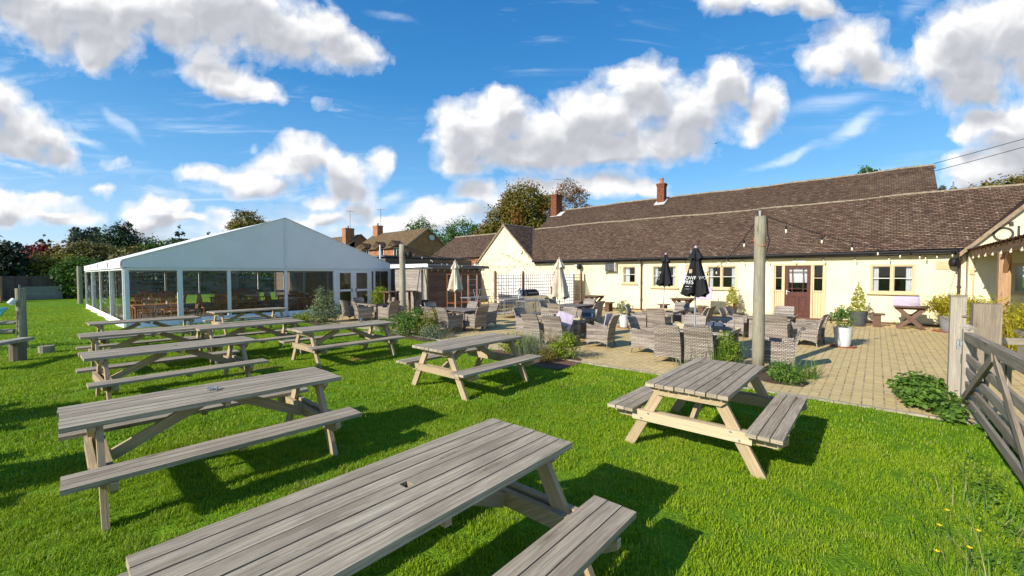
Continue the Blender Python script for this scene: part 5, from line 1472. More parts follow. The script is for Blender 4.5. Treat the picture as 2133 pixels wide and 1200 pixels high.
vd = -.33
parasol(9.1, 2.84, .008, 2.31, 1.28, .22, 'black_fabric', 'large closed black parasol with white lettering beside the timber pole', [('TOWF', .105, 1.62, -.30, 'print_white'), ('PRES', .105, 1.53, -.30, 'print_white'), ('#', (.004, .14, .008), 1.45, -.30, 'print_white'), ('#', (.004, .07, .08), 1.76, -.30, 'tint'), ('- ------ -', .04, 1.40, -.30, 'print_white'), ('WO', .10, 1.62, 1.0, 'print_white')])
parasol(12.65, 4.9, .008, 2.36, 1.38, .19, 'black_fabric', 'smaller closed black parasol further back, leaning slightly', [('ORD', .09, 1.74, -.75, 'print_white'), ('SS', .09, 1.65, -.75, 'print_white'), ('#', (.004, .14, .006), 1.57, -.75, 'print_white'), ('#', (.004, .12, .006), 1.53, -.75, 'print_white')], tilt=(.03, .02))
parasol(9.0, 6.18, .008, 2.17, 1.10, .20, 'cream_fabric', 'closed cream parasol with a black and white printed patch by the lavender bed', [('#', (.004, .17, .20), 1.30, -1.05, 'black_fabric'), ('STOW', .06, 1.36, -1.05, 'print_white'), ('PR', .06, 1.29, -1.05, 'print_white')])
parasol(9.05, 10.25, .008, 2.20, 1.20, .19, 'cream_fabric', 'closed cream parasol in front of the wooden bar', [('#', (.004, .04, .14), 1.40, -1.1, 'black_fabric')])

# ------------------------------------------------------------------ brown bench sets by the wall
def brown_set(x, y, n1, n2, lab1, rz=pi / 2, benches=2, h=.70):
    t = thing('cross_leg_table', lab1, 'table', (x, y, .008), rz, 'brown wooden tables along the pub wall')
    m = MB()
    for i in range(4): m.box((0, -.27 + i * .18, h - .02), (.80, .17, .035), ax=0)
    m.build('table_top', 'brown_wood', t)
    for e in (-1, 1):
        y_ = e * .24
        m = MB(); m.beam((-.33, y_, h - .04), (.30, y_, .0), .03, .11, up=(1, 0, 1)); m.build('leg', 'brown_wood', t)
        m = MB(); m.beam((.33, y_ + .035, h - .04), (-.30, y_ + .035, .0), .03, .11, up=(-1, 0, 1)); m.build('leg', 'brown_wood', t)
        m = MB(); m.box((0, y_ + .07, h - .07), (.72, .03, .07), ax=0); m.build('bearer', 'brown_wood', t)
    for k, (e, lab) in enumerate(((-1, n1), (1, n2))[:benches]):
        b = thing('wooden_stool', lab, 'stool', (x, y + (e * -1) * .78, .008), rz, 'brown wooden stools along the pub wall')
        m = MB(); m.box((0, 0, .40), (.40, .44, .04), ax=1); m.build('seat', 'brown_wood', b)
        for s in (-1, 1): m = MB(); m.box((0, s * .16, .19), (.2, .045, .38), ax=2); m.build('leg', 'brown_wood', b)
        m = MB(); m.box((0, 0, .08), (.05, .27, .07)); m.build('stretcher', 'brown_wood', b)
brown_set(17.75, -.82, 'brown stool left of the table under the right hand window', 'brown stool right of the table under the right hand window', 'brown cross legged table under the right hand window', -pi / 2)
brown_set(17.75, 6.05, 'brown stool left of the table below the parasol window', 'brown stool right of the table below the middle window', 'brown cross legged table against the wall behind the black parasols', -pi / 2)
brown_set(17.4, 10.0, 'brown stool partly hidden left of the table by the downpipe', 'brown stool right of the table near the end of the trellis', 'brown cross legged table near the end of the trellis', -pi / 2)

# ------------------------------------------------------------------ wall fittings
def speaker(x, y, z, rz, label):
    t = thing('loudspeaker', label, 'loudspeaker', (x, y, z), rz, 'outdoor loudspeakers')
    m = MB(); m.lathe((0, 0, -.13), [(.001, 0), (.08, .0), (.115, .05), (.125, .13), (.115, .21), (.08, .26), (.001, .265)], 14); m.build('cabinet', 'black', t, smooth=True)
    m = MB(); m.box((.13, 0, 0), (.1, .04, .12)); m.build('bracket', 'black', t)
speaker(18.72, 11.62, 2.09, .3, 'black loudspeaker on the cream wall above the trellis')
speaker(18.70, -1.80, 2.04, -.3, 'black loudspeaker beside the vent at the right end of the wall')
speaker(9.93, 13.98, 2.50, 2.6, 'black loudspeaker fixed to the left timber pole')
ac = thing('wall_heater', 'black slatted heater unit mounted high on the wall left of the small window', 'heater', (18.78, 9.85, 2.05))
m = MB(); m.box((0, 0, 0), (.22, .5, .40)); m.build('casing', 'black', ac, bevel=.01)
m = MB()
for i in range(7): m.box((-.118, -.2 + i * .066, 0), (.012, .03, .34))
m.build('slats', 'grey_metal', ac)
m = MB(); m.box((-.02, -.27, 0), (.2, .03, .42)); m.build('side_plate', 'frame_white', ac)
m = MB(); m.box((0, .3, -.22), (.12, .12, .08)); m.build('sensor', 'frame_white', ac)
fl = thing('floodlight', 'white floodlight with sensor at the left eaves of the cream gable', 'floodlight', (18.5, 19.0, 2.28))
m = MB(); m.box((0, 0, 0), (.16, .24, .2)); m.box((0, -.22, -.05), (.1, .1, .12)); m.build('lamp_body', 'white_paint', fl)
dd = thing('wall_dish', 'small round white wall light on the cream gable', 'light', (18.82, 15.62, 3.02))
m = MB(); m.tube([(0, 0, 0), (-.05, 0, 0)], .11, 16); m.build('disc', 'white_paint', dd)

# ------------------------------------------------------------------ poles and string lights
def timber_pole(x, y, h, r, label, lean=(0, 0)):
    t = thing('timber_pole', label, 'pole', (x, y, 0)); m = MB()
    pts = [(lean[0] * k / 8 + random.uniform(-.004, .004), lean[1] * k / 8, h * k / 8) for k in range(9)]
    m.tube(pts, [r * (1.12 - .14 * k / 8) for k in range(9)], 18); s = m.build('shaft', 'pole', t, smooth=True)
    m = MB(); z = h - .42; K = 16
    m.tube([((r + .004) * cos(a), (r + .004) * sin(a), z + .10 * sin(a + 1.0)) for a in [2 * pi * k / K for k in range(K + 1)]], .008, 5, False); m.build('rusty_wire', 'orange_metal', t)
    m = MB(); m.box((-.02, 0, h + .045), (.07, .03, .10)); m.tube([(-.02, -.02, h + .07), (-.02, .02, h + .07)], .03, 8); m.build('hook', 'grey_metal', t)
    m = MB(); m.tube([(0, -.0, h), (.03, -r - .01, h - .05), (.03, -r - .02, h - .3), (.02, -r - .05, h - .42), (.03, -r - .012, h - .6)], .011, 6); m.build('cable', 'black', t)
    return t
timber_pole(8.31, 1.53, 2.70, .088, 'tall weathered timber pole between the tables on the right')
timber_pole(9.73, 14.15, 2.90, .115, 'tall weathered timber pole in front of the wooden bar')
sl0 = None
def string_light(a, b, sag, n, label, r=.007, drop=.13, bulbs=True, off=.5):
    global sl0
    t = thing('string_light', label, 'string lights', a, 0, 'festoon string lights over the patio')
    a_, b_ = Vector((0, 0, 0)), Vector(b) - Vector(a); K = 26
    p = lambda q: a_.lerp(b_, q) + Vector((0, 0, -sag * 4 * q * (1 - q)))
    m = MB(); m.tube([p(k / K) for k in range(K + 1)], r, 5); m.build('cable', 'black', t)
    if bulbs:
        for i in range(n):
            q = (i + off) / n; c = p(q)
            s = MB(); s.tube([c, c - Vector((0, 0, drop * .45))], .006, 5); s.tube([c - Vector((0, 0, drop * .4)), c - Vector((0, 0, drop * .8))], .018, 8); so = s.build('lamp_holder', 'black', t)
            g = MB(); g.lathe(c - Vector((0, 0, drop * .8 + .075)), [(.001, 0), (.014, .008), (.020, .028), (.017, .05), (.012, .070)], 10); g.build('bulb', 'bulb', so, smooth=True)
    return t
P1 = (8.31, 1.53, 2.66); P2 = (9.73, 14.1, 2.86)
string_light((8.31, 1.45, 2.70), (18.6, -1.9, 2.42), .28, 8, 'string of lights from the right pole to the right end of the eaves')
string_light((8.31, 1.62, 2.58), (18.6, 6.3, 2.40), .75, 8, 'string of lights from the right pole towards the windows behind the parasols')
string_light((9.73, 14.05, 2.84), (18.75, 19.0, 2.45), .35, 9, 'string of lights from the left pole over the wooden bar')
string_light((9.73, 14.05, 2.80), (18.75, 15.3, 3.3), .8, 9, 'string of lights drooping from the left pole to the cream gable')
string_light((18.7, 16.9, 3.05), (18.7, 14.8, 2.3), .12, 4, 'short string of lights below the right side of the cream gable')
string_light((18.7, 18.9, 2.35), (18.7, 15.0, 2.25), .1, 6, 'string of lights running level across the cream gable')
string_light((18.7, 14.5, 2.18), (18.7, 8.9, 2.12), .12, 7, 'string of lights under the eaves above the trellis')
string_light((18.65, 6.2, 2.3), (18.65, -1.6, 2.3), .02, 9, 'row of small lights under the eaves above the red door', r=.004, drop=.1)
string_light((12.0, 19.4, 3.2), (9.75, 14.2, 2.9), .12, 0, 'dark cable from the white pole to the left timber pole', bulbs=False)
string_light((9.75, 14.2, 2.88), (18.8, 18.8, 2.6), .22, 0, 'dark cable above the wooden bar to the gable corner', r=.012, bulbs=False)
string_light((18.6, 14.6, 3.6), (12.2, 11.5, 1.75), .5, 0, 'thin cable drooping from the gable to the trellis post', bulbs=False)
for k, dz in enumerate((0, -.35)):
    a = Vector((27.5, -1.9, 6.75 + dz)); b = Vector((30, -16, 11.0 + dz)); t = thing('power_line', ('upper' if k == 0 else 'lower') + ' of two thin overhead wires leaving the right end of the rear roof', 'wire', tuple(a), 0, 'overhead wires')
    m = MB(); m.tube([(b - a) * (i / 16) + Vector((0, 0, -.25 * 4 * (i / 16) * (1 - i / 16))) for i in range(17)], .013, 5); m.build('wire', 'black', t)

# ------------------------------------------------------------------ field gate on the right
gt = thing('field_gate', 'weathered five bar wooden gate at the right edge, opened towards the lawn', 'gate', (7.62, -.87, 0))
GL = 3.5
def gb(name, a, b, w, h, mat='gate', up=(0, 0, 1), par=None):
    m = MB(); m.beam(a, b, w, h, up); return m.build(name, mat, par or gt, bevel=.005)
gb('stile', (0, 0, .06), (0, 0, 1.02), .085, .10, 'gate_post', (1, 0, 0)); gb('stile', (-GL, 0, .06), (-GL, 0, 1.12), .085, .12, 'gate', (1, 0, 0))
gb('top_rail', (.02, 0, .935), (-GL, 0, 1.04), .075, .10)
for k, z in enumerate((.19, .36, .53, .70)): gb('rail', (.03, 0, z - .02), (-GL, 0, z + (.0)), .028, .085)
gb('brace', (-.03, .03, .14), (-1.75, .032, .93), .028, .085); gb('brace', (-1.85, .034, .93), (-GL + .1, .036, .16), .028, .085)
gb('upright', (-1.0, -.03, .12), (-1.0, -.03, .94), .028, .085, up=(1, 0, 0)); gb('upright', (-1.95, -.03, .12), (-1.95, -.03, .97), .028, .085, up=(1, 0, 0))
m = MB(); m.lathe((0, 0, 1.02), [(.075, 0), (.075, .02), (.001, .07)], 4); m.build('stile_cap', 'gate_post', gt)
m = MB(); m.box((.12, .05, .84), (.22, .02, .05)); m.box((.16, .06, .80), (.06, .03, .12)); m.build('latch', 'zinc', gt)
for z in (.19, .36, .53, .70):
    for x in (-.04, -.82): m = MB(); m.tube([(x, .012, z), (x, .022, z)], .006, 6); m.build('bolt', 'grey_metal', gt)
gp = thing('gate_post', 'tall square pale gate post with the latch, between patio and gate', 'post', (8.32, -.85, 0))
m = MB(); m.box((0, 0, .70), (.16, .15, 1.40), ax=2); m.build('shaft', 'gate_post', gp, bevel=.008)
m = MB(); m.box((0, 0, 1.405), (.17, .16, .025)); m.build('cap', 'gate', gp)
m = MB(); m.box((-.02, -.06, 1.14), (.175, .06, .02)); m.build('strap', 'gate', gp)
gp2 = thing('gate_post', 'broad dark sided wooden post behind the open gate', 'post', (9.75, -1.30, 0))
m = MB(); m.box((0, 0, .62), (.28, .30, 1.24), ax=2); m.build('shaft', 'gate', gp2, bevel=.01)
g2 = thing('low_fence', 'low grey timber rail fence beyond the gate', 'fence', (10.2, -1.9, 0))
for z in (.25, .55):
    m = MB(); m.box((1.6, -.9, z), (3.6, .05, .11), Matrix.Rotation(-.9, 3, 'Z'), ax=0); m.build('rail', 'gate_post', g2)
# big planter with bamboo beyond the gate
pp = thing('stone_trough', 'long pale trough planter below the yellow bamboo at the right edge', 'planter', (12.4, -2.9, 0))
m = MB(); m.box((0, 0, .27), (1.0, 1.5, .54)); m.box((0, 0, .56), (1.1, 1.6, .06)); m.build('trough', 'gate_post', pp)
# ------------------------------------------------------------------ shrubs, pots, bedding
def shrub(label, x, y, blobs, n, size, mat, seed, stems=None, name='shrub', cat='shrub', per=10, spread=.4, stem_h=.3, aspect=.45, **k):
    t = thing(name, label, cat, (x, y, .012))
    leaves_obj('leaves', mat, blobs, n, size, seed, t, per=per, spread=spread, aspect=aspect, **k)
    m = MB(); rg = random.Random(seed)
    for i in range(stems or 5):
        b = blobs[rg.randrange(len(blobs))]; m.tube([(rg.uniform(-.04, .04), rg.uniform(-.04, .04), 0), (b[0] * .5, b[1] * .5, b[2] * .6), (b[0] + rg.uniform(-.5, .5) * b[3], b[1] + rg.uniform(-.5, .5) * b[4], b[2] + b[5] * .6)], [.012, .008, .003], 5)
    m.build('stems', 'bark', t)
    return t
shrub('tall loose pale green shrub beside the marquee doors', 6.95, 15.0, [(0, 0, .35, .38, .38, .32), (.0, .1, .65, .27, .27, .3), (-.05, .1, .95, .15, .15, .3), (.0, .12, 1.15, .07, .07, .18), (.2, -.2, .9, .08, .08, .25), (.28, -.25, .4, .22, .22, .3)], 4600, .032, 'lf_shrub_pale', 11)
shrub('low green and yellow plants at the foot of the tall pale shrub', 6.75, 15.5, [(-.3, .35, .14, .28, .3, .17), (.1, -.3, .15, .3, .3, .18), (-.1, .1, .2, .3, .3, .18)], 1500, .028, 'lf_box', 12)
shrub('mixed leafy shrub growing round the left timber pole', 6.95, 9.8, [(0, 0, .28, .36, .36, .28), (.15, -.05, .5, .24, .24, .28), (-.1, .25, .35, .3, .3, .3), (.3, -.3, .25, .3, .3, .25)], 4600, .028, 'lf_shrub', 13)
shrub('amber tinted shrub on the right of the left pole flower bed', 7.2, 9.35, [(0, 0, .3, .3, .3, .3), (.1, -.1, .55, .15, .15, .2)], 1200, .026, 'lf_yellow', 14)
shrub('silvery low bush at the right end of the left pole flower bed', 7.1, 8.95, [(0, 0, .15, .35, .35, .17)], 1300, .022, 'lf_lav', 15)
shrub('small dark shrub left of the left pole flower bed', 6.9, 10.9, [(0, 0, .2, .25, .25, .2)], 900, .025, 'lf_shrub', 16)
shrub('yellow green box bush at the left end of the bark mulched bed', 6.95, 6.0, [(0, 0, .18, .28, .3, .18), (.1, -.25, .2, .22, .25, .17)], 2400, .022, 'lf_box', 17)
shrub('rounded green bush at the right end of the bark mulched bed', 7.1, 4.72, [(0, 0, .24, .22, .22, .24), (.02, -.05, .4, .13, .13, .14), (-.1, .12, .18, .18, .18, .16)], 2400, .022, 'lf_box', 18)
shrub('small amber bush in the bark mulched bed', 6.62, 4.85, [(0, 0, .12, .17, .17, .12)], 800, .02, 'lf_autumn', 19)
lv = thing('lavender', 'grey green lavender clump in the middle of the bark mulched bed', 'plant', (6.95, 5.45, .012))
strands_obj('stems', 'lf_lav', [(0, 0, 0), (.1, -.25, 0), (.15, .25, 0), (-.1, .1, 0), (.15, .5, 0)], 700, .50, .008, 21, lv, .3, .3, .22)
sd = thing('dead_shrub', 'small bare pale shrub with dry twigs in the bark mulched bed', 'shrub', (6.95, 5.05, .012))
m = MB(); rg = random.Random(4); m.tube([(0, 0, 0), (.03, -.02, .14), (.06, -.03, .28)], [.014, .011, .009], 7)
for i in range(90):
    a = rg.uniform(0, 2 * pi); e = rg.uniform(.1, .32); h = rg.uniform(.1, .32); p = Vector((.06, -.03, .28)); q = p + Vector((e * .4 * cos(a), e * .4 * sin(a), h * .5)); w = q + Vector((e * .35 * cos(a + .6), e * .35 * sin(a + .6), h * .5))
    m.tube([p, q, w], [.004, .003, .0015], 3, False)
m.build('branches', 'tint', sd)
leaves_obj('leaves', 'lf_dry', [(.06, -.03, .48, .22, .22, .16)], 260, .012, 3, sd, per=3, shell=.3)
dg = thing('dry_grass', 'dry arching grass stems at the patio edge right of the mulched bed', 'grass clump', (7.5, 4.35, .012))
strands_obj('stems', 'lf_dry', [(0, 0, 0), (-.1, .3, 0)], 120, .28, .004, 23, dg, .8, .6, .15)
dg = thing('dry_grass', 'dry straw coloured grass at the right side of the left pole flower bed', 'grass clump', (7.45, 8.9, .012))
strands_obj('stems', 'lf_dry', [(0, 0, 0), (-.2, .3, 0)], 160, .3, .004, 24, dg, .5, .5, .2)
rs = thing('rosemary', 'upright yellow green rosemary left of the right timber pole', 'plant', (8.15, 1.92, .012))
strands_obj('stems', 'lf_shrub', [(0, 0, 0), (-.12, .2, 0), (.12, .1, 0)], 260, .62, .012, 25, rs, .16, .15, .16)
leaves_obj('leaves', 'lf_box', [(0, .05, .25, .2, .22, .25), (0, .1, .5, .1, .12, .2)], 1300, .02, 26, rs, per=8)
tg = thing('tall_grass', 'long thin grass blades left of the rosemary, behind the short picnic table', 'grass clump', (7.75, 2.35, .012))
strands_obj('stems', 'lf_lav', [(0, 0, 0), (.1, .3, 0)], 70, .5, .01, 27, tg, .2, .4, .18)
tg = thing('tall_grass', 'green strap leaves right of the right timber pole', 'grass clump', (8.2, .98, .012))
strands_obj('stems', 'lf_shrub', [(0, 0, 0), (.15, -.2, 0), (0, .2, 0)], 160, .34, .012, 28, tg, .4, .5, .16)
shrub('low dark green leafy plant at the foot of the right timber pole', 7.75, .95, [(0, .05, .11, .2, .22, .12), (.15, .2, .14, .18, .18, .14)], 1400, .022, 'lf_shrub', 29)
shrub('broad leaved ivy spreading at the foot of the pale gate post', 7.45, -.66, [(0, .12, .12, .36, .28, .13), (-.40, -.03, .08, .3, .14, .08), (.3, .25, .18, .25, .22, .16), (-.9, -.34, .08, .3, .12, .08), (-1.6, -.5, .08, .4, .14, .08), (.8, .1, .14, .2, .2, .13)], 3800, .028, 'lf_shrub', 30, name='ivy', cat='plant', per=6, aspect=.85, shell=.3, flat=1.0, spread=.3)
shrub('yellow green bush growing between the marquee and the high table', 10.35, 16.9, [(0, 0, .5, .3, .3, .45), (.05, 0, .85, .32, .32, .3)], 2200, .035, 'lf_box', 31)
def pot(kind, label, x, y, r, h, mat, saucer=True, z=.008):
    t = thing('plant_pot', label, 'plant pot', (x, y, z))
    m = MB(); m.lathe((0, 0, 0), [(.001, .02), (r * .72, .02), (r * .80, h * .3), (r * .93, h * .8), (r, h * .97), (r, h), (r * .9, h), (r * .86, h * .9), (.001, h * .9)], 24); m.build('pot', mat, t, smooth=False)
    m = MB(); m.lathe((0, 0, h * .9 + .002), [(.001, 0), (r * .88, 0)], 16); m.build('earth', 'soil', t)
    if saucer: m = MB(); m.lathe((0, 0, 0), [(.001, .0), (r * 1.25, .0), (r * 1.35, .03), (r * 1.28, .03), (r * 1.15, .014), (.001, .014)], 24); m.build('saucer', 'terracotta', t)
    return t
t = pot(0, 'tall pale pot with a bushy herb standing alone on the patio at the right', 12.4, .56, .19, .46, 'pot_white')
leaves_obj('foliage', 'lf_shrub', [(0, 0, .62, .25, .25, .2), (-.1, .05, .75, .15, .15, .15), (.12, 0, .8, .14, .14, .16)], 1500, .03, 41, t, per=8, aspect=.25)
t = pot(0, 'pale pot with a small leafy plant between the two middle groups of chairs', 12.42, 6.04, .17, .43, 'pot_white')
leaves_obj('foliage', 'lf_shrub_pale', [(0, 0, .55, .2, .2, .15), (0, 0, .68, .24, .24, .16)], 700, .035, 42, t, per=5, aspect=.3)
t = pot(0, 'dark pot with a golden cone conifer by the wall right of the red door', 17.6, .42, .25, .48, 'pot_dark', False)
leaves_obj('foliage', 'lf_gold', [(0, 0, .60, .22, .22, .18), (0, 0, .80, .19, .19, .2), (0, 0, 1.0, .14, .14, .2), (0, 0, 1.16, .09, .09, .16), (0, 0, 1.30, .04, .04, .12)], 4200, .022, 43, t, per=8, aspect=.3, shell=.75, spread=.15)
t = pot(0, 'dark pot with a golden cone conifer and red flowers left of the red door', 18.25, 4.3, .2, .38, 'pot_dark', False)
leaves_obj('foliage', 'lf_gold', [(0, 0, .58, .21, .21, .2), (0, 0, .80, .18, .18, .22), (0, 0, 1.0, .12, .12, .2), (0, 0, 1.16, .05, .05, .12)], 3600, .024, 44, t, per=8, aspect=.3, shell=.75, spread=.15)
leaves_obj('red_flowers', 'lf_red', [(-.08, -.1, .45, .22, .26, .1)], 160, .03, 45, t, per=4)
t = pot(0, 'ribbed grey tub of yellow bamboo at the right corner of the pub wall', 17.5, -1.7, .32, .48, 'pot_grey', True)
strands_obj('foliage', 'lf_bamboo', [(0, 0, .45)], 500, .62, .032, 46, t, .55, .9, .22)
leaves_obj('leaves', 'lf_bamboo', [(0, 0, .85, .5, .55, .26)], 1500, .06, 47, t, per=8, aspect=.2, droop=1.)
bb = thing('bamboo', 'dense yellow bamboo clump at the right edge above the pale trough', 'bamboo', (12.4, -2.9, .55))
strands_obj('canes', 'lf_bamboo', [(0, 0, 0), (.2, .4, 0), (0, -.4, 0)], 420, .75, .03, 48, bb, .4, .9, .35)
leaves_obj('leaves', 'lf_bamboo', [(0, 0, .32, .65, .85, .36)], 3600, .055, 49, bb, per=8, aspect=.2, droop=1., shell=.5)
bb = thing('bamboo', 'loose yellow bamboo tips showing between the gate post and the broad post', 'bamboo', (14.6, -2.05, 0))
strands_obj('canes', 'lf_bamboo', [(0, 0, 0), (.3, .2, 0), (-.3, -.3, 0)], 260, 1.15, .03, 50, bb, .3, .6, .3)
leaves_obj('leaves', 'lf_bamboo', [(0, 0, .75, .5, .45, .4)], 1300, .055, 51, bb, per=8, aspect=.2, droop=1.)
# weeds along the foot of the wall and by the gate
wd = thing('weeds', 'broad leaved weeds and long grass in the bottom right corner of the lawn', 'weeds', (3.6, -.55, 0))
leaves_obj('leaves', 'lf_shrub', [(.1, -.12, .03, .7, .22, .04), (1.3, -.15, .03, .8, .16, .04), (-.7, .0, .025, .3, .15, .03)], 1500, .011, 55, wd, per=8, aspect=.8, flat=1.5, shell=.1, spread=.2)
strands_obj('stems', 'lf_dry', [(-.5, .1, 0), (.0, .0, 0), (.6, .0, 0), (.9, .1, 0)], 34, .22, .006, 56, wd, .4, .6, .25)
strands_obj('blades', 'lf_shrub', [(-.5, .1, 0), (.0, .0, 0), (.6, .0, 0), (1.4, -.1, 0)], 200, .17, .008, 57, wd, .5, .6, .35)
rg = random.Random(8)
for i, (dx, dy) in enumerate(((-.45, .12), (-.15, .2), (.02, .05), (.22, .16), (.3, -.02), (.5, .1))):
    f = thing('buttercup', 'small yellow wildflower in the weeds at the bottom right', 'flower', (3.6 + dx, -.5 + dy, 0), 0, 'yellow wildflowers')
    m = MB(); m.tube([(0, 0, 0), (.01, 0, .08)], .0018, 4); m.build('stem', 'lf_shrub', f)
    m = MB()
    for k in range(6):
        a = k * pi / 3; m.face([(.01, 0, .082), (.01 + .012 * cos(a - .4), .012 * sin(a - .4), .088), (.01 + .017 * cos(a), .017 * sin(a), .09), (.01 + .012 * cos(a + .4), .012 * sin(a + .4), .088)])
    m.build('petals', 'yellow_petal', f)
lt = thing('litter', 'scrap of white paper lying on the grass at the bottom right', 'litter', (2.52, -.06, .04))
m = MB(); m.face([(-.03, 0, 0), (0, -.02, .008), (.035, .0, .0), (.0, .02, .012)]); m.build('paper', 'paper', lt)
for i in range(14):
    y = -1.4 + i * 1.05 + rg.uniform(-.3, .3)
    if 1.3 < y < 3.1: continue
    w = thing('wall_weed', 'small green weed growing at the foot of the pub wall', 'weed', (18.78, y, .01), 0, 'weeds along the wall foot')
    strands_obj('leaves', 'lf_shrub', [(0, 0, 0)], 14, rg.uniform(.08, .22), .02, 60 + i, w, .6, .6, .08)

# ------------------------------------------------------------------ trees
def tree(label, px, dist, h, blobs, mat, n, size, seed, trunk=.18, name='tree', cat='tree', per=14, spread=.3, shell=.5, aspect=.55, group=None, th=.55, pos=None, **k):
    x, y = pos if pos else far(px, dist)
    t = thing(name, label, cat, (x, y, 0), 0, group)
    if not pos:   # crown scaled so that its top stands at height h as seen from the lawn
        h = EYE + (h - EYE) / hypot(1, (px - 1066.5) / FPX)
        top_ = max(b[2] + b[5] for b in blobs); kk = h / top_
        blobs = [tuple(v * kk for v in b[:6]) + tuple(b[6:]) for b in blobs]
    c, s = cos(-HEAD), sin(-HEAD)   # blobs are given as (across, depth, height)
    B = []
    for b in blobs:
        ax, dp = b[0], b[1]; B.append((ax * c - dp * s, ax * s + dp * c, b[2], b[3], (b[3] + b[4]) / 2 if False else b[4], b[5]) + tuple(b[6:]))
    leaves_obj('crown', mat, B, n, size, seed, t, per=per, spread=spread, shell=shell, aspect=aspect, **k)
    rg = random.Random(seed); m = MB()
    m.tube([(0, 0, 0), (.05, .03, h * th * .5), (.0, .05, h * th), (.05, 0, h * .8)], [trunk, trunk * .8, trunk * .5, trunk * .15], 9)
    for i in range(16):
        b = B[rg.randrange(len(B))]; z0 = h * th * rg.uniform(.5, 1.)
        e = Vector((b[0] + rg.uniform(-.7, .7) * b[3], b[1] + rg.uniform(-.7, .7) * b[4], b[2] + rg.uniform(-.2, .8) * b[5]))
        if e.z < z0 * .8: continue
        mid = Vector((e.x * .45, e.y * .45, z0 + (e.z - z0) * .35)); m.tube([(0, 0.03, z0), mid, e], [trunk * .35, trunk * .22, trunk * .05], 6)
    m.build('trunk', 'bark', t)
    return t
def conifer(label, px, dist, h, w, mat, n, size, seed, tiers=12, z0=.12, name='conifer', group=None, droop=.35):
    x, y = far(px, dist); t = thing(name, label, 'tree', (x, y, 0), 0, group)
    h = EYE + (h - EYE) / hypot(1, (px - 1066.5) / FPX)
    rg = np.random.default_rng(seed); B = []
    for i in range(tiers):
        q = i / (tiers - 1); z = h * (z0 + (1 - z0) * q * .97); R = w * (1 - q) ** .8 * (.8 + .35 * rg.random()) + .08
        k = max(4, int(10 * (1 - q) + 3)); a0 = rg.random() * 6
        for j in range(k):
            a = a0 + 2 * pi * j / k + rg.normal() * .2; rr = R * (.35 + .45 * rg.random()); L = R * .38
            B.append((rr * cos(a), rr * sin(a), z - droop * rr * .5, max(L, .1), max(L, .1), h / tiers * .28 + .04))
    leaves_obj('crown', mat, B, int(n * 2.2), size, seed, t, per=8, spread=.45, aspect=.35, shell=.3)
    m = MB(); m.tube([(0, 0, 0), (0, 0, h * .6), (0, 0, h * .9)], [w * .06, w * .03, .005], 8); m.build('trunk', 'bark', t)
    return t
# left background (distances in metres, heights from the horizon row)
D1 = 62.
def H(py, d): return hz(py, d)
tree('very dark evergreen mass at the far left edge', 8, 50, H(500, 50), [(-1.5, 0, 2.2, 2.6, 2.5, 2.6), (.6, 0, 3.2, 1.6, 1.6, 2.4), (-2, 0, 4.2, 2.2, 2, 1.7)], 'lf_black', 7000, .16, 101, name='evergreen_tree')
tree('copper red tree behind the grey fence', 97, 55, H(507, 55), [(0, 0, 3.6, 1.9, 1.8, 2.2), (-1.2, 0, 2.6, 1.7, 1.6, 1.7), (.9, 0, 2.8, 1.6, 1.5, 1.7)], 'lf_red', 8000, .14, 102, name='copper_tree')
conifer('spruce with a pointed tip rising behind the copper red tree', 96, 66, H(486, 66), 2.3, 'lf_dark', 4200, .17, 103, name='spruce_tree')
tree('low orange brown bush under the copper red tree', 62, 52, 4.2, [(0, 0, 2., 1.8, 1.5, 1.5), (1.5, 0, 1.6, 1.5, 1.4, 1.2)], 'lf_amber', 2600, .12, 104, name='bush', cat='bush')
tree('yellowing bush behind the lower grey fence', 120, 50, 4.4, [(0, 0, 2., 1.7, 1.5, 1.6), (-1.4, 0, 1.9, 1.2, 1.2, 1.3)], 'lf_yellow', 2600, .12, 105, name='bush', cat='bush')
tree('broad olive brown tree left of the marquee', 165, 54, H(503, 54), [(0, 0, 3.6, 2.3, 2.1, 2.2), (-1.9, 0, 2.9, 1.6, 1.5, 1.8), (1.9, 0, 3.5, 2.0, 1.8, 2.0), (1.0, 0, 4.6, 1.5, 1.5, 1.2)], 'lf_olive', 7500, .13, 106)
tree('dark green hedge bush behind the round timber post', 148, 45.5, 3.6, [(0, 0, 1.7, 1.1, 1., 1.7), (.9, 0, 1.9, 1., 1., 1.7), (1.9, 0, 1.6, 1.2, 1., 1.6)], 'lf_green', 5200, .11, 107, name='bush', cat='bush')
tree('olive tree whose top shows above the left slope of the marquee', 232, 56, H(510, 56), [(0, 0, 3.4, 2.4, 2, 2.1), (2.4, 0, 3.6, 2.0, 2, 1.9), (-1.5, 0, 3.9, 1.6, 1.6, 1.7)], 'lf_olive', 5500, .13, 108)
for k, (px, top, w) in enumerate(((163, 470, .95), (186, 475, .8), (202, 471, .85))):
    tree(('left', 'middle', 'right')[k] + ' of three slim grey green poplars on the skyline', px, 88, H(top, 88), [(0, 0, H(top, 88) - 3.0, w, w, 3.0), (.3, 0, H(top, 88) - 4.6, w * 1.2, w, 2.5)], 'lf_poplar', 3200, .2, 110 + k, name='poplar_tree', group='poplars on the skyline')
tree('dark cedar rising above the olive trees left of the marquee', 252, 60, H(460, 60), [(0, 0, 7.2, 1.8, 1.8, 1.5), (-.8, 0, 6.0, 2.1, 2, 1.3), (1.0, 0, 5.6, 2.0, 2, 1.6), (.3, 0, 4.3, 2.4, 2, 1.8), (.5, 0, 8.4, 1.0, 1, .7)], 'lf_dark', 10000, .15, 115, name='cedar_tree', aspect=.35, flat=1.2)
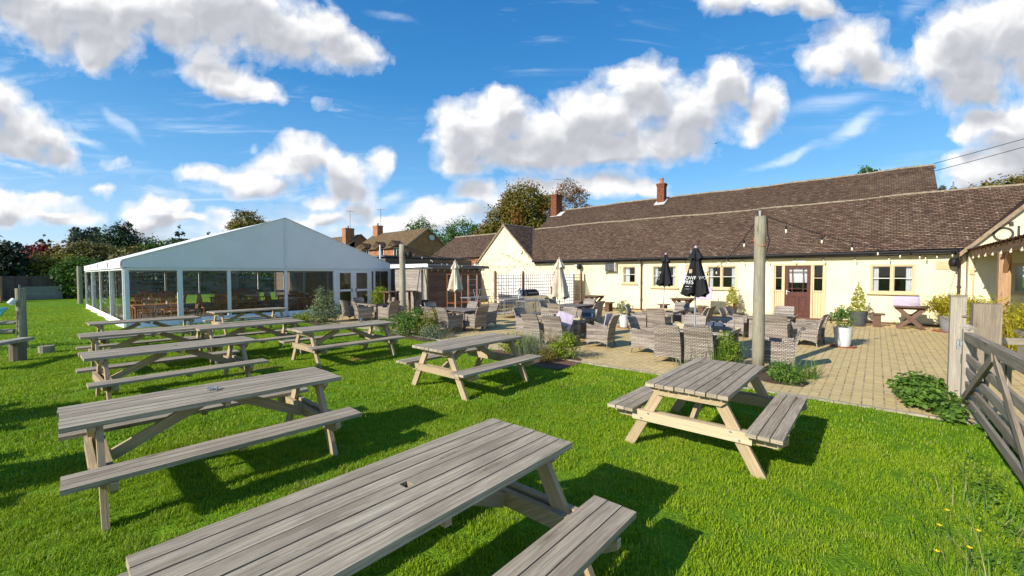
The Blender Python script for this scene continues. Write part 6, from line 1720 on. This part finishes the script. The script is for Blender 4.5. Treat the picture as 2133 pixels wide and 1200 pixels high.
tree('thin grey green tree right of the dark cedar', 300, 64, H(488, 64), [(0, 0, 5.4, 1.6, 1.6, 1.8), (1.4, 0, 4.6, 1.6, 1.5, 1.6)], 'lf_poplar', 1700, .15, 116, shell=.2)
tree('green tree directly above the marquee eaves', 325, 58, H(500, 58), [(0, 0, 4.2, 2., 1.8, 2.0), (2.0, 0, 4.6, 1.6, 1.6, 1.6)], 'lf_green', 3000, .14, 117)
conifer('layered dark cedar behind the left slope of the marquee', 377, 66, H(468, 66), 3.2, 'lf_dark', 6000, .17, 118, tiers=9, name='cedar_tree', droop=.1)
conifer('smaller layered cedar tip right of the larger one', 437, 70, H(481, 70), 2.6, 'lf_dark', 4000, .17, 119, tiers=8, name='cedar_tree', droop=.1)
tree('yellow tinged round tree above the marquee roof', 520, 62, H(440, 62), [(0, 0, 8.3, 2.0, 2, 2.2), (1.2, 0, 7.7, 1.7, 1.6, 1.8), (-1.2, 0, 7.4, 1.5, 1.5, 1.6)], 'lf_autumn', 6500, .14, 120)
tree('dark green tree behind the brick house', 876, 78, H(452, 78), [(0, 0, 9.6, 2.2, 2, 2.0), (1.9, 0, 8.6, 1.3, 1.4, 1.9), (-1.5, 0, 8.2, 1.6, 1.5, 2.0), (0, 0, 6.8, 2.6, 2, 2)], 'lf_green', 4200, .17, 121, shell=.3)
tree('broad green tree behind the outbuilding roof', 965, 66, H(458, 66), [(0, 0, 8., 2.6, 2.2, 2.1), (-2.2, 0, 7.2, 1.8, 1.8, 1.7), (2.4, 0, 7.6, 2.2, 2, 1.8), (0, 0, 5.6, 3.6, 2, 2)], 'lf_green', 7500, .15, 122)
tree('large tree in autumn colour behind the cream gable', 1092, 56, H(385, 56), [(0, 0, 10.4, 2.9, 2.6, 2.9), (-2.4, 0, 8.2, 2.6, 2.4, 2.4), (-4.3, 0, 6.5, 1.9, 2, 1.9), (2.6, 0, 9.6, 1.7, 2, 2.4), (0, 0, 7, 4, 3, 3), (-1.2, 0, 10.2, 2.0, 2, 2.2)], 'lf_autumn', 30000, .15, 123, shell=.6, spread=.22)
tree('sparse amber tree behind the left chimney', 1192, 60, H(378, 60), [(-.5, 0, 13.2, 1.6, 1.6, 1.5, .6), (.9, 0, 12.2, 1.3, 1.4, 1.4, .6), (-1.6, 0, 11.5, 1.4, 1.4, 2, .6), (2.2, 0, 10.6, 1.0, 1, .8, .8)], 'lf_amber', 4200, .12, 124, shell=.4, per=8, th=.7, trunk=.16)
tree('green tree top showing above the rear roof ridge', 1800, 60, H(352, 60), [(0, 0, H(352, 60) - 1.1, 1.2, 1.2, 1.2), (0, 0, 13, 2.5, 2, 2)], 'lf_green', 1800, .16, 125)
tree('spreading green tree above the right end of the pub roof', 2085, 55, H(372, 55), [(0, 0, H(372, 55) - 1.7, 3.2, 3.0, 1.6), (4, 0, H(372, 55) - 1.5, 3.5, 3, 1.6), (-3, 0, H(372, 55) - 2.7, 2.2, 2.2, 1.3), (1, 0, H(372, 55) - 4, 5, 4, 2.4)], 'lf_autumn', 8000, .15, 126, flat=.8)
tree('grey hazy tree just right of the rear roof end', 1968, 75, H(390, 75), [(0, 0, H(390, 75) - 1.5, 1.4, 1.4, 1.5), (0, 0, 13, 2.2, 2, 3)], 'lf_poplar', 1500, .17, 127)
# hedge line behind the fences and the marquee, each shrub its own
rg = random.Random(31)
for i in range(15):
    x = 3.8 + i * 1.65; y = 47.3 + rg.uniform(-.5, .8); hgt = rg.uniform(2.4, 4.2)
    mt = ['lf_green', 'lf_olive', 'lf_dark', 'lf_shrub'][i % 4]
    tree('leafy shrub of the hedge behind the marquee, seen through its clear walls', 0, 0, hgt, [(0, 0, hgt * .5, 1.2, 1.1, hgt * .5), (.6, 0, hgt * .6, .8, .8, hgt * .35)], mt, 1100, .15, 140 + i, name='hedge_shrub', cat='shrub', group='hedge shrubs behind the marquee', pos=(x, y))
# far wood that closes the horizon
def wood_belt(name, px0, px1, dist, h, n, seed, mat):
    rg = np.random.default_rng(seed); B = []
    for k in range(46):
        px = px0 + (px1 - px0) * k / 45; x, y = far(px, dist * (1 + .06 * rg.random())); hh = h * (.6 + .5 * rg.random())
        B.append((x, y, hh * .45, 3.6, 3.6, hh * .55))
    return tag(leaves_obj(name, mat, B, n, .42, seed, per=16, spread=.35), kind='stuff')
wood_belt('distant_wood', -700, 1250, 130, 8.5, 16000, 201, 'lf_poplar')
wood_belt('distant_wood', 1000, 3300, 120, 7, 9000, 202, 'lf_green')
# birds
def bird(x, y, z, s, label, perch=False):
    t = thing('bird', label, 'bird', (x, y, z)); m = MB()
    m.tube([(-.16 * s, 0, .02 * s), (-.08 * s, 0, 0), (0, 0, .0), (.08 * s, 0, .04 * s), (.12 * s, 0, .06 * s)], [.01 * s, .035 * s, .045 * s, .03 * s, .012 * s], 8)
    m.tube([(.12 * s, 0, .06 * s), (.16 * s, 0, .055 * s)], [.012 * s, .002 * s], 5)
    m.build('body', 'black', t, smooth=True)
    for sd in (-1, 1):
        w = MB()
        if perch: w.hexa([(-.14 * s, sd * .03 * s, 0), (-.14 * s, sd * .03 * s, .02 * s), (-.14 * s, sd * .045 * s, 0), (-.14 * s, sd * .045 * s, .02 * s), (.05 * s, sd * .03 * s, 0), (.05 * s, sd * .03 * s, .04 * s), (.05 * s, sd * .05 * s, 0), (.05 * s, sd * .05 * s, .04 * s)])
        else:
            w.face([(-.06 * s, sd * .03 * s, .02 * s), (.06 * s, sd * .03 * s, .03 * s), (.05 * s, sd * .2 * s, .10 * s), (-.05 * s, sd * .2 * s, .09 * s)]); w.face([(-.05 * s, sd * .2 * s, .09 * s), (.05 * s, sd * .2 * s, .10 * s), (-.06 * s, sd * .45 * s, .03 * s), (-.1 * s, sd * .44 * s, .03 * s)])
        w.build('wing', 'black', t)
    return t
bx, by = far(1487, 40); bird(bx, by, hz(330, 40) * 1.0, .9, 'small dark bird flying in the blue sky above the pub roof')
bird(26.95, 17.75, 8.93, 1.0, 'black bird perched on the rooftop television aerial', True)
SKYS = .10; EXPO = 0.43
# ------------------------------------------------------------------ sun, sky, camera
EL = radians(28.5); SD = Vector((-cos(EL) * cos(.20), cos(EL) * sin(.20), sin(EL)))   # direction towards the sun
sl = bpy.data.lights.new('sun', 'SUN'); sl.energy = 4.6; sl.angle = radians(.55); sl.color = (1., .93, .82)
so = bpy.data.objects.new('sun', sl); COL.objects.link(so); so.rotation_euler = SD.to_track_quat('Z', 'Y').to_euler()
W = bpy.data.worlds.new('World'); sc.world = W; W.use_nodes = True; t = W.node_tree; t.nodes.clear(); n = N(t)
sky = n.new('ShaderNodeTexSky', sky_type='NISHITA'); sky.sun_disc = False; sky.sun_elevation = EL
sky.sun_rotation = atan2(SD.x, SD.y); sky.air_density = 1.0; sky.dust_density = .3; sky.ozone_density = 2.2; sky.altitude = 100
dirv = n.new('ShaderNodeNewGeometry').outputs['Incoming']
dirv = n.vmath('SCALE', dirv, None, -1.)
fwd = Vector((sin(HEAD), cos(HEAD), 0)); rgt = Vector((cos(HEAD), -sin(HEAD), 0))
fd = n.math('ADD', n.math('ABSOLUTE', n.vmath('DOT_PRODUCT', dirv, tuple(fwd))), .03)
ca = n.math('DIVIDE', n.vmath('DOT_PRODUCT', dirv, tuple(rgt)), fd)
sepz = n.new('ShaderNodeSeparateXYZ'); n.lk(dirv, sepz.inputs[0]); cb = n.math('DIVIDE', sepz.outputs[2], fd)
pv = n.new('ShaderNodeCombineXYZ'); n.lk(ca, pv.inputs[0]); n.lk(cb, pv.inputs[1]); P0 = pv.outputs[0]
CL = [  # cumulus lumps on the bearing plane: column, row, half width, half height
 (40,-5,170,38,0),(210,30,150,50,.1),(270,95,80,55,.5),(330,40,110,60,0),(480,50,140,85,0),(610,85,140,62,.2),(740,125,88,45,.25),(560,25,90,42,0),(700,80,70,40,.4),
 (25,235,115,68,.1),(120,280,85,50,.35),(20,290,120,40,.1),(165,300,50,30,.3),(490,180,82,34,.25),(585,203,46,24,.4),(530,200,80,24,.2),(703,232,34,13,.2),(725,238,16,8,0),
 (955,262,52,42,0),(1040,262,85,52,0),(1000,300,110,55,0),(1150,285,110,50,0),(1250,255,95,70,0),(1345,215,62,75,0),(1420,250,95,70,0),(1495,200,55,46,.2),(1560,250,44,52,.2),(1250,320,190,42,0),(1380,310,120,45,-.1),(1100,330,160,42,0),(965,355,62,30,0),(1545,295,22,28,.2),
 (1735,125,75,58,0),(1690,155,60,40,0),(1780,170,70,38,0),(1950,110,85,62,0),(2040,100,110,75,0),(1960,170,100,60,0),(2110,140,80,90,0),(1890,150,55,45,0),(1980,215,70,32,0),
 (2090,285,110,62,0),(2010,270,70,32,0),(1960,290,36,20,0),(2080,350,120,50,0),(1990,370,80,40,0),(1940,352,38,16,0),
 (1480,25,58,38,.1),(1590,15,110,34,0),(1660,40,60,30,.3),(1760,2,110,22,0),
 (530,378,92,26,.05),(475,368,50,14,.1),(655,335,66,32,0),(610,360,90,26,0),(735,362,48,32,.2),(740,404,52,18,0),(808,340,26,20,0),(810,365,20,14,-.6),
 (266,402,27,9,0),(283,352,34,11,.1),(358,423,36,22,0),(410,430,42,18,0),(48,418,60,20,.1),(60,445,120,26,0),(180,455,90,18,0),(340,470,70,22,0),(490,440,18,11,0),
 (690,430,44,12,0),(760,436,46,12,0),(690,462,50,16,0),(905,440,58,16,0),(960,445,90,16,0),(1060,425,70,22,0),(1230,395,110,22,0),(1330,405,60,16,0),(560,470,120,18,0),(870,465,160,20,0),(1860,330,30,6,0),(150,60,120,70,.4),(240,130,60,30,.5),(400,90,60,40,.3),(1050,225,45,28,0),(1330,165,48,34,0),(1480,165,40,26,0),(1290,180,50,30,0),(1190,240,60,40,0),(460,360,70,18,-.1),(560,400,80,16,0),(640,310,44,22,0),(700,350,40,24,0),(130,420,80,14,0),(330,440,60,18,0),(420,455,70,12,0),(820,455,60,10,0),(1000,405,60,18,0),(1120,400,70,22,0),(100,320,110,18,.3)]
NX, PXA, PXB = 129, -500., 2640.
ROWS = [-70, -40, -15, 8, 30, 52, 75, 98, 122, 146, 170, 195, 220, 245, 270, 295, 320, 342, 362, 380, 396, 412, 427, 442, 456, 470, 485]
def field_value(px, py):
    acc = None; kk = .08
    for (cx, cy, rx, ry, rot) in CL:
        dx, dy = px - cx, py - cy; c, s = cos(rot), sin(rot)
        q = hypot((dx * c + dy * s) / (rx * 1.08), (-dx * s + dy * c) / (ry * 1.08)); f = max(1 - q, -1.)
        if acc is None: acc = f
        else:
            h = max(kk - abs(acc - f), 0.) / kk; acc = max(acc, f) + h * h * h * kk / 6.
    return acc
TAB = [[min(1., max(0., (field_value(PXA + (PXB - PXA) * i / (NX - 1), r) + 1) / 2.2)) for i in range(NX)] for r in ROWS]
def density_group():
    """the lump field stored as 27 horizontal profiles (curves) blended by height (colour ramps)"""
    g = bpy.data.node_groups.new('cloud_field', 'ShaderNodeTree')
    g.interface.new_socket('Vector', in_out='INPUT', socket_type='NodeSocketVector'); g.interface.new_socket('Field', in_out='OUTPUT', socket_type='NodeSocketFloat')
    n = N(g); gi = n.new('NodeGroupInput'); go = n.new('NodeGroupOutput'); acc = None
    sp = n.new('ShaderNodeSeparateXYZ'); n.lk(gi.outputs[0], sp.inputs[0])
    u = n.mapr(sp.outputs[0], (PXA - 1066.5) / FPX, (PXB - 1066.5) / FPX, 0., 1., False)
    V0, V1 = (571 - 500) / FPX, (571 + 90) / FPX
    v = n.mapr(sp.outputs[1], V0, V1, 0., 1., False)
    vr = [((571 - r) / FPX - V0) / (V1 - V0) for r in ROWS]
    cv = n.new('ShaderNodeCombineXYZ')
    for k in range(3): n.lk(u, cv.inputs[k])
    for s in range(0, 27, 3):
        rc = n.new('ShaderNodeRGBCurve'); n.lk(cv.outputs[0], rc.inputs['Color'])
        for k in range(3):
            c = rc.mapping.curves[k]; row = TAB[s + k]
            c.points[0].location = (0, row[0]); c.points[1].location = (1, row[-1])
            for i in range(1, NX - 1): c.points.new(i / (NX - 1), row[i])
            for p in c.points: p.handle_type = 'AUTO'
        rc.mapping.update()
        rp = n.new('ShaderNodeValToRGB'); n.lk(v, rp.inputs[0]); e = rp.color_ramp.elements; rp.color_ramp.interpolation = 'LINEAR'
        # ramp positions grow with height, rows go downwards
        pts = []
        for j in range(s - 1, s + 4):
            if j < -1 or j > 27: continue
            pos = 1.0 if j == -1 else (0.0 if j == 27 else vr[j])
            col = [0., 0., 0.]
            for k in range(3):
                if j == s + k or (j == -1 and s + k == 0) or (j == 27 and s + k == 26): col[k] = 1.
            pts.append((pos, col))
        pts.sort(); pts2 = [pts[0]]
        for q in pts[1:]:
            if q[0] - pts2[-1][0] > 1e-5: pts2.append(q)
        while len(e) < len(pts2): e.new(.5)
        for i, (pos, col) in enumerate(pts2): e[i].position = pos
        for i, (pos, col) in enumerate(pts2): e[i].color = (*col, 1)
        d = n.vmath('DOT_PRODUCT', rc.outputs[0], rp.outputs[0])
        acc = d if acc is None else n.math('ADD', acc, d)
    n.lk(n.math('SUBTRACT', n.math('MULTIPLY', acc, 2.2), 1.), go.inputs[0]); return g
CG = density_group()
def field(v):
    x = n.new('ShaderNodeGroup'); x.node_tree = CG; n.lk(v, x.inputs[0]); return x.outputs[0]
def warp(v):
    w1 = n.vmath('SUBTRACT', n.noise(v, 5., 2, .5, col=True), (.5, .5, .5)); w2 = n.vmath('SUBTRACT', n.noise(v, 17., 3, .55, col=True), (.5, .5, .5))
    o = n.vmath('ADD', n.vmath('SCALE', w1, None, .06), n.vmath('SCALE', w2, None, .030))
    q = n.vmath('ADD', v, o); return n.vmath('MULTIPLY', q, (1, 1, 0))
WV = warp(P0)
F1 = field(WV)
def billow(v):
    b1 = n.math('ABSOLUTE', n.math('SUBTRACT', n.noise(v, 9., 1, .5), .5)); b2 = n.math('ABSOLUTE', n.math('SUBTRACT', n.noise(v, 21., 1, .5), .5)); b3 = n.noise(v, 34., 4, .6)
    return n.math('ADD', n.math('ADD', n.math('MULTIPLY', b1, 2.1), n.math('MULTIPLY', b2, 1.2)), n.math('MULTIPLY', b3, .45))
B1 = billow(WV); big = n.noise(P0, 3.6, 3, .55)
BM = .74
fw = n.noise(P0, 13., 9, .66, .35)
D = n.math('ADD', F1, n.math('ADD', n.math('MULTIPLY', n.math('SUBTRACT', B1, BM), .45), n.math('MULTIPLY', n.math('SUBTRACT', fw, .5), n.mapr(F1, .1, .7, 1.05, .3))))
D = n.math('ADD', D, n.math('MULTIPLY', n.math('SUBTRACT', big, .5), .6))
lown = n.noise(n.mapping(P0, scl=(1, 2.6, 1)), 2.6, 6, .6, .3)
D = n.math('MAXIMUM', D, n.math('ADD', n.mapr(lown, .42, .66, -.25, .16), n.math('ADD', n.mapr(cb, .12, .30, 0., -.5), n.math('MULTIPLY', n.math('SUBTRACT', B1, BM), .22))))
alpha = n.mapr(D, -.22, .30, 0., 1., False)
alpha = n.math('POWER', alpha, .85)
alpha = n.math('MULTIPLY', alpha, n.mapr(D, -.1, .45, .70, 1.))
UPV = n.vmath('ADD', WV, (-.02, .050, 0)); F2 = field(UPV)
SV = n.vmath('ADD', WV, (-.007, .014, 0)); B2 = billow(SV)
shade = n.mapr(n.math('ADD', F2, n.math('ADD', n.math('MULTIPLY', n.math('SUBTRACT', B2, BM), .22), n.math('MULTIPLY', n.math('SUBTRACT', big, .5), .9))), -.05, .60)
relief = n.math('MULTIPLY', n.mapr(n.math('SUBTRACT', B1, B2), -.26, .26, -.06, .06, False), n.mapr(shade, .2, .9, 1., .5))
shade = n.math('MULTIPLY', shade, n.mapr(F1, .0, .42, .45, 1.))
lum = n.math('ADD', n.mapr(shade, 0., 1., .77, .46, False), relief)
cc = n.mix(shade, (1., 1., 1., 1), (.93, .96, 1.04, 1))
cl = n.vmath('SCALE', cc, None, lum)
# thin high wisps
wsp = n.noise(n.mapping(P0, rot=(0, 0, .5), scl=(1.6, 9, 1)), 1.7, 5, .64, 1.2); msk = n.noise(P0, 1.5, 2, .5)
wa = n.math('MULTIPLY', n.math('MULTIPLY', n.mapr(wsp, .50, .80), n.mapr(msk, .42, .62)), .42)
def wisp(cx, cy, rx, ry, rot, s):
    q = n.mapping(WV, loc=((cx - 1066.5) / FPX, (571 - cy) / FPX, 0), rot=(0, 0, -rot), scl=(rx / FPX, ry / FPX, 1), typ='TEXTURE')
    st = wsp
    return n.math('MULTIPLY', n.math('MULTIPLY', n.mapr(n.vmath('LENGTH', q), .1, 1., 1., 0.), n.mapr(st, .32, .6)), s)
for a in ((1745, 285, 95, 24, -.62, .6), (1620, 345, 130, 14, -.35, .5), (1700, 235, 130, 26, -.25, .35), (1870, 30, 70, 40, -.8, .45), (290, 275, 70, 18, .75, .4), (220, 300, 70, 12, .4, .5), (80, 350, 110, 10, .25, .5), (720, 40, 45, 12, .9, .55), (830, 60, 70, 12, .3, .3), (820, 420, 60, 16, -.4, .5), (460, 395, 130, 12, .25, .4), (560, 325, 12, 30, .1, .4)):
    wa = n.math('MAXIMUM', wa, wisp(*a))
# the sky itself: Nishita, a little richer, paling through haze towards the horizon
hs = n.new('ShaderNodeHueSaturation'); hs.inputs['Saturation'].default_value = 1.30; hs.inputs['Value'].default_value = 1.45; hs.inputs['Hue'].default_value = .495
n.lk(sky.outputs[0], hs.inputs['Color'])
base = n.vmath('SCALE', hs.outputs[0], None, SKYS)
hazeb = n.mapr(sepz.outputs[2], .0, .42, .86, 0.)
grad = n.ramp(sepz.outputs[2], [(0., (.46, .60, .74)), (.08, (.33, .51, .74)), (.20, (.14, .37, .68)), (.38, (.04, .22, .53)), (.60, (.015, .135, .40)), (1., (.01, .08, .30))])
base = n.mix(.75, base, grad)
base = n.mix(wa, base, (.80, .86, .94, 1))
fade = n.mapr(sepz.outputs[2], .0, .06, .35, 1.)
skyc = n.mix(n.math('MULTIPLY', alpha, fade), base, cl)
bg = n.new('ShaderNodeBackground'); n.lk(skyc, bg.inputs[0]); bg.inputs[1].default_value = 1.0
wo = n.new('ShaderNodeOutputWorld'); n.lk(bg.outputs[0], wo.inputs[0])
W.cycles.sampling_method = 'MANUAL'; W.cycles.sample_map_resolution = 512

cd = bpy.data.cameras.new('camera'); cam = bpy.data.objects.new('camera', cd); COL.objects.link(cam); sc.camera = cam
cd.sensor_width = 36; cd.sensor_fit = 'HORIZONTAL'; cd.lens = 36 * FPX / 2133.; cd.clip_start = .05; cd.clip_end = 2000
R3 = Matrix((RX, UP, -FW)).transposed(); cam.matrix_world = Matrix.Translation((0, 0, EYE)) @ R3.to_4x4()
sc.view_settings.view_transform = 'Standard'; sc.view_settings.look = 'None'; sc.view_settings.gamma = 1; sc.view_settings.use_curve_mapping = False
sc.view_settings.exposure = EXPO
sc.cycles.max_bounces = 8; sc.cycles.transparent_max_bounces = 24; sc.cycles.diffuse_bounces = 3; sc.cycles.glossy_bounces = 3
sc.cycles.use_denoising = True
